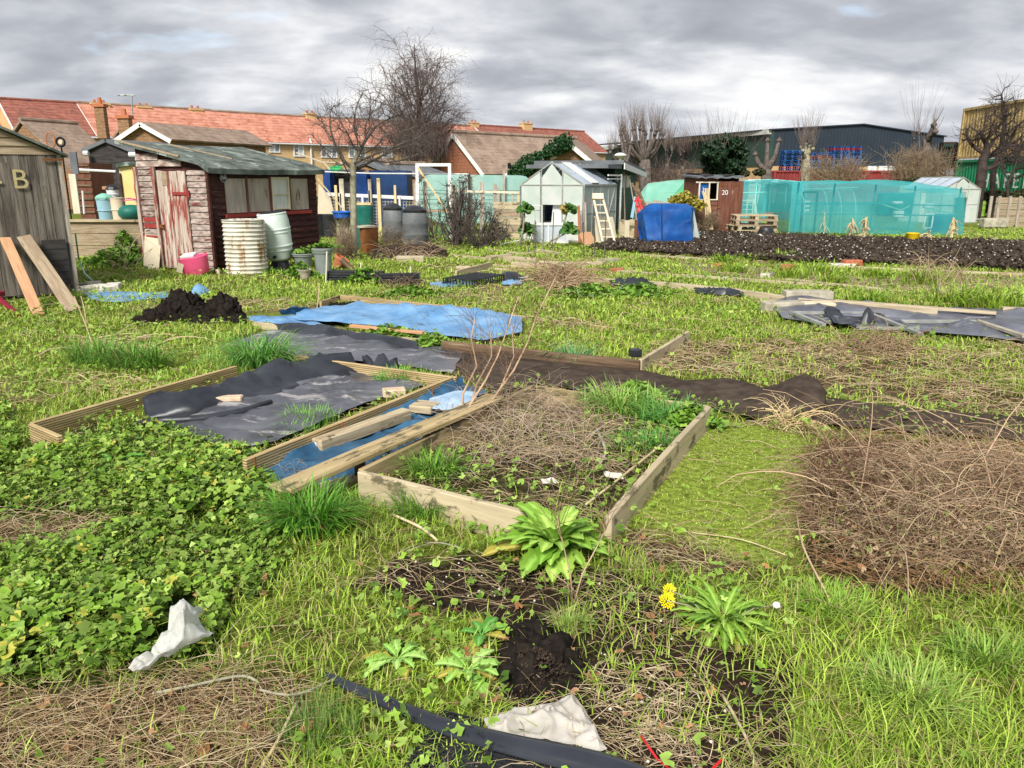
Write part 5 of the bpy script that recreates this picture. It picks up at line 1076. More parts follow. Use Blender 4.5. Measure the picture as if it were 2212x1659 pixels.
vs += [(x,y,z-.05) for x,y,z in vs]; fs = [(i,i+1,ng+2+i,ng+1+i) for i in range(ng)]; o_ = 2*(ng+1); fs += [(o_+ng+1+i,o_+ng+2+i,o_+i+1,o_+i) for i in range(ng)] + [(i+o_,i+1+o_,i+1,i) for i in range(ng)] + [(0,ng+1,ng+1+o_,o_),(ng,ng+o_,2*ng+1+o_,2*ng+1)]
rf = rv.add(vs,fs).build('roof', W['felt_grey'], t, Mn); MB().prism([(0,-.12,zt+.05),(Ln*.22,-.1,zt+.12),(Ln*.4,-.12,zt+.05)],(0,.5,0)).prism([(Ln*.6,-.1,zt+.06),(Ln*.8,-.12,zt+.1),(Ln*.95,-.1,zt+.06)],(0,.5,0)).build('loose_felt', W['black_wood'], rf, Mn)
# canes against the shed
random.seed(6)
for k in range(14):
    u = 1521+random.uniform(-2,14); a = P(u+random.uniform(2,12), 470, Ya-.6); b = P(1515+random.uniform(-2,18), 405+random.uniform(-3,14), Ya-.12); a.z = .15
    tag(MB().tube([a,b], .016, 5).build('bamboo_cane', W['cane'], None), 'bamboo cane in the bundle leaning on the brown shed window', 'cane', 'bundle of canes leaning on the brown shed')
# weathered pallets
def wood_pallet(q, rz, mt, Mn=None):
    return pallet_mesh('p', None, None, None)
q = P(1631,494,23.4); q.z = 0
for k in range(4):
    o = pallet_mesh('p',None,None,None).build('pallet', W['old_beam'] if k%2 else W['grey_plank'], None, Matrix.Translation((q.x+random.uniform(-.06,.06),q.y+.3,.01+.148*k)) @ Matrix.Rotation(random.uniform(-.12,.12),4,'Z')); tag(o, ['bottom pallet of the mossy stack beside the brown shed','second lowest pallet of the mossy stack','third pallet up in the mossy stack','top pallet of the mossy stack beside the brown shed'][k], 'pallet', 'weathered pallets by the brown shed')
q = P(1655,496,22.8); t = tag(MB().lathe([(.1,0),(.2,.06),(.22,.16),(.18,.26),(.08,.3),(.01,.3)], (q.x,q.y,0), 18).build('black_tub', W['black_pl'], None, smooth=40), 'round black tub lying right of the pallet stack', 'tub')
for k, (u, v, w_) in enumerate(((1602,497,.2),(1622,499,.3),(1640,499,.16))):
    q = P(u, v, 22.6); tag(MB().box((q.x,q.y,.05),(w_,.18,.1),rz=k).build('rubble_piece', W['white'], None, bev=.015), ['white lump left below the pallets','long white lump below the pallets','white lump nearest the black tub'][k], 'rubble')
q = G(1502,508); rag('net_scrap', 'turquoise scrap of net lying left of the pallets', 'net', [P(1486+0,505,22),P(1500,508,21.7),P(1513,505,22),P(1502,500,22.6)], .1, 'teal', .08)
# rear teal tunnel
def far(u, Y, z=0): p = P(u, 400, Y); p.z = z; return p
t = hoops('rear turquoise net tunnel right of the brown shed', 'net_tunnel', [(far(1604,27.3), far(1606,29.2), 1.55), (far(1665,26.8), far(1668,28.8), 1.6), (far(1735,26), far(1737,28), 1.52)], 'teal', 'teal_hoop', 'netting tunnel', 4)
# lattice and frames inside
t = thing('wire_panel', 'rusty wire panel standing between the two turquoise tunnels', 'panel', far(1690,24.8)); m = MB()
for u in (1655,1664,1672,1681,1690,1699,1708): m.tube([far(u,24.8), far(u,24.8,.62)], .012, 4)
for z in (.08,.25,.42,.6): m.tube([far(1655,24.8,z), far(1708,24.8,z)], .012, 4)
m.build('wires', W['terra'], t); MB().box((far(1682,25).x,25,.2),(.9,.03,.35)).build('yellow_net', W['lime'], t)
t = thing('pale_trellis', 'pale green trellis against the left side of the rear tunnel', 'trellis', far(1615,25.6)); m = MB()
for k in range(7): m.tube([far(1603,25.6,.12+.14*k), far(1631,25.6,.12+.14*k)], .012, 4)
for u in (1604,1617,1630): m.tube([far(u,25.6), far(u,25.6,1.0)], .02, 5)
m.tube([far(1647,25.4), far(1632,25.6,1.0)], .03, 5); m.build('bars', W['aqua'], t)
# front teal tunnel (large walk-in cage with flat sides)
Yt = 23.2
t = thing('crop_cage', 'large turquoise walk-in net cage with hoops and a sagging top at the right', 'net cage', far(1900,Yt))
topv = [(1712,394),(1728,391.5),(1760,391),(1807,389),(1842,391.5),(1875,389),(1904,387.5),(1935,389),(1965,391.5),(1996,394),(2020,399),(2045,402),(2068,405),(2082,407),(2088,414)]
botv = [(1703,503),(1722,502),(1760,502.5),(1807,503),(1842,504),(1875,505),(1904,505),(1935,506),(1965,507),(1996,507),(2020,507),(2045,507),(2068,506),(2080,506),(2082,505)]
vs = []; K = 10; Dp = 2.4
def front_p(i, k): a, b = P(*botv[i], Yt), P(*topv[i], Yt); return b.lerp(a, k/K)
cols = []
for i in range(len(topv)-1):
    for s in range(4): cols.append((i, s/4))
cols.append((len(topv)-2, 1.0)); m = MB(); R_ = []
for (i, f) in cols:
    row = []
    for k in range(K+1):
        p = front_p(i,k).lerp(front_p(i+1,k), f); p.y += .07*mn.noise(Vector((p.x*1.7,p.z*1.3,1))) + .03*mn.noise(Vector((p.x*6,p.z*2,7))) - .12*(1-k/K)*0 + .16*(1-k/K)**3 + (.14 if k==0 else 0); row.append(p)
    b = row[0]; 
    for k in range(1,5): row.insert(0, Vector((row[-1].x*0+b.x*(1+.0*k), Yt + Dp*k/4+.1, b.z - .02*k - .05*sin(pi*(f))*(1 if k<4 else 0))))
    bk = row[0]
    for k in range(1,4): row.insert(0, Vector((bk.x, bk.y+.05, bk.z*(1-k/3))))
    R_.append(row)
W_ = len(R_[0]); vs = [p for r in R_ for p in r]; m.add(vs, [(j*W_+k, j*W_+k+1, (j+1)*W_+k+1, (j+1)*W_+k) for j in range(len(R_)-1) for k in range(W_-1)]); m.build('netting', W['teal'], t, smooth=True)
for i_ in (0, len(topv)-1): e = [front_p(i_,k) for k in range(K+1)]; MB().add(e+[p+Vector((.05,Dp,0)) for p in e], [(k,k+1,K+2+k,K+1+k) for k in range(K)]).build('end_netting', W['teal'], t, smooth=True)
W['teal_dark'] = mat('dark_teal_post', (.01,.2,.22), None)
po = MB()
for u in (1724,1802,1891,1976,2075): a, b = far(u-3,Yt+.12), P(u+2,394+(u-1724)*.03,Yt+.1); po.tube([a,b], .025, 6)
for v0, v1 in ((440,445),(462,468)): po.tube([P(1718,v0,Yt+.1), P(1900,v0+0,Yt+.1), P(2084,v1,Yt+.1)], .018, 5)
po.build('posts', W['teal_dark'], t); ho = MB()
for u, hh in ((1745,1.25),(1795,1.3),(1825,1.32),(1857,1.32)):
    ho.tube([far(u,Yt+.5+.0) + Vector((0,1.4*(1-cos(a))/2,hh*sin(a)**.7)) for a in np.linspace(0.001,pi-.001,14)] , .016, 5)
ho.tube([P(1735,409,Yt+.9), P(1855,405,Yt+.9)], .018, 5).tube([P(1898,439,Yt+.4),P(1946,454,Yt+.4),P(1975,440,Yt+.3)], .02, 5).tube([P(1995,447,Yt+.3), P(2062,463,Yt+.3)], .02, 5); ho.build('inner_hoops', W['aqua'], t)
def inside(name, label, cat, u0, u1, v0, v1, Y, mt): 
    a, b = P(u0,v0,Y), P(u1,v1,Y); tag(MB().box(((a.x+b.x)/2,Y+.1,(a.z+max(b.z,0))/2),(b.x-a.x,.2,a.z-max(b.z,0))).build(name, W[mt], None, bev=.02), label, cat)
t = thing('door_frame', 'dark framed opening with white steps seen through the left of the turquoise cage', 'door', far(1748,24.2)); a, b = P(1736,415,24.2), P(1759,490,24.2); m = MB()
m.box((a.x,24.2,a.z/2),(.05,.05,a.z)).box((b.x,24.2,a.z/2),(.05,.05,a.z)).box(((a.x+b.x)/2,24.2,a.z),(b.x-a.x,.05,.05)); m.build('frame', W['dark'], t)
m = MB()
for k in range(4): m.box(((a.x+b.x)/2,24.4,a.z-.15-.13*k),(.16,.05,.05))
m.build('steps', W['white'], t); inside('net_bundle', 'dark folded net heaped inside the right end of the turquoise cage', 'net', 2014,2058,463,503,24.6,'navy_b')
for k,(u0_,u1_,v0_,v1_) in enumerate(((1932,1951,435,441),(1935,1953,456,470),(2000,2018,440,450),(2044,2056,462,476))): inside('white_card', ['upper small white card inside the turquoise cage','lower square white card inside the turquoise cage','pale card right of the white ones in the cage','pale card beside the dark net in the cage'][k], 'card', u0_,u1_,v0_,v1_,24.8,'white')
a, b = P(1908,417,25.2), P(1975,430,25.2); tag(MB().box(((a.x+b.x)/2,25.4,.85),(b.x-a.x,.4,.7)).build('storage_chest', W['teal_dark'], None, bev=.03), 'dark chest seen through the middle of the turquoise cage', 'chest')
t = thing('window_panel', 'pale framed window leaning low inside the turquoise cage', 'window frame', far(2000,24)); m = MB()
p0, p1, p2, p3 = P(1995,492,24), P(2012,492,24), P(2017,462,24.2), P(2001,462,24.2)
for a_, b_ in ((p0,p1),(p1,p2),(p2,p3),(p3,p0)): m.beam(a_,b_,.04,.04)
m.build('frame', W['white_wood'], t)
# yellow trug
g = G(1974,526); t = thing('tub_trug', 'bright yellow tub on the edge of the dug soil', 'tub', (g.x,g.y,0)); r_ = 13.5*mpp(g)
MB().lathe([(r_*.78,.0),(r_*.86,.02),(r_*.98,.2),(r_*1.04,.21),(r_*1.04,.235),(r_*.95,.235),(r_*.8,.05),(.01,.04)], (g.x,g.y+.1,.03), 24).build('body', W['yellow_pl'], t, smooth=40)
# small greenhouse and barrels behind the cage
g2, q2 = greenhouse('small old greenhouse half hidden behind the right end of the turquoise cage', far(2120,30.5), (-.35,.94,0), 1.9, 1.9, 1.25, 1.68, clutter=False)
barrel('water_barrel', 'blue barrel between the turquoise cage and the lime green barrel', 'barrel', 2084, 2100, 441, 473, 'blue_pl', [(.85,0),(1,.05),(1,.95),(.9,1),(.01,1)])
barrel('water_butt', 'lime green ribbed barrel behind the turquoise cage', 'barrel', 2101, 2129, 434, 471, 'lime', [(.85,0),(.98,.08),(1.04,.12),(.98,.16),(1,.5),(1.05,.54),(1,.58),(1,.8),(1.05,.84),(1,.88),(.96,.98),(.8,1),(.01,1)])
t = thing('compost_bay', 'weathered board compost bay at the right edge', 'compost bay', far(2178,27)); a, b = P(2145,476,27), P(2212,476,27); m = MB(); zt = P(2150,426,27).z; nb_ = 5
for k in range(nb_): m.box(((a.x+b.x)/2+.1,27,zt*(k+.5)/nb_),(b.x-a.x+.2,.04,zt/nb_-.02))
m.build('front_boards', W['grey_plank'], t); m = MB()
for u in (2146,2164,2187,2209): p = far(u,26.95); m.box((p.x,26.95,zt/2+.02),(.09,.05,zt+.04))
m.build('posts', W['fence_grey'], t); 
a = far(2134,26.3); tag(MB().box((a.x+.35,26.3,.22),(.75,.35,.3)).build('grey_tub', W['concrete'], None, bev=.03), 'pale square trough in front of the compost bay', 'trough')
tag(MB().beam(G(2095,474)+Vector((0,0,.04)), G(2160,482)+Vector((0,0,.04)), .12,.04).build('fallen_board', W['white_wood'], None), 'white board lying in front of the trough', 'board')
tag(MB().beam(G(2112,486)+Vector((0,0,.03)), G(2200,489)+Vector((0,0,.03)), .05,.03).build('fallen_cane', W['white_wood'], None), 'thin white strip lying on the grass below the white board', 'board')

# ---------------------------------------------------------------- trees: branches grown towards a cloud of points
def colonize(root, pts, step, infl, kill, trunk=(), iters=90, seed=0):
    rs = np.random.default_rng(seed); nodes = [np.array(root, float)]; par = [-1]
    for p in trunk: nodes.append(np.array(p, float)); par.append(len(nodes)-2)
    A = np.array(pts, float)
    for it in range(iters):
        N = np.array(nodes); d = np.linalg.norm(A[:,None]-N[None], axis=2); j = d.argmin(1); dm = d[np.arange(len(A)), j]
        keep = dm > kill; A, j, dm = A[keep], j[keep], dm[keep]
        if not len(A): break
        act = dm < infl
        if not act.any():
            k = dm.argmin(); act = np.zeros(len(A), bool); act[k] = True
        new = {}
        for a_, jj in zip(A[act], j[act]): v = a_-N[jj]; new.setdefault(jj, []).append(v/np.linalg.norm(v))
        add = 0
        for jj, vv in new.items():
            v = np.sum(vv, 0) + rs.normal(0,.12,3); n_ = np.linalg.norm(v)
            if n_ < 1e-3: continue
            nodes.append(N[jj]+v/n_*step); par.append(jj); add += 1
        if not add or len(nodes) > 5200: break
    return np.array(nodes), np.array(par)
def radii(nodes, par, r0, rmin, ex=2.3):
    w = np.zeros(len(nodes)); ch = np.zeros(len(nodes), int)
    for p in par:
        if p >= 0: ch[p] += 1
    w[ch == 0] = 1
    for i in range(len(nodes)-1, 0, -1): w[par[i]] += w[i]
    r = w**(1/ex); return np.maximum(rmin, r/r[0]*r0), ch == 0
def limbs(Pa, Pb, ra, rb, k=4):
    n = len(Pa); d = Pb-Pa; L = np.linalg.norm(d, axis=1, keepdims=True); d = d/np.maximum(L,1e-6); ref = np.where(np.abs(d[:,2:3])<.9, np.array([[0,0,1.]]), np.array([[1.,0,0]]))
    a = np.cross(d, ref); a /= np.linalg.norm(a, axis=1, keepdims=True); b = np.cross(d, a); V = np.zeros((n, 2*k, 3)); Pa = Pa - d*ra[:,None]*.3; Pb = Pb + d*rb[:,None]*.3
    for i in range(k): c_, s_ = cos(2*pi*i/k), sin(2*pi*i/k); V[:,i] = Pa+(a*c_+b*s_)*ra[:,None]; V[:,k+i] = Pb+(a*c_+b*s_)*(rb*.95)[:,None]
    F = np.array([[i, (i+1)%k, k+(i+1)%k, k+i] for i in range(k)]); F = (F[None]+np.arange(n)[:,None,None]*2*k).reshape(-1,4); return V.reshape(-1,3), F
def strands(Pn, r0, r1, k=3):      # Pn: n x m x 3 curved strands
    n, m, _ = Pn.shape; ra = np.linspace(0,1,m)
    Pa, Pb = Pn[:,:-1].reshape(-1,3), Pn[:,1:].reshape(-1,3); r0 = np.broadcast_to(np.asarray(r0), (n,)); r1 = np.broadcast_to(np.asarray(r1), (n,))
    R = r0[:,None]*(1-ra)+r1[:,None]*ra; return limbs(Pa, Pb, R[:,:-1].ravel(), R[:,1:].ravel(), k)
def cloud(c, rad_, n, seed=0, shell=0.0, cut=None):
    rs = np.random.default_rng(seed); out = []
    while len(out) < n:
        p = rs.uniform(-1,1,3); l = np.linalg.norm(p)
        if l > 1 or l < shell: continue
        q = np.array(c)+p*np.array(rad_)
        if cut is None or cut(q): out.append(q)
    return out
def tree(name, label, cat, base, trunk, pts, r0, rmin, step, infl, kill, bark, twig, ntw=0, twl=.4, droop=-.2, twr=.006, seed=0, group=None, trk=3, spread=.7, ex=2.3, up=0.0, tk=3, bigf=.22):
    nodes, par = colonize(base, pts, step, infl, kill, trunk, seed=seed); r, tip = radii(nodes, par, r0, rmin, ex); t = thing(name, label, cat, tuple(base), group)
    i = np.arange(1, len(nodes)); big = r[i] > r0*bigf; rp = r[par[i]]; rp = np.minimum(rp, r[i]*1.7+.002)
    V, F = limbs(nodes[par[i]][big], nodes[i][big], rp[big], r[i][big], 7); npmesh('trunk', V, F, W[bark], t, smooth=True)
    V, F = limbs(nodes[par[i]][~big], nodes[i][~big], rp[~big], r[i][~big], 4)
    if ntw:
        rs = np.random.default_rng(seed+5); cand = np.where(r < max(r0*.3, rmin*1.3))[0]; cand = cand[cand>0]; k = rs.choice(cand, ntw); s = nodes[k]; d = s-nodes[par[k]]; d /= np.maximum(np.linalg.norm(d, axis=1, keepdims=True),1e-6)
        d = d + rs.normal(0,spread,(ntw,3)); d[:,2] += up; d /= np.linalg.norm(d, axis=1, keepdims=True); L = twl*rs.uniform(.4,1.3,ntw); m_ = 4; P_ = np.zeros((ntw, m_, 3)); P_[:,0] = s
        for q in range(1, m_): d = d + rs.normal(0,.13,(ntw,3)) + np.array([0,0,droop]); d /= np.linalg.norm(d, axis=1, keepdims=True); P_[:,q] = P_[:,q-1]+d*(L/(m_-1))[:,None]
        V2, F2 = strands(P_, twr, twr*.5, tk); F = np.concatenate([F, F2+len(V)]); V = np.concatenate([V, V2])
    npmesh('crown', V, F, W[twig], t); return t
def v3(p): return np.array(tuple(p))
def env(U_, V_, Y, rx, ry, rd): c_ = P(U_, V_, Y); k = Y/FPX; return v3(c_), (rx*k, rd, ry*k)
# big tree behind the allotments, seen against the terrace roofs
Yq = 46; b0 = P(888, 395, Yq); base = (b0.x, Yq, 0); trunk = [tuple(P(888-(388-v)*.02, v, Yq)) for v in range(382,268,-12)]
def crowntree(name, label, base, top, envs, nl, r0, seed, Y, droop=.3, n2=10, n3=6, mats=('bark_dark','twig_red'), fork=.3):
    rs = np.random.default_rng(seed); t = thing(name, label, 'tree', base); B = np.array(base); T = v3(P(*top, Y)); m = MB()
    tp = [B+(T-B)*f+np.array([.25*sin(f*7+seed),.1*sin(f*5),0])*f for f in np.linspace(0,1,14)]; m.tube(tp, [r0*(1-.93*f) for f in np.linspace(0,1,14)], 9); m.build('trunk', W[mats[0]], t, smooth=True); tp = np.array(tp)
    def bez(A, C, D, k, jit): f = np.linspace(0,1,k)[None,:,None]; Q = A[:,None]*(1-f)**2+2*C[:,None]*f*(1-f)+D[:,None]*f**2; j = rs.normal(0,1,Q.shape)*jit; j[:,0] = 0; return Q+j
    E = []
    for (u, v, rx, ry, w_) in envs:
        c_, r_ = env(u, v, Y, rx, ry, 2.6); d = rs.normal(0,1,(int(nl*w_),3)); d /= np.linalg.norm(d,axis=1,keepdims=True); d[:,2] = np.where(d[:,2]<-.2,-d[:,2]*.5,d[:,2]); E.append(c_+d*r_*rs.uniform(.7,1,(len(d),1)))
    E = np.concatenate(E); n = len(E); H = T[2]-B[2]; f = np.clip((E[:,2]-B[2])/H-rs.uniform(.12,.38,n), fork, .93); i = np.clip((f*13).astype(int),0,12); A = tp[i]+(tp[i+1]-tp[i])*(f*13-i)[:,None]
    C = A*.45+E*.55; C[:,2] -= .12*np.linalg.norm(E-A,axis=1)*0; C[:,2] += np.where(E[:,2]>A[:,2]+.5, -.35, .5)*.8; L1 = bez(A, C, E, 9, .06); r1 = r0*.34*(1-f)**.6*rs.uniform(.7,1.1,n); r1 = np.maximum(r1,.028); V1,F1 = strands(L1, r1, .012, 5)
    def sub(L, k, ln, up, out, dz): # children of strands L
        N, M, _ = L.shape; a = rs.integers(0,N,N*k); j = rs.integers(int(M*.25),M,N*k); S_ = L[a,j]; d = L[a,j]-L[a,j-1]; d /= np.maximum(np.linalg.norm(d,axis=1,keepdims=True),1e-6); d = d*.8+rs.normal(0,out,(N*k,3)); d[:,2] += up; d /= np.linalg.norm(d,axis=1,keepdims=True); l = (ln*rs.uniform(.4,1.2,N*k))[:,None]; e = S_+d*l; e[:,2] -= dz*l[:,0]; return bez(S_, S_+d*l*.6, e, 5, .02)
    L2 = sub(L1, n2, 1.5, .15, .55, .25); L3 = sub(L2, n3, .85, .0, .6, droop); L4 = sub(L3, 1, .6, -.1, .5, droop*1.5)
    V2,F2 = strands(L2, .013, .006, 4); V3,F3 = strands(L3, .006, .0033, 3); V4,F4 = strands(L4, .0038, .0025, 3); Vs = [V1,V2,V3,V4]; o_ = np.cumsum([0]+[len(v) for v in Vs[:-1]]); npmesh('crown', np.concatenate(Vs), np.concatenate([F_+q for F_,q in zip((F1,F2,F3,F4),o_)]), W[mats[1]], t); return t
crowntree('birch_tree', 'tallest bare tree with fine drooping twigs, in front of the terrace', base, (905,98), [(893,195,88,98,1),(850,270,60,50,.3),(940,262,50,60,.45)], 34, .28, 4, Yq)
# darker drooping mass of twigs low on its right side
rs = np.random.default_rng(3); n_ = 1900; cc_, rr_ = env(915,290,Yq,62,38,2.2); p0 = cc_ + rs.normal(0,.45,(n_,3))*np.array(rr_); d = rs.normal(0,.35,(n_,3)); d[:,2] = -1; P_ = np.stack([p0, p0+d*.35, p0+d*np.array([.5,.5,1])*.7, p0+d*np.array([.45,.45,1])*1.1],1); V,F = strands(P_, .009, .005, 3); npmesh('drooping_twigs', V, F, W['twig_red'], bpy.data.objects['birch_tree'])
# apple tree behind the bins with a pale trunk
g = G(765,556); Yq = g.y; base = (g.x, Yq, 0); trunk = [tuple(P(765-(556-v)*.012, v, Yq)) for v in range(540,352,-18)]
pts = cloud(*env(765,300,Yq,62,95,1.0), 260, 11) + cloud(*env(850,300,Yq,95,62,1.0), 300, 12) + cloud(*env(715,285,Yq,50,60,.8), 130, 13) + cloud(*env(820,235,Yq,70,45,.8), 150, 14)
pts = [p for p in pts if p[2] > 1.75]
tree('apple_tree', 'wide spreading bare fruit tree on a thin pale trunk behind the bins', 'tree', base, trunk, pts, .07, .005, .085, 1.6, .15, 'bark_pale', 'bark', 1500, .34, .03, .0034, 5, spread=.75, bigf=.6, ex=2.0)
# pollards beyond the green hut
def pollard(label, u, Y, heads, vtr, r0, twn, twl, seed, name='pollard_tree', bark='bark', tw='twig_grey', vb=385, twr=.012, branch_r=.11):
    base = P(u, vb, Y); base.z = 0; t = thing(name, label, 'tree', tuple(base)); fork = P(u, vtr, Y); m = MB(); m.tube([base, base.lerp(fork,.5)+Vector((.1,0,0)), fork], [r0*1.2, r0, r0*.9], 8); rs = random.Random(seed)
    tips = []
    for (hu, hv) in heads:
        hp = P(hu, hv, Y+rs.uniform(-1,1)); midp = fork.lerp(hp, .5) + Vector(((hp.x-fork.x)*.18, 0, -.12*abs(hp.x-fork.x))); m.tube([fork-Vector((0,0,.2)), fork.lerp(midp,.6)+Vector((0,0,-.05)), midp, hp], [r0*.6, branch_r*.9, branch_r*.7, branch_r*.55], 6); m.lathe([(.02,-branch_r*.8),(branch_r*.85,-.04),(branch_r*.9,.05),(.04,branch_r*.9)], hp, 7, wob=.4); tips.append(hp)
    m.build('trunk', W[bark], t, smooth=True); r2_ = np.random.default_rng(seed); k = r2_.integers(0, len(tips), twn); s = np.array([tuple(tips[i]) for i in k]); d = r2_.normal(0,.33,(twn,3)); d[:,2] = 1; d += (s-np.array(tuple(fork)))*.06; L = twl*r2_.uniform(.35,1.1,twn)[:,None]; P_ = np.stack([s, s+d*L*.5, s+d*np.array([.8,.8,1])*L],1); V,F = strands(P_, twr, twr*.4, 3); npmesh('crown', V, F, W[tw], t); return t
pollard('many headed pollard tree, largest of the trees left of the ivy clad one', 1392, 44, [(1347,283),(1355,294),(1366,281),(1372,278),(1382,279),(1389,281),(1395,290),(1407,281),(1414,290),(1420,281),(1426,290),(1431,300),(1343,300)], 345, .36, 420, 1.3, 1, twr=.007)
pollard('smaller pollard left of the many headed one, beside the hut roof', 1352, 42, [(1341,291),(1345,308),(1330,318),(1318,330),(1352,322),(1362,310)], 350, .2, 220, 1.0, 2, twr=.007)
pollard('slim bare tree just right of the many headed pollard', 1441, 50, [(1438,325),(1443,312),(1452,330)], 350, .14, 90, 1.4, 3, branch_r=.06); pollard('slim brown tree between the slim bare one and the ivy clad tree', 1475, 50, [(1470,335),(1478,328),(1482,340)], 352, .16, 160, 1.2, 4, tw='twig_red', branch_r=.06)
pollard('forked bare trunk with cut limbs in front of the dark warehouse corner', 1655, 50, [(1631,334),(1683,304),(1658,304)], 366, .36, 14, .3, 5, 'pollard_tree', 'bark', branch_r=.2)
pollard('pollard stump with a spray of upright shoots in front of the blue pallets', 1740, 48, [(1731,318),(1740,312),(1750,316),(1756,322),(1735,326)], 335, .3, 120, 1.9, 6, bark='bark_pale', branch_r=.13, twr=.01)
pollard('tall thin leaning trunk with a knobbly top left of the containers', 2004, 40, [(2017,270),(2020,285)], 300, .22, 26, .8, 7, branch_r=.16)
pollard('slender leafless saplings rising above the warehouse eave', 1983, 42, [(1975,300),(1985,290),(1995,305)], 340, .08, 34, 2.6, 8, branch_r=.05, twr=.007)
# upright twigs above the ivy clad tree
q = P(1562,310,46); rs = np.random.default_rng(9); n_ = 120; s = np.array([q.x,46,q.z])+rs.normal(0,1,(n_,3))*np.array([1.0,.6,.2]); d = rs.normal(0,.22,(n_,3)); d[:,0] += (s[:,0]-q.x)*.25; d[:,2] = 1; L = rs.uniform(.7,1.9,n_)[:,None]; 
t_ivy = thing('ivy_tree', 'dense dark ivy clad tree with bare shoots above, in front of the warehouse', 'tree', (q.x,46,0)); V,F = strands(np.stack([s,s+d*L*.5,s+d*L],1), .007, .003, 3); npmesh('shoots', V, F, W['twig_grey'], t_ivy)
MB().tube([(q.x-.3,46,0),(q.x,46,2),(q.x,46,3.6)], [.3,.25,.12], 8).build('trunk', W['bark'], t_ivy)
def leafcloud(C, R, n, size, col1, col2, seed, pw=.35, up=.3):
    # n small leaves filling ellipsoids C (k x 3), R (k x 3); near the outside of each lump
    rs = np.random.default_rng(seed); C, R = np.array(C, float), np.array(R, float); k = rs.choice(len(C), n, p=np.prod(R,1)**.67/np.sum(np.prod(R,1)**.67)); d = rs.normal(0,1,(n,3)); d /= np.linalg.norm(d,axis=1,keepdims=True); rad_ = rs.uniform(0,1,n)**pw
    d *= (1 + .25*np.sin(d[:,0:1]*5+k[:,None])*np.cos(d[:,2:3]*6)); p = C[k]+d*R[k]*rad_[:,None]; nrm_ = d*.7+rs.normal(0,.6,(n,3)); nrm_[:,2] += up; nrm_ /= np.linalg.norm(nrm_,axis=1,keepdims=True)
    a = np.cross(nrm_, rs.normal(0,1,(n,3))); a /= np.linalg.norm(a,axis=1,keepdims=True); b = np.cross(nrm_, a); s = size*rs.uniform(.6,1.3,n)[:,None]
    V = np.stack([p-a*s*.5, p+b*s*.42, p+a*s*.6, p-b*s*.42],1).reshape(-1,3); F = np.arange(4*n).reshape(-1,4); t_ = rs.uniform(0,1,(n,1)); c_ = np.array(col1)*(1-t_)+np.array(col2)*t_; c_ *= rs.uniform(.75,1.2,(n,1)); return V, F, np.repeat(c_,4,0)
C = []; R = []; rs = np.random.default_rng(7)
for (u, v, r_) in ((1530,320,13),(1545,310,15),(1570,306,16),(1592,312,15),(1600,330,15),(1580,330,20),(1550,335,20),(1530,345,14),(1540,360,15),(1565,360,20),(1590,358,16),(1604,350,8),(1522,332,8),(1600,372,10),(1575,376,14),(1550,378,9),(1527,368,7)):
    p = P(u,v,46+rs.uniform(-.8,.8)); C.append(tuple(p)); R.append((r_*46/FPX,.7,r_*46/FPX))
V,F,c_ = leafcloud(C,R,15000,.15,(.012,.035,.018),(.035,.075,.03),1); npmesh('crown', V, F, W['ivy'], t_ivy, col=c_)
# ivy on the bungalow gable
C = []; R = []
for f in np.linspace(0,1,12): u, v = 1222-92*f, 306+56*f; p = P(u,v,40.7); C.append((p.x,40.6,p.z)); R.append((.42+.1*sin(f*9),.35,.36+.1*cos(f*7)))
for f in np.linspace(0,1,6): u, v = 1150-36*f, 356+16*f; p = P(u,v,40.5); C.append((p.x,40.4,p.z)); R.append((.45,.4,.4))
V,F,c_ = leafcloud(C,R,9000,.11,(.012,.05,.018),(.04,.11,.03),2); o = npmesh('ivy', V, F, W['ivy'], None, col=c_); tag(o, 'thick ivy running down the left slope of the bungalow gable', 'ivy')
# right gnarled trees in front of the containers
Yq = 33
def gnarl(label, u, vb, fork, envs, r0, seed, n=200, Y=33, tw=700, twl=.7):
    base = P(u, vb, Y); base.z = 0; tr = [tuple(Vector(base).lerp(P(*fork, Y), k/6)) for k in range(1,7)]; pts = []
    for k, e in enumerate(envs): pts += cloud(*env(e[0],e[1],Y,e[2],e[3],1.0), n, seed+k)
    return tree('gnarled_tree', label, 'tree', tuple(base), tr, pts, r0, .02, .16, 2.6, .3, 'bark_dark', 'bark_dark', tw, twl, .06, .008, seed, spread=.7, ex=2.0)
gnarl('gnarled dark tree leaning in front of the container stack', 2108, 470, (2124,345), [(2150,290,52,55),(2105,290,22,22),(2185,330,40,30)], .2, 21, 110)
gnarl('second dark tree at the right edge in front of the green container', 2140, 470, (2146,370), [(2190,280,42,62),(2165,240,30,55)], .12, 22, 90, 35, 400)
gnarl('yellowish scrubby tree at the right edge of the photo', 2180, 470, (2176,400), [(2195,350,30,50)], .06, 24, 70, 31, 350, .5)
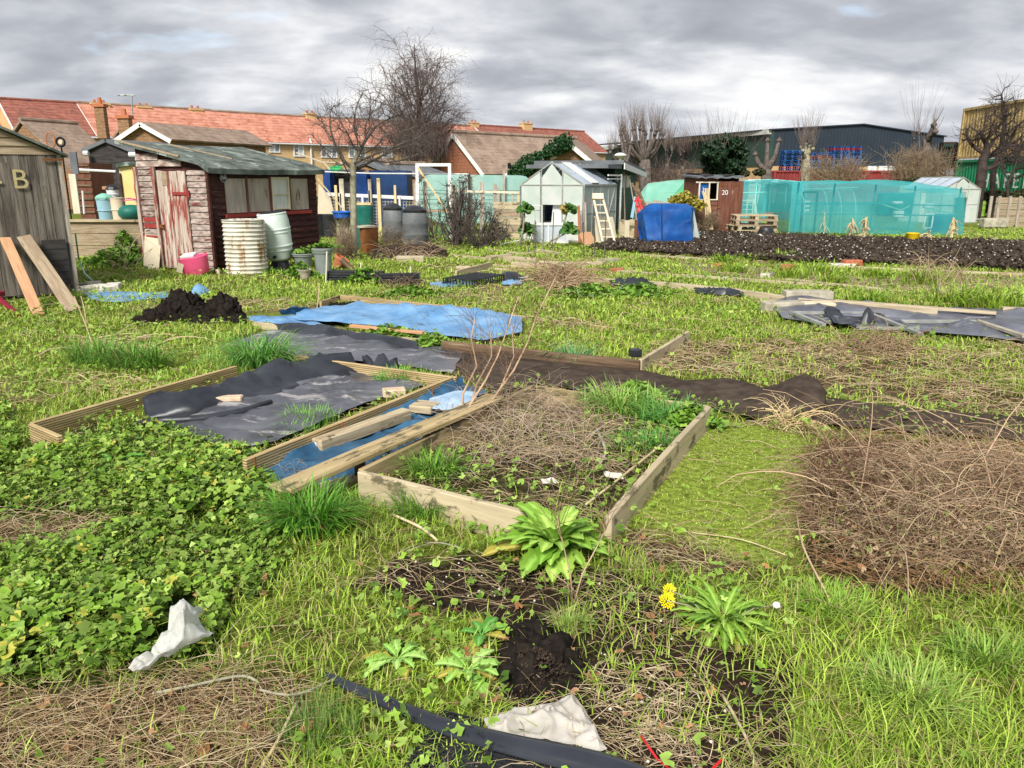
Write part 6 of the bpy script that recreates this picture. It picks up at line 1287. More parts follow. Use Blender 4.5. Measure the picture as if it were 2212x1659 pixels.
def scrub(label, u0, u1, v0, v1, Y, n, L, mt, seed, lean=.25, r=.012):
    a, b = P(u0, v1, Y), P(u1, v0, Y); rs = np.random.default_rng(seed); s = np.stack([rs.uniform(a.x,b.x,n), Y+rs.uniform(-1,1,n), np.full(n, max(a.z,0.0))],1); zt_ = b.z*rs.uniform(.45,1.05,n)**.8; d = rs.normal(0,lean,(n,3)); P_ = []
    for k, f in enumerate((0,.35,.7,1)): q_ = s + d*f*np.array([1,1,0])*L; q_[:,2] = s[:,2]+(zt_-s[:,2])*f; q_ += rs.normal(0,.05*(k>0),(n,3)); P_.append(q_)
    m2 = n*2; k = rs.integers(0,n,m2); P_ = np.stack(P_,1); s2 = P_[k,rs.integers(1,3,m2)]; d2 = rs.normal(0,.4,(m2,3)); d2[:,2] = abs(d2[:,2])*.8; Q = np.stack([s2, s2+d2*.4, s2+d2*.75+rs.normal(0,.05,(m2,3)), s2+d2*1.0],1)
    V,F = strands(np.concatenate([P_,Q]), r, r*.35, 3); o = npmesh('thicket', V, F, W[mt], None); return tag(o, label, 'thicket')
W['twig_tan'] = mat('tan_twigs', (.2,.14,.09), (.32,.24,.15), 4, .9)
scrub('tan thicket of bare stems in front of the blue pallets and red containers', 1745, 1860, 332, 392, 40, 260, 1.4, 'twig_tan', 1); scrub('tall tangle of bare stems hiding the right end of the warehouse', 1935, 2045, 315, 400, 38, 420, 1.5, 'twig_tan', 2)
0 and scrub('bare thicket between the steel rack and the gnarled trees', 2040, 2100, 360, 410, 36, 200, 1.0, 'twig_grey', 3); scrub('reddish brushwood below the green warehouse wall', 1410, 1520, 345, 390, 47, 160, 1.2, 'twig_red', 4); scrub('brushwood around the foot of the large pollard', 1318, 1430, 330, 392, 45, 260, 1.3, 'twig_red', 5)
C = []; R = []
for (u, v, rx, ry) in ((2040,402,30,10),(2080,412,25,10),(2010,397,16,7),(2150,422,22,12),(2185,425,24,11),(2210,420,20,12),(1640,372,14,9),(2130,440,10,16),(1610,375,9,8),(1980,392,24,7)):
    p = P(u,v,35.5 if u>1700 else 44); C.append(tuple(p)); R.append((rx*.021,.6,ry*.021))
V,F,c_ = leafcloud(C,R,11000,.1,(.02,.03,.012),(.07,.075,.025),3); tag(npmesh('hedge', V, F, W['ivy'], None, col=c_), 'dark low hedge along the foot of the containers', 'hedge')
# shrubs in the middle
def shrub(label, u, v, tops, r, nst, seed, mt='bark', tw=900, leaf=None, name='currant_bush', twl=.22):
    g = G(u, v); rs = np.random.default_rng(seed); t = thing(name, label, 'bush', tuple(g)); tips = np.array([tuple(P(tu, tv, g.y+rs.uniform(-.4,.4))) for tu, tv in tops]); k = rs.integers(0,len(tips),nst); e = tips[k]+rs.normal(0,.1,(nst,3)); b = v3(g)+rs.normal(0,.07,(nst,3)); b[:,2] = 0
    m1 = b*.55+e*.45; m1[:,2] -= .02; m1 += rs.normal(0,.05,(nst,3)); m1[:,:2] += (e-b)[:,:2]*.08; m2 = b*.25+e*.75+rs.normal(0,.04,(nst,3)); P_ = np.stack([b,m1,m2,e],1); V,F = strands(P_, r, r*.35, 5); npmesh('stems', V, F, W[mt], t)
    k = rs.integers(0,nst,tw); j = rs.integers(1,4,tw); s = P_[k,j]; d = rs.normal(0,.6,(tw,3)); d[:,2] += .25; Q = np.stack([s, s+d*twl*.5, s+d*twl+rs.normal(0,.02,(tw,3))],1); V,F = strands(Q, r*.3, r*.15, 3); npmesh('twigs', V, F, W[mt], t)
    if leaf:
        s = Q[:,2][rs.integers(0,tw,leaf)]; V,F,c_ = leafcloud(s, np.full((leaf,3),.03), leaf, .06, (.10,.07,.03),(.16,.16,.05), seed); npmesh('leaves', V, F, W['ivy'], t, col=c_)
    return t
shrub('largest bare currant bush, left of the stakes', 988, 531, [(960,445),(985,425),(1000,400),(1010,430),(1030,440),(1040,470),(955,480),(1020,460),(975,415)], .022, 46, 1, leaf=130)
shrub('tall thin bare bush behind the grey compost bins', 938, 521, [(908,395),(920,430),(945,420),(955,470),(925,400),(908,455)], .016, 12, 2, tw=260)
shrub('low bare bush right of the largest currant bush', 1040, 536, [(1020,490),(1050,470),(1070,480),(1085,500),(1015,505),(1065,465),(1095,495)], .016, 34, 3, leaf=80, tw=1000)
shrub('tangled brown shrub below the canes of the brown shed', 1500, 506, [(1455,475),(1480,440),(1510,450),(1535,470),(1545,490),(1500,460),(1465,490),(1520,480)], .014, 80, 4, mt='twig_tan', tw=2200, name='shrub')
shrub('spiky bare shrub in front of the pale green tunnel', 1420, 470, [(1385,415),(1400,405),(1420,410),(1440,412),(1455,420),(1470,425)], .014, 40, 5, mt='bark', tw=700, name='shrub')
shrub('brown shrub behind the little planters at the shed corner', 748, 560, [(730,500),(745,480),(755,520),(735,530),(760,540)], .01, 40, 6, mt='twig_tan', tw=800, name='shrub'); shrub('dead stems behind the rusty drum', 838, 540, [(815,490),(830,500),(850,510),(860,495),(870,520)], .009, 24, 7, mt='twig_tan', tw=500, name='shrub')
C = [tuple(P(u,v,23.5)) for u,v in ((1462,432),(1478,427),(1494,434),(1507,444))]
V,F,c_ = leafcloud(C[:4],[(.26,.25,.17)]*4,800,.09,(.25,.22,.03),(.45,.38,.06),5); tag(npmesh('yellow_shrub', V, F, W['ivy'], None, col=c_), 'yellow leaved shrub left of the brown shed', 'shrub')
# sprouts in front of the greenhouse
def sprout(label, foot_, head, r, seed, bend=0, yellow=False):
    g = G(*foot_); h = P(*head, g.y); t = thing('sprout_plant', label, 'sprout plant', tuple(g)); mid = g.lerp(h,.5)+Vector((bend,0,0)); m = MB(); m.tube([g,mid,h], [.022,.024,.02], 7)
    rs_ = random.Random(seed)
    for k in range(14): p = g.lerp(mid, k/7) if k<7 else mid.lerp(h,(k-7)/7); m.tube([p, p+Vector((rs_.uniform(-.05,.05),rs_.uniform(-.05,0),.02))], .012, 4)
    m.build('stalk', W['bark_pale'], t); V,F,c_ = bigleaves(tuple(h), r, 42, seed, yellow); npmesh('leaves', V, F, W['leaf'], t, col=c_, smooth=True)
def bigleaves(c, r, n, seed, yellow=False, col1=(.035,.12,.02), col2=(.12,.26,.05)):
    rs = np.random.default_rng(seed); Vs = []; Fs = []; Cs = []; b = 0
    for i in range(n):
        d = rs.normal(0,1,3); d[2] = abs(d[2])*.7-.25; d /= np.linalg.norm(d); nn = np.cross(d, rs.normal(0,1,3)); nn /= np.linalg.norm(nn); up_ = np.cross(nn,d); up_ = up_*np.sign(up_[2]+1e-6); L = r*rs.uniform(.7,1.1); w_ = L*.42; s0 = np.array(c)+d*r*.15; v = []
        for k, (f, wf_, dz_) in enumerate(((0,.1,0),(.3,.75,.1),(.6,1,.1),(.88,.7,-.02),(1.02,.15,-.14))):
            p = s0+d*L*f+up_*L*dz_; v += [p-nn*w_*wf_+up_*.12*w_*wf_, p, p+nn*w_*wf_+up_*.12*w_*wf_]
        Vs += v; Fs += [[b+3*k+j, b+3*k+j+1, b+3*k+j+4, b+3*k+j+3] for k in range(4) for j in (0,1)]; b += 15; t_ = rs.uniform(); c_ = np.array(col1)*(1-t_)+np.array(col2)*t_
        if yellow and d[0] < -.3: c_ = np.array((.5,.38,.12))*rs.uniform(.7,1)
        Cs += [c_]*15
    return np.array(Vs), np.array(Fs), np.array(Cs)
sprout('upper left brussels sprout head in front of the greenhouse', (1121,531), (1134,453), .2, 1, .03); sprout('upper right sprout head with yellowing leaves in front of the greenhouse', (1193,533), (1226,455), .2, 2, .06, True)
sprout('lower left leafy sprout beside the leaning glass panel', (1130,530), (1140,500), .21, 3, .02); sprout('lower right dark leafy sprout beside the leaning glass panel', (1168,535), (1231,499), .21, 4, -.03)
for k,(u0_,v0_,u1_,v1_) in enumerate(((1155,558,1156,476),(1138,548,1158,480),(1261,560,1260,480),(1284,560,1284,470),(1305,558,1309,464),(1192,545,1196,458),(1125,530,1130,455))):
    cane(['cane in front of the glass panel, upright','cane crossing the glass panel corner, leaning right','upright cane below the orange board','cane at the foot of the ladder, left of its last neighbour','rightmost tall cane before the greenhouse, near the dug soil','cane tied to the right hand sprout stalk','cane beside the left hand sprout stalk'][k], u0_, v0_, u1_, v1_, .011, 'bark')
# dead sprout stalks by the turquoise cage
for k,(u0_,v0_,u1_,v1_) in enumerate(((1779,510,1781,455),(1833,517,1842,472),(1864,516,1871,468),(2004,520,2006,500),(2055,517,2060,469))):
    g = G(u0_,v0_); h = P(u1_,v1_,g.y); t = thing('dead_stalk', ['leftmost withered straw coloured stalk before the turquoise cage','second withered stalk from the left before the cage','third withered stalk, with a bent top, before the cage','shortest withered stalk, just right of the yellow tub','withered stalk before the right end of the cage'][k], 'dead stalk', tuple(g)); m = MB(); m.tube([g,g.lerp(h,.5)+Vector((.04,0,0)),h],[.03,.026,.018],6).build('stem', W['cane'], t); rs = np.random.default_rng(k); n_ = 34; f = rs.uniform(.1,1,(n_,1)); s = v3(g)*(1-f)+v3(h)*f; d = rs.normal(0,.5,(n_,3)); d[:,2] -= .5; V,F = strands(np.stack([s,s+d*.14,s+d*.24+np.array([0,0,-.07])],1), .02, .008, 3); npmesh('withered_leaves', V, F, W['cane'], t)
# broad-leaved weeds at the foot of the far structures: done with the ground cover
# ---------------------------------------------------------------- raised beds, sheets, carpets and loose things on the plot
random.seed(41)
def bpl(p, q, t, h, mt, parent, z=-.01, **k):      # a bed board whose top edge runs between the seen points p and q
    a, b = G(p[0], p[1], h+z), G(q[0], q[1], h+z); a.z = b.z = z; return plank('board', a, b, t, h, W[mt], parent, **k)
W['groove_board'] = mat('grooved_deck_board', (.36,.26,.12), (.56,.42,.22), 4, .8, (.5,7,7), .6, .006, bands=(2,.016,.55,.4), wear=(.2,.18,.08), wscale=3, wlo=.62, wst=(1,3,3))
HB = .14
t = thing('raised_bed', 'left raised bed of grooved boards covered with black sheet', 'raised bed', tuple(G(500,880)))
bpl((66,913),(510,790),.032,HB,'groove_board',t); bpl((66,915),(128,942),.032,HB,'groove_board',t); bpl((600,762),(985,815),.03,HB,'groove_board',t); bpl((981,812),(527,993),.034,HB,'groove_board',t, seg=16)
m = MB()
for f in (.12,.55,.97): a = G(981-454*f, 812+181*f, HB); m.box((a.x+.025, a.y+.0, .1),(.006,.012,.08))
m.build('screws', W['rust'], t)
t2 = thing('raised_bed', 'front raised bed of pale boards full of dead stems and grass', 'raised bed', tuple(G(1150,980)))
bpl((1152,832),(777,1014),.034,.15,'bed_board',t2, seg=14); bpl((776,1017),(1136,1106),.036,.165,'pale_board',t2, seg=14); bpl((1531,877),(1312,1116),.036,.16,'pale_board',t2, seg=14); bpl((1150,832),(1262,848),.03,.14,'bed_board',t2); bpl((1420,862),(1531,877),.03,.12,'bed_board',t2)
MB().box(G(778,1016,.07), (.05,.05,.16)).build('corner_post', W['dark_board'], t2)
t3 = thing('raised_bed', 'rear raised bed holding the faded blue sheet', 'raised bed', tuple(G(1000,720)))
bpl((692,650),(736,637),.03,.12,'bed_board',t3); bpl((736,637),(1014,664),.035,.13,'groove_board',t3); bpl((548,695),(960,737),.035,.08,'old_beam',t3, seg=14); bpl((955,736),(1382,779),.04,.14,'dark_board',t3, seg=16); bpl((1383,777),(1487,715),.034,.14,'pale_board',t3); bpl((1060,673),(1330,708),.03,.05,'bed_board',t3)
o = plank('plank', G(607,1064,.165), G(1072,862,.155), .14, .028, W['bed_board'], None, seg=16, jit=.006); o['label'] = 'long loose plank lying flat beside the dark blue membrane'; o['category'] = 'plank'
o = plank('plank', G(700,1060,.02), G(772,1040,.02), .09, .03, W['pale_board'], None); tag(o, 'short pale board poking out at the near end of the blue membrane', 'board')
o = plank('timber_beam', G(683,975,.03), G(878,905,.03), .085, .075, W['old_beam'], None, bev=.008, seg=10, jit=.008); tag(o, 'thick old timber beam lying on the dark blue membrane', 'beam'); B_ = G(683,975,.03); a_ = (G(878,905,.03)-B_).normalized(); nm_ = Vector((-a_.y,a_.x,0))
tag(MB().box((0,0,0),(.002,.025,.025),M=Matrix.Translation(B_-a_*.004+Vector((0,0,.045))) @ Matrix.Rotation(math.atan2(a_.y,a_.x),4,'Z')).build('tag', W['white'], None), 'tiny white tag on the near end of the old beam', 'tag')
def brick(label, u, v, L, w_, h, mt, rz, z=.02, name='brick'):
    g = G(u, v, z); m = MB(); m.box((0,0,h/2),(L,w_,h)); M_ = Matrix.Translation((g.x,g.y+w_*.4,z)) @ Matrix.Rotation(rz,4,'Z') @ Matrix.Rotation(random.uniform(-.05,.05),4,'X'); tag(m.build(name, W[mt], None, M_, bev=.008), label, 'brick' if 'brick' in name else 'block')
brick('pale topped half block on the dark blue membrane', 915, 893, .17, .15, .055, 'old_beam', -.35, .05, 'wood_block'); brick('pinkish brick on the black sheet by the grass clump', 850, 859, .17, .1, .06, 'brick_pale', .25, .03); brick('pale brick holding down the fold of the black sheet', 490, 876, .2, .09, .06, 'brick_pale', .12, .04)
# ---- sheets
def sheet(name, label, cat, top, bot, mt, amp=.02, fr=3.0, nx=60, ny=24, ridge=.03, seed=0, z0=.03, smooth=60, parent=None, th=.0, fold=None, kind=None):
    # ruled between two view polylines (U, V[, z]); wrinkled with ridged noise
    def res(pl, n):
        pts = [G(p[0], p[1], p[2] if len(p) > 2 else z0) for p in pl]; L = [0]
        for a, b in zip(pts, pts[1:]): L.append(L[-1]+(b-a).length)
        out = []
        for i in range(n+1):
            s = L[-1]*i/n; k = 0
            while k < len(L)-2 and L[k+1] < s: k += 1
            out.append(pts[k].lerp(pts[k+1], (s-L[k])/max(1e-6, L[k+1]-L[k])))
        return out
    A, B = res(top, nx), res(bot, nx); vs = []
    for i in range(nx+1):
        for j in range(ny+1):
            f = j/ny; p = A[i].lerp(B[i], f); e = min(1, 6*min(f, 1-f, i/nx, 1-i/nx)+.25); q = Vector((p.x, p.y, seed))
            z = amp*mn.noise(q*fr)*e + amp*.5*mn.noise(q*fr*2.7)*e; rr_ = 1-abs(mn.noise(q*fr*.9+Vector((9,0,0))))*2.2; z += ridge*max(0, rr_)**3*e
            rr_ = 1-abs(mn.noise(Vector((p.x*fr*.6, p.y*fr*1.6, seed+4))))*2.5; z += ridge*.6*max(0, rr_)**3*e
            if fold: z += fold(f, i/nx)
            edge = .02*(1 if 0 < j < ny else 0); vs.append((p.x+.02*mn.noise(q*5), p.y+.03*mn.noise(q*4+Vector((3,3,3))), max(p.z+z+amp*.6, .008)))
    fs = [(i*(ny+1)+j, i*(ny+1)+j+1, (i+1)*(ny+1)+j+1, (i+1)*(ny+1)+j) for i in range(nx) for j in range(ny)]
    m = MB().add(vs, fs); o = m.build(name, W[mt], parent, smooth=True)
    if th: sm = o.modifiers.new('thickness', 'SOLIDIFY'); sm.thickness = th; sm.offset = -1
    if not parent: tag(o, label, cat, kind=kind)
    return o
X_SHEETS = []     # view outlines kept clear of plants
sheet('ground_sheet', 'wide wrinkled black sheet with muddy puddles in the left raised bed', 'sheet', [(310,915),(480,868),(640,830),(760,800),(860,812)], [(505,975),(600,955),(720,905),(830,860),(920,838)], 'black_sheet', .022, 2.6, 80, 34, .035, 3)
X_SHEETS += [[(300,918),(480,868),(640,820),(700,775),(860,795),(900,842),(830,868),(640,950),(540,978)]]
def bump_fold(f, s): return .13*max(0, 1-abs(f-.45-.15*sin(s*8))/.42)*(.45+.55*abs(sin(s*7+1)))
sheet('folded_membrane', 'thick rumpled fold of black membrane along the back of the left bed', 'membrane', [(312,887),(400,862),(480,838),(580,806),(690,772),(740,775)], [(315,912),(430,903),(500,878),(600,862),(650,838),(778,812)], 'black_cloth', .035, 3.2, 46, 10, .03, 8, fold=bump_fold, th=.004, smooth=24)
sheet('folded_membrane', 'short black folded flap by the grass clump at the corner of the left bed', 'membrane', [(785,788),(820,790),(862,800)], [(790,806),(820,818),(858,812)], 'black_cloth', .02, 5, 16, 7, .02, 18, fold=bump_fold, th=.004, smooth=24)
o = tag(MB().tube([G(300,914,.05), G(360,909,.06), G(440,905,.06), G(520,890,.06), G(585,868,.06)], [.016,.03,.03,.028,.02], 8).build('rolled_edge', W['black_cloth'], None, smooth=True), 'rolled black edge running along the front of the membrane fold', 'roll')
sheet('blue_membrane', 'dark blue membrane with paler creases in the narrow bed strip', 'membrane', [(556,1010),(640,985),(760,935),(860,890),(940,855),(990,838)], [(600,1045),(700,1052),(760,1035),(900,955),(1010,885),(1050,858)], 'deep_blue', .014, 4, 70, 16, .022, 5, z0=.016, smooth=30, fold=lambda f, s: .055*math.exp(-((f-.1)/.07)**2) + .05*max(0,s-.55)*2*abs(sin(8*f+7*s)))
W['pale_blue'] = mat('pale_blue_patch', (.3,.45,.62), (.5,.62,.74), 5, .5)
sheet('blue_patch', 'pale blue crumpled patch at the far end of the dark blue membrane', 'patch', [(930,862,.09),(980,848,.1),(1030,850,.1)], [(925,885,.08),(960,890,.08),(1030,872,.09)], 'pale_blue', .015, 7, 14, 6, .02, 9, smooth=25)
X_SHEETS += [[(545,1005),(980,832),(1060,855),(1100,850),(760,1045),(610,1068)]]
sheet('blue_sheet', 'large faded blue sheet rumpled inside the rear raised bed', 'sheet', [(640,684),(700,668),(830,664),(900,672),(1000,681),(1128,691)], [(640,695),(760,705),(850,712),(930,728),(1040,742),(1128,722)], 'blue_sheet', .045, 1.3, 56, 16, .06, 2, smooth=30, fold=lambda f, s: .09*math.exp(-((f-.3)/.22)**2)*(.35+.65*sin(3.1*s)**2))
sheet('blue_sheet', 'narrow blue tail of sheet escaping left of the rear bed', 'sheet', [(520,683),(560,686),(640,684)], [(545,698),(620,704),(720,711)], 'blue_sheet', .02, 4, 30, 10, .03, 12)
o = sheet('blue_sheet', 'dark blue folded corner at the upper left of the faded blue sheet', 'sheet', [(604,672,.1),(640,668,.14),(672,668,.1)], [(610,682,.04),(640,682,.05),(665,680,.05)], 'deep_blue', .02, 6, 20, 8, .03, 14)
X_SHEETS += [[(520,680),(700,662),(1000,675),(1135,690),(1135,725),(1040,745),(940,732),(760,712),(545,702)]]
o = tag(plank('plank', G(758,707,.1), G(915,722,.1), .06, .03, W['orange_plank'], None), 'short brown plank lying on the front edge of the blue sheet', 'plank')
sheet('black_sheet', 'middle black weed sheet with brown leaf litter between the raised beds', 'sheet', [(585,716),(700,712),(840,735),(1005,760)], [(480,748),(660,775),(860,790),(975,812)], 'black_sheet', .02, 2.2, 80, 26, .03, 22)
sheet('black_roll', 'dark ridge of bunched black sheet under the rear bed board', 'sheet', [(590,706,.02),(700,712,.05),(800,728,.06),(900,745,.04)], [(600,718),(700,728),(800,744),(905,760)], 'black_cloth', .02, 3, 40, 8, .02, 30, fold=lambda f, s: .05*sin(pi*f), smooth=28)
X_SHEETS += [[(470,748),(590,705),(700,708),(1010,755),(975,815),(860,795),(640,778)]]
# brown carpet strips
sheet('felt_carpet', 'dark brown felt carpet strip running between the beds to a raised end', 'carpet', [(1000,765),(1100,772),(1290,790),(1400,806),(1480,824),(1560,818),(1610,826),(1640,843,.04),(1675,834,.09),(1708,819,.16),(1742,811,.2),(1770,824,.18),(1786,856,.1)], [(975,810),(1090,850),(1160,832),(1280,850),(1400,855),(1510,872),(1560,890),(1640,905),(1690,912,.01),(1745,914,.01),(1778,896,.02)], 'carpet', .018, 2.5, 120, 26, .012, 40, fold=lambda f, s: .06*max(0,(s-.78)/.22)*sin(pi*f)**.7, th=.006)
sheet('felt_carpet', 'flatter brown carpet strip carrying on to the right edge', 'carpet', [(1775,862),(1850,872),(1990,890),(2212,906),(2500,930)], [(1700,905),(1800,920),(1900,930),(2212,955),(2500,985)], 'carpet', .025, 2.2, 90, 22, .02, 44, th=.006)
X_SHEETS += [[(970,808),(1000,762),(1290,785),(1480,824),(1560,822),(1610,832),(1650,846),(1690,828),(1750,812),(1785,850),(1770,905),(1640,908),(1510,875),(1400,858),(1240,850),(1150,832),(1090,852)]]
# right black sheet with frame bars
W['silver_sheet'] = mat('shiny_black_sheet', (.05,.052,.07), (.15,.155,.19), 1.6, .32, (1,1,1), .8, .03, spec=.6, wear=(.3,.3,.34), wscale=1.5, wlo=.6, wst=(.8,2.4,1), bscale=3, ridged=True)
sheet('black_sheet', 'shiny wrinkled black sheet spread over the bed at the right edge', 'sheet', [(1655,658),(1700,648),(1780,650),(2000,668),(2212,672),(2500,690)], [(1690,690),(1760,702),(1900,716),(2060,728),(2212,742),(2500,770)], 'silver_sheet', .04, 1.3, 60, 14, .05, 50, smooth=30)
X_SHEETS += [[(1650,655),(1700,645),(1990,664),(2212,668),(2500,690),(2500,765),(2212,738),(1900,714),(1700,690)]]
for k, (p, q, w_, mt_) in enumerate((((1708,674),(1780,702),.045,'alu'),((1880,678),(1990,722),.05,'alu'),((2110,693),(2215,727),.06,'concrete'),((1708,675),(1880,676),.025,'alu'),((1945,694),(2112,694),.04,'alu'),((1850,709),(1985,709),.025,'alu'))):
    a, b = G(*p, .1), G(*q, .1); o = MB().beam(a, b, w_, .03).build('frame_bar', W[mt_], None); tag(o, ['leftmost pale slanting bar lying on the shiny black sheet','middle pale slanting bar on the shiny black sheet','rightmost grey slanting bar on the shiny black sheet','thin level bar along the upper left of the shiny sheet','level bar joining the middle and right slanting bars','low level bar near the front of the shiny black sheet'][k], 'bar')
g = G(1872,710); o = rag('black_rag', 'pointed heap of black cloth standing on the shiny black sheet', 'cloth', [G(1850,712),G(1862,700),G(1882,702),G(1898,710),G(1872,714)], .22, 'black_cloth', .05); 
g = G(1845,684,.08); t = thing('wheel', 'flat black ring lying on the shiny black sheet', 'ring', tuple(g)); MB().tube([g+Vector((.32*cos(a),.17*sin(a),.0)) for a in np.linspace(0,2*pi,22)], .035, 6).build('ring', W['black_pl'], t, smooth=True)
sheet('black_membrane', 'dark fold of membrane running down from the black ring', 'membrane', [(1775,675),(1800,678)], [(1810,706),(1860,704)], 'black_cloth', .03, 4, 20, 16, .05, 54, z0=.08)
# edging boards further back
def edge(label, p, q, h, th, mt, z=-.005): a, b = G(p[0],p[1],h), G(q[0],q[1],h); a.z = b.z = z; tag(plank('edging_board', a, b, th, h, W[mt], None, seg=12), label, 'edging board')
W['conc_board'] = mat('weathered_edging_board', (.38,.31,.2), (.55,.46,.32), 4, .9, (.5,5,5), .4, .004, wear=(.22,.2,.12), wscale=3, wlo=.6)
edge('long weathered edging board behind the grassy bed, left part', (1258,597),(1440,609), .1,.09,'conc_board'); edge('long weathered edging board, middle part left of the shiny sheet', (1448,610),(1600,624), .1,.1,'conc_board'); edge('right part of the weathered edging board above the stacked blocks', (1600,625),(1732,643), .1,.1,'conc_board')
edge('greyish edging board along the back of the shiny black sheet', (1725,643),(2027,665), .12,.08,'conc_board'); edge('pale edging board behind the shiny sheet at the right edge', (2165,662),(2330,668), .12,.1,'conc_board'); edge('pale flat board lying on the shiny sheet', (1800,663),(2150,690), .03,.12,'conc_board', .09)
edge('thin pale edging strip half sunk in grass before the blue tarpaulin', (1335,583),(1560,597), .05,.08,'conc_board'); edge('thin edging strip continuing towards the right edge', (1560,597),(1760,612), .05,.08,'conc_board'); edge('pale board lying beyond the red bricks', (1700,601),(1905,622), .04,.12,'conc_board'); edge('long thin strip near the dead weeds at the right', (1900,625),(2050,630), .03,.06,'conc_board')
edge('edging strip along the front of the dug soil, left part', (1380,548),(1540,558), .05,.06,'conc_board'); edge('edging strip along the front of the dug soil, right part', (1760,571),(2212,590), .05,.06,'conc_board')
# small beds in front of the greenhouse
for k,(p,q,h,th,mt_) in enumerate((((985,584),(1060,565),.14,.035,'conc_board'),((1090,552),(1160,557),.12,.1,'conc_board'),((1105,565),(1170,568),.1,.05,'conc_board'),((1165,562),(1250,566),.1,.06,'conc_board'),((1210,567),(1300,563),.1,.06,'conc_board'),((1065,570),(1175,577),.05,.06,'pale_board'),((1050,552),(1105,548),.1,.04,'conc_board'),((975,549),(1058,556),.06,.04,'pale_board'),((1058,556),(1105,545),.08,.04,'conc_board'),((1055,536),(1120,545),.06,.04,'pale_board'),((1080,527),(1122,518),.05,.06,'white_wood'),((1290,561),(1335,557),.08,.07,'concrete'),((1160,537),(1215,546),.06,.1,'conc_board'),((1115,547),(1180,541),.06,.05,'conc_board'),((1050,576),(1100,581),.04,.05,'pale_board'),((945,603),(1035,590),.03,.14,'pale_board'))):
    edge(['sloping board edge right of the fallen pale plank','thick pale edging slab left of the cane row','lower slab below the thick pale one','slab in the middle of the small bed front','right slab of the small bed front','thin pale lath before the small bed','left side board of the small greenhouse bed','lath at the back of the leftmost little bed','slanting end board of the leftmost little bed','lath left of the sprout stalks','white strip lying at the foot of the board wall','grey block at the right end of the small beds','wide board lying below the leaning glass panel','board between the two left sprout stalks','little pale lath left of the small bed','pale plank lying flat behind the black tray'][k], p, q, h, th, mt_)
o = tag(MB().tube([G(985,584-3,.06), G(1015,582-2,.06)], .05, 8).build('log', W['old_beam'], None), 'short pale log beside the sloping board edge', 'log')
brick('olive block with a dark face on top of the black sheet corner', 1797, 651, .5, .22, .14, 'concrete', 0, .02, 'concrete_block') if 0 else None
for k,(u,v,L,w_,h,mt_,z,rz) in enumerate(((1748,657,.62,.22,.17,'concrete',.0,-.05),(1752,672,.6,.2,.1,'cream_ply',.02,-.03),(1692,676,.5,.2,.13,'concrete',0,.05),(1715,684,.35,.4,.04,'conc_board',.0,.3),(992,600,.0,.0,.0,'concrete',0,0),(1206-0,572,.0,.0,0,'concrete',0,0))):
    if L: brick(['mossy grey block at the corner of the shiny sheet','cream block in front of the mossy grey one','mossy block left of the cream one','flat pale slab at the left tip of the shiny sheet'][k], u, v, L, w_, h, mt_, rz, z, 'concrete_block')
for k,(u,v,L,mt_,rz) in enumerate(((1842,577,.35,'brick_red',.1),(1822,578,.45,'stone',0),(1707,588,.3,'brick_red',.7),(1736,588,.55,'stone',-.1),(1660,600,.25,'stone',.9),(1556,578,.2,'terra',.3),(1333,589,.18,'terra',.5))):
    brick(['orange red brick lying upright on the right path','pale stone left of the orange red brick','broken red brick beside the long pale stone','long pale stone right of the broken red brick','rounded stone left of the broken brick','small terracotta shard in the grass before the soil','tiny terracotta shard in the grass right of the twig heap'][k], u, v, L, .16, .13 if k in (0,2) else .07, mt_, rz, 0, 'brick' if 'brick' in mt_ else 'stone')
brick('pale block sitting in the grass below the twig heap left of the greenhouse', 1142-0, 572, .0001,.0001,.0001,'stone',0,0) if 0 else brick('pale flat stone below the brown heap by the compost bins', 1148-3, 580, .3,.16,.07,'conc_board',.1,0,'stone') if 0 else brick('pale block lying in front of the brown heap', 885+1, 562+5, .55,.2,.12,'conc_board',-.03,0,'concrete_block')
# black tray, blue tray, dark flap
g0, g1 = G(958,625), G(1040,618); t = thing('blue_tray', 'shallow light blue tray left of the black crate', 'tray', tuple(g0)); M_ = frame_dir(tuple(g0), g1-g0); MB().box((.28,.2,.03),(.56,.5,.05)).build('base', W['blue_sheet'], t, M_, bev=.01)
a, b = G(1018,626), G(1090,612); t = thing('mesh_crate', 'black mesh crate lying upside down beside the light blue tray', 'crate', tuple(a)); M_ = frame_dir(tuple(a), b-a); L = (b-a).length; m = MB()
for k in range(15): m.box((L*(k+.5)/15,0,.07),(.016,.012,.14)).box((L*(k+.5)/15,.55,.07),(.016,.012,.14))
for z in (.01,.07,.135): m.box((L/2,0,z),(L,.014,.014)).box((L/2,.55,z),(L,.014,.014))
for k in range(9): m.box((0,.55*k/9+.03,.07),(.012,.016,.14))
m.build('sides', W['black_pl'], t, M_); m = MB()
for k in range(16): m.box((L*(k+.5)/16,.275,.14),(.014,.55,.01))
for k in range(8): m.box((L/2,.55*(k+.5)/8,.143),(L,.014,.01))
m.build('base_grid', W['black_pl'], t, M_)
sheet('dark_flap', 'upstanding black flap right of the mesh crate', 'sheet', [(1085,590,.14),(1110,588,.16),(1140,603,.05)], [(1085,612,.02),(1108,612,.02),(1140,612,.02)], 'black_cloth', .02, 5, 20, 10, .03, 60); sheet('blue_scrap', 'light blue scrap of sheet below the black flap', 'sheet', [(1088,606),(1110,606),(1130,612)], [(1085,616),(1110,618),(1125,618)], 'blue_sheet', .03, 5, 20, 8, .04, 62); brick('dark grey block beside the light blue scrap', 1126, 612, .25,.18,.1,'concrete',-.2,0,'concrete_block')
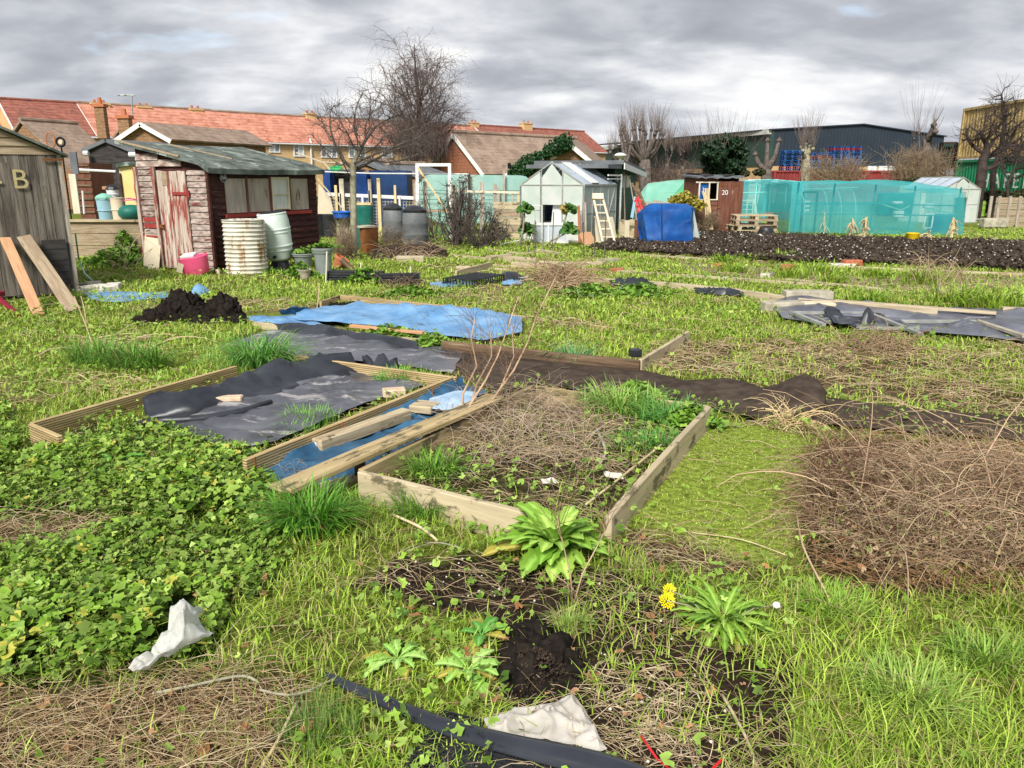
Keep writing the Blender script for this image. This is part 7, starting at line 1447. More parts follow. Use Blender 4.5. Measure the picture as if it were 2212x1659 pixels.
sheet('muddy_blue_sheet', 'flat muddy blue sheet in front of the retaining wall and red shed', 'sheet', [(180,632),(240,630),(300,632),(370,633),(430,632)], [(195,648),(250,655),(310,648),(380,642),(435,639)], 'blue_sheet', .012, 3, 50, 10, .012, 64); rag('blue_scrap', 'raised blue corner of sheet in front of the pink tub', 'sheet', [G(408,640),G(418,628),G(440,625),G(458,634),G(430,640)], .13, 'blue_sheet', .04)
brick('small dark box on the bed corner near the pale right board', 1373, 772, .1,.08,.07,'black_pl',.2,.1,'plastic_box')
for k,(u,v) in enumerate(((178,627),(188,634),(198,624),(214,630),(225,634),(240,628))): brick(['grey rock at the foot of the grey shed corner','pale rock below the grey shed corner rock','flat pale stone by the hose end','stone right of the hose end','small stone before the muddy blue sheet','furthest right stone by the muddy blue sheet'][k], u, v, .2+.1*(k%2), .2, .1, 'stone' if k else 'concrete', k, 0, 'stone')
# black membrane scraps along the rear edging board
for k,(p,q) in enumerate((((1318,610),(1420,617)),((1500,628),(1610,636)))): sheet('black_scrap', ['black scrap of membrane tucked under the rear edging, left one','black scrap of membrane under the rear edging, right one'][k], 'membrane', [(p[0],p[1]-4,.06),((p[0]+q[0])/2,(p[1]+q[1])/2-6,.1),(q[0],q[1]-3,.05)], [(p[0]+3,p[1]+8),((p[0]+q[0])/2,(p[1]+q[1])/2+9),(q[0]-3,q[1]+5)], 'black_cloth', .03, 5, 30, 8, .05, 70+k)
# heaps of black compost
def heap(name, label, lumps, mt, seed, rough=.22, cat='heap', parent=None):
    t = MB(); rs = random.Random(seed)
    for (u, v, r, h) in lumps:
        g = G(u, v); n_, k_ = 64, 22; vs = []
        for j in range(k_+1):
            for i in range(n_):
                a = 2*pi*i/n_; ph = pi/2*j/k_; rr_ = r*cos(ph); p = Vector((g.x+rr_*cos(a), g.y+rr_*sin(a), h*sin(ph)**1.0-.01)); d = (p-g); p += d*(rough*mn.noise(p*9+Vector((seed,0,0)))+rough*.9*mn.noise(p*23)+rough*.8*mn.noise(p*52)); vs.append(p)
        t.add(vs, [(j*n_+i, j*n_+(i+1)%n_, (j+1)*n_+(i+1)%n_, (j+1)*n_+i) for j in range(k_) for i in range(n_)])
    o = t.build(name, W[mt], parent, smooth=True); 
    if not parent: tag(o, label, cat)
    return o
heap('compost_heap', 'long black heap of compost behind the grass on the left', [(335,698,.22,.16),(372,694,.24,.22),(398,688,.26,.32),(425,692,.24,.18),(448,698,.2,.12)], 'black_soil', 1); heap('root_ball', 'round fibrous black and brown root ball right of the compost heap', [(487,693,.22,.3),(515,700,.12,.12)], 'black_soil', 2)
heap('soil_mound', 'dark crumbly soil mound with roots in the middle foreground', [(1150,1450,.15,.10),(1185,1485,.12,.06),(1120,1430,.11,.06),(1150,1395,.13,.06)], 'black_soil', 3, .3); heap('soil_patch', 'dark soil strip inside the back of the rear raised bed', [(760,662,.35,.06),(820,664,.35,.06),(880,668,.35,.06),(720,660,.25,.05)], 'black_soil', 4, .15)
heap('stem_heap', 'brown heap of cut dead stems in front of the compost bins', [(868,553,.7,.24),(905,550,.6,.22),(835,556,.45,.15),(930,553,.4,.14)], 'soil', 5, .15)
# net, fleece, edging in the foreground
def path3(pts): return [G(*p) for p in pts]
o = MB(); vs = []; rowsN = [[(384,1300,.16),(402,1300,.18),(420,1308,.16)],[(368,1325,.15),(396,1328,.19),(428,1328,.13)],[(362,1356,.12),(398,1356,.15),(432,1346,.1)],[(342,1386,.1),(392,1384,.12),(464,1370,.08)],[(326,1412,.08),(356,1414,.1),(398,1400,.08)],[(298,1428,.08),(318,1438,.09),(345,1428,.08)],[(278,1450,.07),(290,1456,.08),(304,1448,.07)]]
ctrl = [[G(*p) for p in r] for r in rowsN]; nu, nv = 24, 48
for j in range(nv+1):
    f = j/nv*(len(ctrl)-1); a = min(int(f), len(ctrl)-2); f -= a; f = f*f*(3-2*f)*.5+f*.5; row = [ctrl[a][k].lerp(ctrl[a+1][k], f) for k in range(3)]
    for i in range(nu+1): s = i/nu*2; b_ = min(int(s),1); p = row[b_].lerp(row[b_+1], s-b_); p += Vector((0,0,.03*mn.noise(p*16)+.018*abs(mn.noise(p*34)))); vs.append(p)
tag(MB().add(vs, [(j*(nu+1)+i, j*(nu+1)+i+1, (j+1)*(nu+1)+i+1, (j+1)*(nu+1)+i) for j in range(nv) for i in range(nu)]).build('white_netting', W['white_net'], None, smooth=True), 'crumpled white net lying on the grass in the left foreground', 'netting')
X_SHEETS += [[(380,1296),(425,1305),(436,1345),(465,1372),(395,1405),(345,1432),(290,1458),(275,1448),(325,1408),(360,1358),(366,1322)]]
sheet('white_netting_tail', 'thin trailing end of white net right of the crumpled net', 'netting', [(418,1318,.11),(440,1316,.09)], [(418,1335,.09),(438,1328,.07)], 'white_net', .01, 20, 14, 8, .015, 81, z0=.05)
sheet('fleece', 'torn white fleece with soil specks at the bottom of the photo', 'fleece', [(1050,1552),(1120,1535),(1190,1530),(1235,1508),(1265,1535),(1290,1590)], [(1065,1580),(1120,1598),(1190,1612),(1240,1618),(1300,1628),(1318,1618)], 'fleece', .012, 11, 60, 20, .022, 80, smooth=35, z0=.035)
sheet('white_scrap', 'white plastic scrap in the front bed, left one', 'scrap', [(1172,1040,.05),(1200,1036,.06)], [(1176,1050,.04),(1212,1048,.04)], 'fleece', .01, 20, 12, 6, .01, 82); sheet('white_scrap', 'white plastic scrap by the right board of the front bed', 'scrap', [(1305,1022,.05),(1340,1022,.06)], [(1310,1032,.04),(1345,1036,.04)], 'fleece', .01, 20, 12, 6, .01, 83)
pe = path3([(700,1452,.03),(760,1480,.04),(830,1510,.05),(900,1540,.05),(980,1570,.06),(1080,1598,.08),(1180,1622,.1),(1290,1648,.11),(1400,1690,.12),(1480,1740,.12)]); k_ = MB(); vs = []; ns_ = 60
def cr(pts, s):
    n = len(pts)-1; f = s*n; i = min(int(f), n-1); f -= i; p0, p1, p2, p3 = pts[max(i-1,0)], pts[i], pts[i+1], pts[min(i+2,n)]
    return .5*((2*p1)+(p2-p0)*f+(2*p0-5*p1+4*p2-p3)*f*f+(3*p1-p0-3*p2+p3)*f**3)
for i in range(ns_+1):
    p = cr(pe, i/ns_); tg = (cr(pe, min(1,i/ns_+.01))-cr(pe, max(0,i/ns_-.01))).normalized(); sd_ = Vector((-tg.y,tg.x,0)).normalized(); w_ = .016+.034*(i/ns_)
    for j in range(7): a = pi*j/6; vs.append(p + sd_*w_*cos(a) + Vector((0,0,w_*.8*sin(a)-.01)))
tag(MB().add(vs, [(i*7+j, i*7+j+1, (i+1)*7+j+1, (i+1)*7+j) for i in range(ns_) for j in range(6)]).build('lawn_edging', W['chrome_black'], None, smooth=True), 'glossy black plastic edging strip curving out of the bottom of the photo', 'edging')
g = G(1090,1650,.01); t = thing('seed_tray', 'black grid seed tray at the bottom edge below the glossy edging', 'tray', tuple(g)); m = MB(); Mz = Matrix.Translation(g) @ Matrix.Rotation(-.35,4,'Z')
for k in range(15): m.box((-.24+.034*k, 0, .015), (.004,.24,.02)).box((0, -.12+.017*k, .017), (.5,.004,.02))
m.build('grid', W['black_pl'], t, Mz)
tag(MB().tube([G(1385,1590,.03),G(1400,1612,.05),G(1420,1640,.02),G(1445,1660,.03)], .004, 5).build('red_string', W['red_pl'], None), 'thin red string lying on soil near the bottom edge', 'string'); tag(MB().tube([G(1520,1680,.02),G(1560,1640,.03)], .004, 5).build('red_cane', W['red_pl'], None), 'short thin red stick at the bottom edge right of the string', 'stick')
# ---------------------------------------------------------------- ground cover
rs = np.random.default_rng(77)
def sample(poly_or_none, dens, Vmin=None, Vmax=None, ymax=30, jitter=True):
    # random ground points (denser near the camera: dens is a function of distance), inside the view
    out = []
    for y0, y1 in ((1.2,2),(2,3),(3,4.5),(4.5,6.5),(6.5,9),(9,12),(12,16),(16,21),(21,27),(27,40)):
        if y0 >= ymax: break
        ym = (y0+y1)/2; xw = y1*1.1+1.2; n = int(dens(ym)*(y1-y0)*2*xw); x = rs.uniform(-xw, xw, n); y = rs.uniform(y0, y1, n); out.append(np.stack([x,y],1))
    p = np.concatenate(out); U, V = proj(p[:,0], p[:,1]); k = (V < 2600) & (((U > -120) & (U < 2330) & (V < 1850)) | ((U > -900) & (U < 3100) & (rs.uniform(0,1,len(p)) < .45)))
    if poly_or_none is not None:
        m = np.zeros(len(p), bool)
        for po in poly_or_none: m |= inpoly(U, V, po)
        k &= m
    return p[k], U[k], V[k]
FOOT = [[(-400,300),(0,655),(172,638),(172,600),(172,545),(310,545),(310,580),(466,590),(690,552),(700,460),(-400,300)],[(1377,500),(1381,524),(1497,540),(1505,520)],[(1125,520),(1256,532),(1325,522),(1325,480),(1125,480)]]
def clear(U, V, extra=()):
    k = np.ones(len(U), bool)
    for po in X_SHEETS+FOOT+list(extra): k &= ~inpoly(U, V, po)
    return k
def curvedblades(xy, h, w_, lean, col, z0=None, bend=1.0, dirs=None):
    n = len(xy); a = rs.uniform(0,2*pi,n) if dirs is None else dirs; h = np.broadcast_to(h,(n,)); w_ = np.broadcast_to(w_,(n,)); lean = np.broadcast_to(lean,(n,)); d = np.stack([np.cos(a),np.sin(a)],1); s = np.stack([-d[:,1],d[:,0]],1); b = np.zeros((n,3)); b[:,:2] = xy
    if z0 is not None: b[:,2] = z0
    def pt(f): q = b.copy(); q[:,:2] += d*(lean*h*f**(1+bend))[:,None]; q[:,2] += h*(f - .35*bend*lean*f*f); return q
    p1, p2 = pt(.5), pt(1.0); S = np.zeros((n,3)); S[:,:2] = s*w_[:,None]*.5
    V = np.stack([b-S*.8, b+S*.8, p1-S, p1+S, p2],1).reshape(-1,3); o = (np.arange(n)*5)[:,None,None]; F = np.array([[0,1,3],[0,3,2],[2,3,4]])[None]+o
    c = np.repeat(col,5,0).reshape(n,5,3).copy(); c[:,4] *= 1.08; return V, F.reshape(-1,3), c.reshape(-1,3)
def mixc(n, *cols, spread=.25):
    t_ = rs.dirichlet([.6]*len(cols), n); c = t_@np.array(cols); return np.clip(c*rs.uniform(1-spread,1+spread,(n,1)),0,1)
GR = [(.22,.38,.025),(.40,.58,.05),(.55,.64,.15),(.10,.19,.012)]
allregions = lambda U,V: region_weights(U,V)
# 1. short grass everywhere it belongs
p, U, V = sample(None, lambda y: 11500/y**1.25+ (350 if y < 14 else 90), ymax=27); w = region_weights(U, V); n1 = fnoise(p[:,0],p[:,1],.9,21); n2 = fnoise(p[:,0],p[:,1],3.3,31); n3 = fnoise(p[:,0],p[:,1],1.7,51)
pr = np.clip(.97 - np.clip((n1-.6)*5,0,.6), 0, 1); pr = np.where(w['leaf'], .42, pr); pr = np.where(w['straw'], .14, pr); pr = np.where(inpoly(U,V,R_STRAW_M), .2+.6*(n3>.5), pr); pr = np.where(w['soil'], .04+.3*(n3>.55), pr); pr = np.where(inpoly(U,V,R_SOILPLOT), 0, pr); pr = np.where(w['twig'], .35*(n3>.42), pr); pr = np.where(w['moss'], .0, pr); pr = np.where(w['bed'], .3*(n3>.45), pr); pr = np.where(w['pale'], .25, pr); pr = np.where(inpoly(U,V,R_GRASS_R), 1, pr)
k = (rs.uniform(0,1,len(p)) < pr) & clear(U,V); p, U, V = p[k], U[k], V[k]; n3 = n3[k]; n2 = fnoise(p[:,0],p[:,1],2.2,61); d_ = p[:,1]
h = (.035+.075*n3+.05*inpoly(U,V,R_GRASS_R)*fnoise(p[:,0],p[:,1],5,66))*rs.uniform(.5,1.4,len(p))*np.where(d_<6,1,np.where(d_<12,1.0,1.0)); wd = np.clip(.0042*np.maximum(1,d_/3.6), .004, .03)
col = mixc(len(p), *GR)*(.62+.75*n2[:,None]); col[rs.uniform(0,1,len(p))<.13] = (.42,.34,.14)
Vv,Ff,Cc = curvedblades(p, h, wd*rs.uniform(.7,1.3,len(p)), rs.uniform(.2,1.5,len(p)), col); o = npmesh('grass', Vv, Ff, W['blade'], None, col=Cc); tag(o, 'short bright green grass growing over most of the plot', 'grass', kind='stuff')
# 2. small round weed leaves (far and middle) and lobed leaves (near)
def lobed(xy, z, size, col, tilt=.5, lobes=5):
    n = len(xy); K = lobes*2; ang = np.linspace(-pi*.85, pi*.85, K+1)[None,:]*rs.uniform(.75,1.1,(n,1))+rs.uniform(0,2*pi,n)[:,None]; rad_ = np.where((np.arange(K+1)%2==0)[None,:], rs.uniform(.55,.85,(n,1)), 1.0)*np.broadcast_to(size,(n,))[:,None]*rs.uniform(.85,1.15,(n,K+1)); nn = rs.normal(0,tilt,(n,3)); nn[:,2] = 1; nn /= np.linalg.norm(nn,axis=1,keepdims=True); a = np.cross(nn,np.array([0,1,0.])); a /= np.linalg.norm(a,axis=1,keepdims=True); b = np.cross(nn,a)
    c0 = np.zeros((n,3)); c0[:,:2] = xy; c0[:,2] = z; R = c0[:,None]+a[:,None]*(np.cos(ang)*rad_)[:,:,None]+b[:,None]*(np.sin(ang)*rad_)[:,:,None]; R += nn[:,None]*(rs.normal(0,.12,(n,K+1))*np.broadcast_to(size,(n,))[:,None]+ .10*np.broadcast_to(size,(n,))[:,None])[:,:,None]
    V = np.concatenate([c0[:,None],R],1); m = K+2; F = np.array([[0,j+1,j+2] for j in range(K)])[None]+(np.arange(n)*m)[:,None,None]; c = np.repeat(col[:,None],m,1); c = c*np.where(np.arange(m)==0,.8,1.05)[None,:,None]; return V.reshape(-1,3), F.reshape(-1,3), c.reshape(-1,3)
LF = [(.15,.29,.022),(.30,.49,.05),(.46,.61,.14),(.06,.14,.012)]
p, U, V = sample([R_LEAFY], lambda y: 4600 if y < 3 else 3600 if y < 4.5 else 1700 if y < 7 else 900, ymax=9); inst = inpoly(U,V,R_STRAW_L); n1 = fnoise(p[:,0],p[:,1],2.3,71); edge_ = fnoise(p[:,0],p[:,1],4.5,75)
k = clear(U,V) & (rs.uniform(0,1,len(p)) < np.where(inst,.12,1)) & (edge_ > .27); p, U, V, n1 = p[k], U[k], V[k], n1[k]; zt_ = rs.uniform(0,1,len(p))**.6*(.035+.085*n1); col = mixc(len(p), *LF)*(.6+.5*(zt_/.1))[:,None]; yl = rs.uniform(0,1,len(p)) < .05*(n1>.5)+.01; col[yl] = (.48,.46,.07)  # lower leaves coloured darker, painting in the shade deep in the carpet
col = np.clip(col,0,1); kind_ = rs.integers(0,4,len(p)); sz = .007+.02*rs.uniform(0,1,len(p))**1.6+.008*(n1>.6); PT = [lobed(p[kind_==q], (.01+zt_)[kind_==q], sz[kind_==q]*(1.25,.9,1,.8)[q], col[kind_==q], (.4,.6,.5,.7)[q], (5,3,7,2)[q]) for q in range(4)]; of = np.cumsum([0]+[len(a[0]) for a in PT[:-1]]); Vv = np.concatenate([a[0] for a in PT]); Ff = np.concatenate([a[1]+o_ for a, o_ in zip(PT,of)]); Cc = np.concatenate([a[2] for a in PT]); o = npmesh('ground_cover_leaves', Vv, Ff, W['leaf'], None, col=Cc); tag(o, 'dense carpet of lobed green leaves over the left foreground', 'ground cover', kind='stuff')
# leafy weeds dotted through the rest
p, U, V = sample(None, lambda y: 420 if y < 4 else 330 if y < 7 else 150 if y < 12 else 45, ymax=24); w = region_weights(U,V); n1 = fnoise(p[:,0],p[:,1],1.9,81); pr = np.clip((n1-.42)*7,0,1); pr = np.where(w['leaf']|w['moss'], .02, pr); pr = np.where(w['soil'], pr*.5, pr); pr = np.where(inpoly(U,V,[(-200,650),(500,650),(560,800),(80,900),(-200,880)]), np.maximum(pr,.75), pr); pr = np.where(inpoly(U,V,R_STRAW_BL), .12, pr); pr = np.where(inpoly(U,V,R_GRASS_R), .06, pr); pr = np.where(w['bed'], np.clip((n1-.34)*6,.1,1), pr); pr = np.where(w['twig']|w['straw'], pr*.25, pr); pr = np.where(inpoly(U,V,R_SOILPLOT),0,pr)
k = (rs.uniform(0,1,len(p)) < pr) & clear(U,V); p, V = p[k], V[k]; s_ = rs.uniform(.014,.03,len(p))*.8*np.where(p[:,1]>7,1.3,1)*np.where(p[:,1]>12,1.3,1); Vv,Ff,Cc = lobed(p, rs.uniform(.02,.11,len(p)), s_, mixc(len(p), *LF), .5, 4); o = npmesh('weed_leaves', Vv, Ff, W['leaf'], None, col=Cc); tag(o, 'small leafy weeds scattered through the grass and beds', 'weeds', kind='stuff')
# 3. dry straw and fine dead stems lying about
def stalks(xy, L, r, z, lift, col, curve=.25, m=5, dirs=None):
    n = len(xy); a = rs.uniform(0,2*pi,n) if dirs is None else dirs; P_ = np.zeros((n,m,3)); P_[:,0,:2] = xy; P_[:,0,2] = z; el = np.broadcast_to(lift,(n,)).copy(); st = np.broadcast_to(L,(n,))/(m-1); tw = rs.normal(0,curve,n)
    for q in range(1,m):
        a = a+tw/m*2+rs.normal(0,curve*.5,n); d = np.stack([np.cos(a)*np.cos(el),np.sin(a)*np.cos(el),np.sin(el)],1); P_[:,q] = P_[:,q-1]+d*st[:,None]; el = el-np.abs(rs.normal(0,.22,n)); P_[:,q,2] = np.maximum(P_[:,q,2],.006)
    V,F = strands(P_, r, np.broadcast_to(r,(n,))*.6, 3); return V, F, np.repeat(col, (m-1)*6, 0)
ST = [(.42,.30,.15),(.58,.45,.26),(.30,.19,.10),(.66,.56,.38)]
p, U, V = sample(None, lambda y: 1500 if y < 3 else 1000 if y < 5 else 520 if y < 8 else 200 if y < 12 else 45, ymax=22); w = region_weights(U,V); n1 = fnoise(p[:,0],p[:,1],.9,21); n2 = fnoise(p[:,0],p[:,1],2.6,91)
pr = np.clip((n1-.6)*5,0.05,.5); pr = np.where(w['straw'], .95, pr); pr = np.where(inpoly(U,V,R_STRAW_M), .75-.5*(n2>.55), pr); pr = np.where(w['leaf'], .05, pr); pr = np.where(inpoly(U,V,R_STRAW_L), .9, pr); pr = np.where(w['soil'], .22+.5*(n2>.52), pr); pr = np.where(inpoly(U,V,R_SOILPLOT), .0, pr); pr = np.where(w['twig'], .9, pr); pr = np.where(inpoly(U,V,R_STRAW_B2), .45+.5*(n2>.5), pr); pr = np.where(w['moss'], .05+.12*(n2>.55), pr); pr = np.where(w['bed']&~inpoly(U,V,R_STRAW_B2), .35, pr); pr = np.where(inpoly(U,V,R_GRASS_R), .12, pr)
k = (rs.uniform(0,1,len(p)) < pr) & clear(U,V); p, U, V, n2 = p[k], U[k], V[k], n2[k]; col = mixc(len(p), *ST); tr = inpoly(U,V,R_TWIG_R); col[tr] *= np.array((.72,.55,.45)); r = np.clip(.0011*np.maximum(1,p[:,1]/2.8), .001, .006)
pile = np.where(inpoly(U,V,R_STRAW_B2), .10, np.where(w['straw'][k]|tr, .05, .03))
Vv,Ff,Cc = stalks(p, rs.uniform(.06,.3,len(p))*np.where(p[:,1]>8,1.5,1), r*rs.uniform(.7,1.5,len(p)), rs.uniform(.004,1,len(p))*pile, rs.uniform(0,.45,len(p)), col, .35); o = npmesh('dead_stems', Vv, Ff, W['straw'], None, col=Cc); tag(o, 'dry straw and dead stems lying over the beds and soil', 'straw', kind='stuff')
# bleached and mossy fibres on the green mat
p, U, V = sample([R_MOSS], lambda y: 3800, ymax=8); k = clear(U,V); p = p[k]; Vv,Ff,Cc = curvedblades(p, rs.uniform(.006,.02,len(p)), .005, 1.0, mixc(len(p), (.26,.38,.05),(.38,.5,.09),(.46,.54,.15))); o = npmesh('moss', Vv, Ff, W['blade'], None, col=Cc); tag(o, 'bright moss covering the flat green mat beside the front bed', 'moss', kind='stuff')
# 4. stones and clods
def pebbles(xy, s, z, col, name, label, mt, cat):
    n = len(xy); base = np.array([[1,0,0],[0,1,0],[-1,0,0],[0,-1,0],[0,0,.8],[0,0,-.5]],float); V = base[None]*s[:,None,None]*rs.uniform(.6,1.3,(n,6,1)); V[:,:,:2] += xy[:,None]; V[:,:,2] += z[:,None] if hasattr(z,'__len__') else z
    F = np.array([[0,1,4],[1,2,4],[2,3,4],[3,0,4],[1,0,5],[2,1,5],[3,2,5],[0,3,5]])[None]+(np.arange(n)*6)[:,None,None]; o = npmesh(name, V.reshape(-1,3), F.reshape(-1,3), W[mt], None, col=np.repeat(col,6,0)); tag(o, label, cat, kind='stuff'); return o
p, U, V = sample([R_SOILPLOT], lambda y: 120, ymax=27); n_ = len(p); pebbles(p, rs.uniform(.02,.075,n_), .07+rs.uniform(-.01,.05,n_), mixc(n_, (.05,.036,.026),(.085,.062,.045),(.03,.022,.016)), 'soil_clods', 'dark clods of freshly dug soil across the far plot', 'straw', 'soil')
p, U, V = sample([R_SOILPLOT], lambda y: 11, ymax=27); n_ = len(p); pebbles(p, rs.uniform(.012,.03,n_), .11+rs.uniform(-.01,.03,n_), mixc(n_, (.5,.45,.4),(.32,.26,.2),(.62,.58,.54)), 'flint_stones', 'pale flints dotted over the dug soil', 'straw', 'stones')
p, U, V = sample([R_SOIL_C], lambda y: 2600, ymax=6); n_ = len(p); pebbles(p, rs.uniform(.002,.009,n_), rs.uniform(.0,.012,n_), mixc(n_, (.05,.035,.025),(.03,.02,.014),(.09,.07,.05)), 'soil_crumbs', 'dark crumbs of soil in the bare foreground', 'straw', 'soil')
p, U, V = sample([R_SOIL_C, [(870,1250),(1330,1230),(1330,1350),(900,1330)]], lambda y: 90, ymax=6); n_ = len(p); pebbles(p, rs.uniform(.003,.009,n_), rs.uniform(.008,.02,n_), mixc(n_, (.6,.5,.38),(.75,.7,.6)), 'grit', 'pale grit scattered over the bare soil', 'straw', 'stones')
n_ = 1500; g_ = G(1155,1462); q = rs.normal(0,.075,(n_,2)); pebbles(q+np.array((g_.x,g_.y)), rs.uniform(.002,.008,n_), .012+.085*np.exp(-(q**2).sum(1)/.012), mixc(n_, (.035,.024,.016),(.07,.05,.035),(.015,.011,.008)), 'mound_crumbs', 'crumbly dark soil lumps on the mound in the middle foreground', 'straw', 'soil')
# ---- named plants
def tussock(label, u, v, n, h, spread, w_=.006, cols=((.07,.2,.02),(.15,.34,.03),(.25,.45,.06)), name='grass_tussock', lean=(.6,1.9), asym=None, flat=.5):
    g = G(u, v); a = rs.uniform(0,2*pi,n); r = spread*rs.uniform(0,1,n)**.7; xy = np.stack([g.x+r*np.cos(a), g.y+flat*r*np.sin(a)],1)
    m = 6; hh = h*rs.uniform(.55,1.15,n); ln = rs.uniform(*lean,n); a = a+rs.normal(0,.8,n); d = np.stack([np.cos(a), np.sin(a)],1); P_ = np.zeros((n,m,3)); P_[:,:,:2] = xy[:,None]
    for q in range(m):
        f = q/(m-1); P_[:,q,:2] += d*(hh*ln*.62*f**1.7)[:,None]; P_[:,q,2] = hh*(f*1.25 - .62*ln*.8*f**2.4); 
    P_[:,:,2] = np.maximum(P_[:,:,2], .004+.0*rs.uniform()); s = np.stack([-d[:,1],d[:,0],np.zeros(n)],1); wf = w_*rs.uniform(.6,1.3,n); prof = np.array([.7,1,1,.85,.55,.08]); A = P_-s[:,None]*(wf[:,None]*prof*.5)[:,:,None]; B = P_+s[:,None]*(wf[:,None]*prof*.5)[:,:,None]
    V = np.stack([A,B],2).reshape(-1,3); F = np.array([[2*q,2*q+1,2*q+3,2*q+2] for q in range(m-1)])[None]+(np.arange(n)*2*m)[:,None,None]; c = mixc(n,*cols); c[rs.uniform(0,1,n)<.06] = (.4,.32,.13); o = npmesh(name, V, F.reshape(-1,4), W['blade'], None, col=np.repeat(c,2*m,0)); return tag(o, label, 'grass tussock' if name == 'grass_tussock' else 'plant')
tussock('large dark green grass tussock at the near left corner of the front bed', 672, 1150, 620, .26, .17, .0062, ((.05,.18,.018),(.11,.3,.025),(.2,.42,.05)))
tussock('dark grass tussock inside the near left corner of the front bed', 935, 1035, 330, .20, .13, .005); tussock('grass tussock outside the pale front board', 915, 1120, 300, .17, .14, .005)
tussock('thick bright tussock at the back left corner of the left bed', 562, 800, 520, .42, .24, .008, ((.08,.27,.04),(.17,.42,.07),(.28,.52,.12)), lean=(.8,2.1)); tussock('left half of the dark double tussock in the left grass', 215, 790, 380, .30, .26, .008, ((.06,.19,.02),(.14,.33,.04),(.26,.44,.07))); tussock('right half of the dark double tussock in the left grass', 295, 800, 420, .30, .26, .008, ((.06,.19,.02),(.14,.33,.04),(.26,.44,.07)))
tussock('blue green tussock against the dark board of the rear bed', 1240, 788, 200, .26, .14, .007, ((.07,.24,.07),(.16,.38,.14),(.26,.46,.2))); tussock('bright grass clump in the open corner of the left bed', 862, 832, 340, .16, .2, .006, ((.12,.36,.05),(.22,.5,.08),(.3,.55,.1)), lean=(.5,1.6)); tussock('thin grass strip along the inner side of the grooved board', 670, 918, 240, .13, .2, .005, ((.16,.4,.06),(.28,.52,.1)), lean=(.4,1.3), flat=.6); tussock('second wisp of grass along the grooved board, nearer the camera', 640, 940, 160, .1, .14, .005, ((.16,.4,.06),(.28,.52,.1)), flat=.6)
tussock('grassy clump spilling over the back of the front bed', 1340, 895, 420, .26, .26, .007, ((.15,.34,.04),(.27,.48,.08),(.4,.55,.14))); tussock('right hand grassy clump at the back of the front bed', 1450, 915, 360, .2, .22, .006, ((.1,.34,.06),(.2,.48,.1))); tussock('low grass clump along the right board of the front bed', 1400, 965, 300, .13, .22, .005, ((.1,.3,.05),(.2,.44,.08)))
tussock('bright tussock at the upper edge of the right foreground grass', 1790, 1330, 260, .13, .13, .005, ((.2,.38,.04),(.34,.5,.08)), flat=.8); tussock('pale green tussock in the lower right grass', 1960, 1520, 460, .14, .15, .005, ((.22,.38,.05),(.38,.5,.12)), flat=.8); tussock('tussock near the right edge of the foreground', 2130, 1440, 240, .13, .12, .005, ((.18,.34,.04),(.32,.46,.09)), flat=.8); 0 and tussock('', 1840, 1480, 360, .13, .13, .005, ((.2,.38,.05),(.36,.5,.1)), flat=.8); 0 and tussock('', 2020, 1350, 420, .14, .18, .005, ((.22,.4,.05),(.38,.52,.09)), flat=.8)
tussock('small yellowish grass tuft beside the soil mound', 1232, 1370, 170, .11, .05, .0035, ((.3,.46,.08),(.5,.5,.18),(.2,.4,.06)), lean=(.3,1.5)); tussock('wispy dark rush like tuft at the bottom edge', 690, 1600, 420, .11, .13, .0022, ((.05,.16,.02),(.12,.28,.04),(.3,.4,.12)), lean=(.1,.7), flat=.8)
for k,(u,v,s_) in enumerate(((1700,560,.3),(1625,563,.25),(1580,588,.28),(1755,592,.4),(2080,658,.5),(2150,668,.5),(1710,600,.35),(1900,600,.3),(1800,610,.25),(2000,612,.4),(1560,568,.3),(1870,655,.3))):
    tussock(['rough grass tuft on the near edge of the dug soil, first','rough grass tuft on the near edge of the dug soil, left of the first','grass tuft among the pale strips before the soil','grass clump by the broken red brick','big soft grass clump behind the right edging board','grass clump at the right edge behind the shiny sheet','tall tuft beside the rounded stone','small tuft on the pale right hand path','small tuft right of the long pale stone','grass clump among the dead weeds at the right','little tuft left of the grass tufts on the soil edge','tuft against the grey edging board'][k], u, v, 150, s_*.75, s_, .016, ((.2,.36,.03),(.36,.5,.06)), flat=.5)
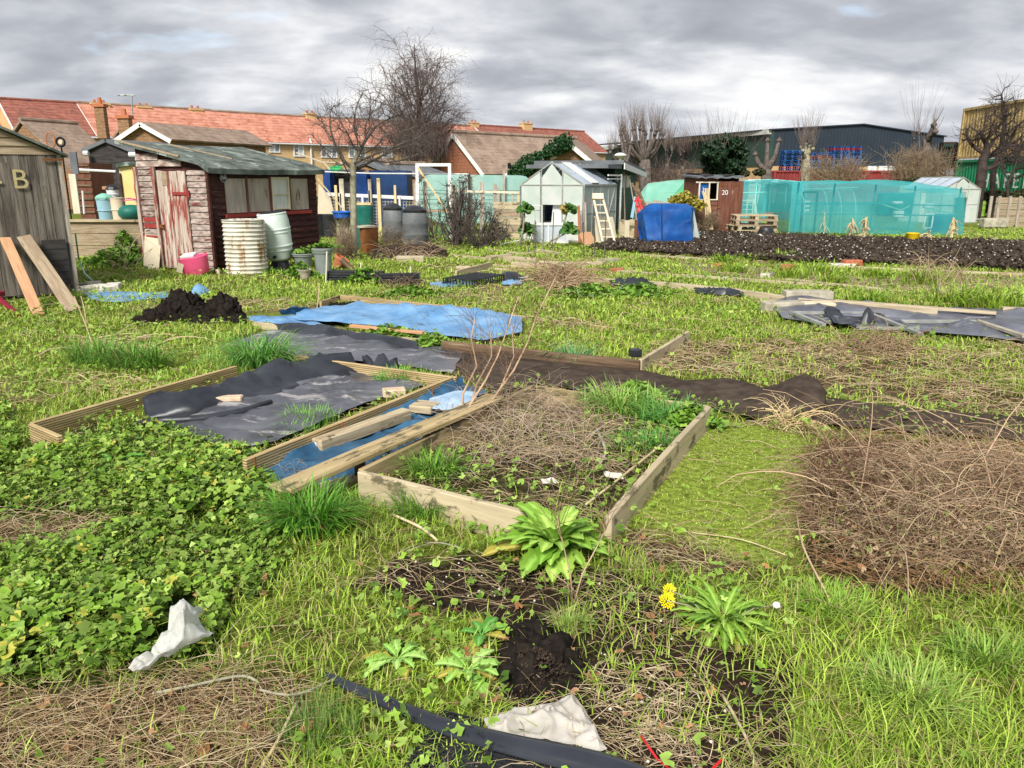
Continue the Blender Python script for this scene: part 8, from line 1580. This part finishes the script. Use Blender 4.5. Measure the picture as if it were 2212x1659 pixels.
# dock / horseradish
def dock(label, u, v, n, L, seed, name='dock_plant', col1=(.075,.24,.03), col2=(.16,.40,.06), wid=.16, el=(.15,1.15), toothed=True):
    g = G(u, v); r_ = np.random.default_rng(seed); Vs = []; Fs = []; Cs = []; b = 0; t = thing(name, label, 'plant', tuple(g)); lv = []
    for i in range(n):
        a = 2*pi*i*.381966+r_.normal(0,.2); e = el[0]+(el[1]-el[0])*(1-i/n)**.8+r_.normal(0,.08); ll = L*r_.uniform(.7,1.1)*(1-.25*(1-i/n)); K = 12; p = np.array((g.x,g.y,.03)); s = np.array((-sin(a),cos(a),0)); roll = r_.normal(0,.25); v_ = []; ee = e
        for k in range(K+1):
            f = k/K; w_ = ll*wid*(.12 if f < .18 else (sin(pi*min(1,(f-.12)/.9))**.75)); w_ *= 1+.08*(-1)**k*toothed; up_ = np.array((-cos(a)*sin(ee),-sin(a)*sin(ee),cos(ee))); rf = .02*sin(k*1.7+i)*(f>.2)*ll
            v_ += [p-s*w_+up_*(w_*.28+rf), p-s*w_*.5+up_*w_*.08, p, p+s*w_*.5+up_*w_*.08, p+s*w_+up_*(w_*.28-rf)]; d = np.array((cos(a)*cos(ee),sin(a)*cos(ee),sin(ee))); p = p+d*ll/K; ee -= (.055+.06*f)*r_.uniform(.6,1.5); p[2] = max(p[2],.012)
        c = np.array(col1)+(np.array(col2)-np.array(col1))*r_.uniform(); yl = i > n-4
        if yl: c = np.array((.4,.34,.06))
        V = np.array(v_); F = np.array([[5*k+j,5*k+j+1,5*k+j+6,5*k+j+5] for k in range(K) for j in range(4)]); cc_ = np.repeat(c[None],len(V),0); cc_[2::5] = np.minimum(cc_[2::5]*1.7+.06,1); o = npmesh('leaf', V, F, W['leaf'], t, col=cc_, smooth=True)
        if yl: o['label'] = 'yellowing leaf'
    return t
dock('broad leaved green dock plant at the near corner of the front bed', 1200, 1200, 60, .31, 5, col1=(.16,.33,.025), col2=(.36,.55,.09), wid=.15, el=(.15,1.2), toothed=1.6)
dock('flat broad leaved weed spreading in the left ground cover', 245, 1015, 7, .3, 6, el=(.1,.5), wid=.12); dock('single toothed weed beside the soil mound', 1040, 1390, 8, .13, 7, el=(.2,.8), wid=.2)
dock('pale jagged thistle like weed, right one in the foreground grass', 1010, 1465, 14, .16, 9, col1=(.22,.44,.06), col2=(.36,.56,.14), el=(.1,.7), wid=.16, toothed=2.5); dock('pale jagged thistle like weed, left one in the foreground grass', 860, 1440, 12, .15, 10, col1=(.22,.44,.06), col2=(.36,.56,.14), el=(.1,.6), wid=.16, toothed=2.5)
dt = dock('dandelion with two yellow flowers and a white seed head', 1560, 1360, 60, .23, 11, 'dandelion', (.13,.27,.02), (.3,.46,.06), .075, (.15,.9), 3.0)
def flower(u, v, z, r, mt, parent, seed_head=False):
    g = G(u, v, z); b = G(1555,1362,.03); m = MB(); m.tube([b, b.lerp(g,.6)+Vector((0,0,.03)), g], .0022, 5); s = m.build('stalk', W['bark_pale'], parent); m = MB()
    if seed_head: m.lathe([(.001,-r*.8),(r*.8,-r*.3),(r*.85,.0),(r*.6,r*.5),(.001,r*.7)], g, 14, wob=.2); m.build('seed_head', W[mt], parent, smooth=True); return
    for k in range(46): a = k*2.4; f = sqrt(k/46); TT = Matrix.Rotation(rad(48),3,'X'); e = TT @ Vector((cos(a)*f*r, sin(a)*f*r, r*.4*(1-f))); d = TT @ Vector((cos(a),sin(a),.35))*r*.3; sd_ = TT @ Vector((-sin(a),cos(a),0))*r*.1; m.add([g+e-sd_, g+e+sd_, g+e+d+sd_*.8, g+e+d-sd_*.8], [(0,1,2,3)])
    m.build('flower', W[mt], parent)
W['dandelion'] = mat('dandelion_yellow', (.85,.68,.0), None, rough=.6)
flower(1441,1298,.07,.026,'dandelion',dt); flower(1446,1275,.08,.022,'dandelion',dt); flower(1677,1307,.09,.018,'white',dt,True)
# strawberry like clumps on the sheets
for k,(u,v,n_,sx_) in enumerate(((845,735,420,.34),(935,755,320,.24),(1490,925,300,.2),(1375,870,260,.2),(60,1000,0,0))):
    if not n_: continue
    g = G(u,v); d = rs.normal(0,1,(n_,2))*np.array((sx_*.55,sx_*.32)); z = .03+.14*np.exp(-(d[:,0]**2+d[:,1]**2)/(sx_**2*.5))*rs.uniform(.3,1,n_); Vv,Ff,Cc = lobed(d+np.array((g.x,g.y)), z, rs.uniform(.022,.042,n_), mixc(n_, (.17,.34,.03),(.34,.52,.09),(.07,.17,.015)), .5, 3); o = npmesh('strawberry_clump', Vv, Ff, W['leaf'], None, col=Cc); tag(o, ['low leafy strawberry clump straddling the rear bed board','second strawberry clump spilling onto the black sheet','nettle like leafy clump at the back right of the front bed','bright leafy clump at the back middle of the front bed'][k], 'plant')
for k,(u,v,n_,sx_,h_) in enumerate(((250,575,900,.7,.35),(650,600,260,.3,.25),(790,610,380,.35,.22),(655,555,160,.2,.06),(690,540,120,.2,.05),(1270,640,300,.5,.15),(1380,640,300,.5,.18),(275,560,500,.35,.6),(560,590,200,.4,.12),(890,640,250,.5,.12))):
    z0 = 0
    if k == 3: g = Vector(PL1); z0 = g.z; sx_ = .2
    elif k == 4: g = Vector(PL2); z0 = g.z; sx_ = .2
    else: g = G(u,v)
    d = rs.normal(0,1,(n_,2))*np.array((sx_*.5,sx_*.3)); z = z0+.02+h_*np.exp(-(d[:,0]**2+d[:,1]**2)/(sx_**2*.5))*rs.uniform(.1,1,n_); Vv,Ff,Cc = lobed(d+np.array((g.x,g.y)), z, rs.uniform(.03,.06,n_), mixc(n_, (.13,.28,.025),(.27,.45,.06),(.05,.12,.015)), .7, 3); o = npmesh('weed_clump', Vv, Ff, W['leaf'], None, col=Cc); tag(o, ['rank green weeds in front of the retaining wall','leafy weed between the water butt and the small concrete pot','leafy weed spilling over the black edging','weeds growing in the pot nearest the water butt','weeds growing in the tallest grey green pot','leafy patch left of the black scrap of membrane','leafy patch between the two black membrane scraps','tall weeds against the left corner of the red shed','green weeds at the foot of the white water butt','leafy patch below the second black edging'][k], 'weeds')
# ---- brambles, twigs, bare saplings
def tangle(name, label, poly, n, L, r, h, cols, cat='dead stems', seed=0, m=8, lift=(.2,1.2), curve=.5, kind=None, ctr=None):
    r_ = np.random.default_rng(seed); us = [q[0] for q in poly]; vs = [q[1] for q in poly]; U = r_.uniform(min(us),max(us),n*3); V = r_.uniform(min(vs),max(vs),n*3); k = inpoly(U,V,poly); U, V = U[k][:n], V[k][:n]; xy = np.array([tuple(G(a,b))[:2] for a,b in zip(U,V)]); n = len(xy)
    c0 = xy.mean(0); e = np.exp(-(((xy-c0)/np.maximum(xy.std(0)*1.4,.05))**2).sum(1)); a = r_.uniform(0,2*pi,n); el = r_.uniform(*lift,n); P_ = np.zeros((n,m,3)); P_[:,0,:2] = xy; P_[:,0,2] = h*e*r_.uniform(0,.8,n); st = L*r_.uniform(.4,1.2,n)/(m-1); tw = r_.normal(0,curve,n)
    for q in range(1,m): a = a+tw/m*2+r_.normal(0,.08,n); d = np.stack([np.cos(a)*np.cos(el),np.sin(a)*np.cos(el),np.sin(el)],1); P_[:,q] = P_[:,q-1]+d*st[:,None]; el = np.clip(el-np.abs(r_.normal(.22,.12,n)),-1.1,2); P_[:,q,2] = np.maximum(P_[:,q,2],.008)
    V_,F = strands(P_, r*r_.uniform(.5,1.4,n), r*.35, 4); t_ = r_.dirichlet([.5]*len(cols),n); c = (t_@np.array(cols))*r_.uniform(.7,1.25,(n,1)); o = npmesh(name, V_, F, W['straw'], None, col=np.clip(np.repeat(c,(m-1)*8,0),0,1)); return tag(o, label, cat, kind=kind)
BR = ((.26,.16,.095),(.42,.28,.17),(.11,.065,.04),(.62,.49,.32))
tangle('dead_bramble', 'large heap of reddish brown dead stems filling the right middle', [(1740,1040),(1800,985),(1900,1000),(2050,975),(2200,1010),(2400,985),(2400,1240),(2050,1250),(1850,1230),(1740,1160)], 3000, .38, .0023, .32, BR, seed=1, cat='bramble')
tangle('dead_bramble', 'sparse arching brown stems above the large dead heap', [(1800,1000),(2300,980),(2300,1200),(1850,1200)], 60, .9, .004, .2, ((.4,.26,.16),(.55,.4,.26)), seed=2, lift=(.5,1.3), cat='bramble')
tangle('straw_tuft', 'pale tuft of dry stems against the raised end of the carpet', [(1660,905),(1720,900),(1760,930),(1690,935)], 110, .35, .003, .08, ((.6,.44,.22),(.72,.56,.32)), seed=3, lift=(.3,1.1), cat='straw')
tangle('stem_tangle', 'grey brown tangle of dry stems in the middle of the front bed', [(1000,860),(1130,845),(1290,890),(1320,950),(1280,1020),(1090,1010),(960,990),(950,920)], 700, .42, .0021, .2, ((.34,.24,.17),(.5,.38,.28),(.2,.13,.09),(.6,.5,.38)), seed=4, lift=(.1,1.2)); tangle('stem_tangle', 'brown tangle of stems right of the light blue scrap', [(1160,600),(1250,596),(1280,612),(1240,635),(1170,630)], 420, .7, .008, .2, ((.3,.2,.12),(.45,.33,.2)), seed=5); tangle('stem_tangle', 'dead stems drying over the brown heap by the compost bins', [(820,545),(940,540),(945,560),(840,565)], 260, .6, .01, .2, ((.25,.17,.11),(.4,.3,.2)), seed=6)
tangle('stem_tangle', 'dead stalks lying in the left grass above the double tussock', [(150,735),(330,730),(340,760),(180,770)], 110, .7, .005, .05, ((.45,.33,.2),(.62,.5,.33)), seed=7, lift=(.0,.4)); tangle('stem_tangle', 'straw coloured stalks below the double tussock', [(140,800),(360,830),(330,870),(160,850)], 150, .45, .0035, .05, ((.5,.38,.2),(.66,.52,.3)), seed=8, lift=(.0,.6)); tangle('stem_tangle', 'brown root strands in the bottom left foreground', [(-50,1500),(420,1470),(700,1540),(560,1659),(-50,1659)], 520, .3, .0016, .03, ((.34,.22,.12),(.5,.36,.2),(.2,.13,.07)), seed=9, lift=(0,.6), curve=1.2)
tangle('stem_tangle', 'dry curled stems over the soil right of the fleece', [(1270,1430),(1480,1400),(1600,1450),(1560,1640),(1320,1600)], 340, .2, .0018, .02, ((.5,.38,.24),(.66,.54,.38)), seed=10, lift=(0,.5), curve=1.0); tangle('dead_weeds', 'clump of tall dead weeds before the dug soil at the right', [(1960,590),(2080,590),(2090,620),(1980,625)], 90, .6, .006, .08, ((.3,.22,.13),(.45,.35,.22)), seed=11, lift=(.9,1.5), curve=.3); tangle('stem_tangle', 'small knot of dead stems on the near end of the blue membrane', [(600,1010),(650,1000),(660,1040),(610,1045)], 60, .16, .0018, .06, ((.2,.16,.13),(.4,.34,.28)), seed=12, curve=1.4)
tangle('stem_tangle', 'brushwood ridge over the bare patch at the far right', [(1800,745),(1960,745),(2000,770),(1820,775)], 260, .45, .004, .12, ((.22,.14,.09),(.42,.3,.18)), seed=13); tangle('stem_tangle', 'dry stems draped over the second black edging', [(830,612),(905,612),(900,628),(835,628)], 120, .35, .006, .2, ((.13,.09,.06),(.3,.22,.14)), seed=14)
tangle('dead_bramble', 'darker matted stems at the left lobe of the dead heap', [(1745,1010),(1850,960),(1950,1000),(1930,1160),(1800,1200),(1740,1140)], 420, .3, .0024, .30, ((.14,.07,.045),(.26,.15,.09),(.07,.04,.025)), seed=22, cat='bramble', lift=(.3,1.4))
n_ = 2600; U = rs.uniform(1735,2330,n_); V = rs.uniform(905,1290,n_); k = inpoly(U,V,R_TWIG_R); xy = np.array([tuple(G(a,b))[:2] for a,b in zip(U[k],V[k])]); n_ = len(xy); Vv,Ff,Cc = lobed(xy, rs.uniform(.02,.24,n_), rs.uniform(.005,.014,n_), mixc(n_, (.3,.17,.09),(.5,.36,.22),(.14,.08,.05),(.2,.3,.05)), .9, 3); tag(npmesh('leaf_scraps', Vv, Ff, W['leaf'], None, col=Cc), 'withered leaf scraps caught in the dead heap', 'leaf litter', kind='stuff')
tangle('arching_stems', 'long dry arching bramble stems before the retaining wall by the red shed', [(235,556),(300,552),(302,582),(240,585)], 34, 1.3, .006, .1, ((.5,.42,.28),(.35,.27,.17)), seed=31, lift=(.8,1.5), cat='bramble')
# bare whippy saplings in the front bed
def whip(label, u, v, pts, seed, r=.009):
    g = G(u,v); t = thing('bare_sapling', label, 'sapling', tuple(g)); m = MB(); c3 = []
    r_ = np.random.default_rng(seed)
    for (ctrl_) in pts:
        q = [g] + [P(a,b,g.y+dy) for a,b,dy in ctrl_]; m.tube(q, list(np.linspace(r, r*.35, len(q))), 6)
        for k in range(len(q)-1):
            for s in range(9): p = q[k].lerp(q[k+1], r_.uniform(.2,1)); c3.append(p)
    m.build('stems', W['sap'], t, smooth=True); n = len(c3); s = np.array([tuple(c) for c in c3]); s = s[s[:,2] > .25]; n = len(s); d = r_.normal(0,.5,(n,3)); d[:,2] = abs(d[:,2])+.35; P_ = np.stack([s, s+d*.1, s+d*.2+r_.normal(0,.02,(n,3)), s+d*.32+r_.normal(0,.03,(n,3))],1); V_,F = strands(P_, .0017, .0008, 3); npmesh('twigs', V_, F, W['sap2'], t)
W['sap'] = mat('pale_brown_stem', (.42,.28,.17), (.58,.42,.28), 8, .8); W['sap2'] = mat('brown_twig', (.2,.12,.08), (.32,.2,.13), 8, .8)
whip('taller bare whippy sapling rising from the front bed, forking left', 1000, 935, [[(1012,880,0),(1050,820,0),(1075,770,.1),(1100,700,.1),(1120,640,.1)],[(1000,850,0),(1030,790,0),(1018,730,-.1),(1025,690,-.1)],[(1030,830,.1),(1062,770,.2),(1060,720,.2)]], 1)
whip('right hand bare sapling bending right beside the taller one', 1040, 920, [[(1060,868,0),(1110,800,0),(1140,740,.1),(1160,680,.1),(1200,600,.1)],[(1085,830,.1),(1110,770,.1),(1105,700,.2)]], 2)
whip('dry branched stem leaning over the dock plant', 1238, 1310, [[(1232,1240,0),(1215,1170,0),(1205,1120,.0)],[(1258,1240,0),(1290,1180,.05),(1310,1140,.05)],[(1225,1260,0),(1180,1230,-.05)]], 3, .004)
# long loose sticks
for k,(pts_,r_,mt_,lb) in enumerate((([(1265,1090,.03),(1330,1040,.05),(1430,960,.07)],.007,'cane','long straight dry stick lying across the front bed'),([(1010,1060,.03),(1040,1080,.03)],.006,'cane','short stick in the front of the front bed'),([(560,1475,.03),(520,1460,.05),(420,1480,.04),(330,1498,.03)],.005,'bark_pale','long pale twig along the edge of the bottom left roots'),([(700,1590,.03),(640,1480,.05)],.0,'cane',''),([(565,1659,.02),(600,1600,.04),(640,1520,.06)],.005,'cane','pale twig pointing up from the bottom edge'),([(1560,1500,.05),(1610,1590,.03),(1640,1670,.02)],.005,'old_beam','brown stick lying in the bottom right soil'),([(850,1112,.04),(910,1140,.05),(945,1168,.03)],.007,'cane','pale branch stub lying in grass before the front board'),([(880,1190,.03),(940,1172,.04),(1000,1185,.03)],.004,'bark_pale','thin twig crossing the pale branch stub'),([(150,1400-730,.05),(175,640,.5)],.0,'cane',''),([(300,655+10,.02),(310,700,.1)],.0,'cane',''),([(1490,1110+40,.02),(1600,1165,.02),(1700,1200,.03)],.003,'cane','thin arching straw over the edge of the green mat'),([(1720,1100,.05),(1735,1180,.12),(1790,1290,.06)],.004,'sap','arching dry stem at the left of the dead heap'),([(735,1460,.03),(640,1500,.05),(560,1490,.04)],.004,'bark_pale','second pale twig over the bottom left roots'),([(1290,930,.12),(1308,975,.08),(1290,1010,.04)],.009,'bark_pale','curved pale root in the middle of the front bed'))):
    if r_: tag(MB().tube([cr([G(*q) for q in pts_], s/10) for s in range(11)], r_, 6).build('stick', W[mt_], None, smooth=True), lb, 'stick')
for k,(u0_,v0_,u1_,v1_) in enumerate(((187,700,175,640),(205,760,160,640),(682,680,690,612))):
    a = G(u0_,v0_); b = P(u1_,v1_,a.y+.2); tag(MB().tube([a, a.lerp(b,.5)+Vector((.01,0,0)), b], .006, 5).build('stick', W['sap'], None), ['short dry stalk rising before the grey shed planks','longer dry stalk right of the leaning planks','thin dry stalk rising left of the black edging'][k], 'stick')
# fallen leaves
n_ = 150; U = rs.uniform(0,2212,n_); V = rs.uniform(1150,1659,n_); k = clear(U,V)&~inpoly(U,V,R_GRASS_R); xy = np.array([tuple(G(a,b))[:2] for a,b in zip(U[k],V[k])]); n_ = len(xy); Vv,Ff,Cc = lobed(xy, rs.uniform(.02,.06,n_), rs.uniform(.012,.026,n_), mixc(n_, (.42,.2,.08),(.55,.32,.16),(.3,.12,.05)), .5, 4); tag(npmesh('fallen_leaves', Vv, Ff, W['leaf'], None, col=Cc), 'brown fallen leaves sprinkled over the foreground', 'fallen leaves', kind='stuff')
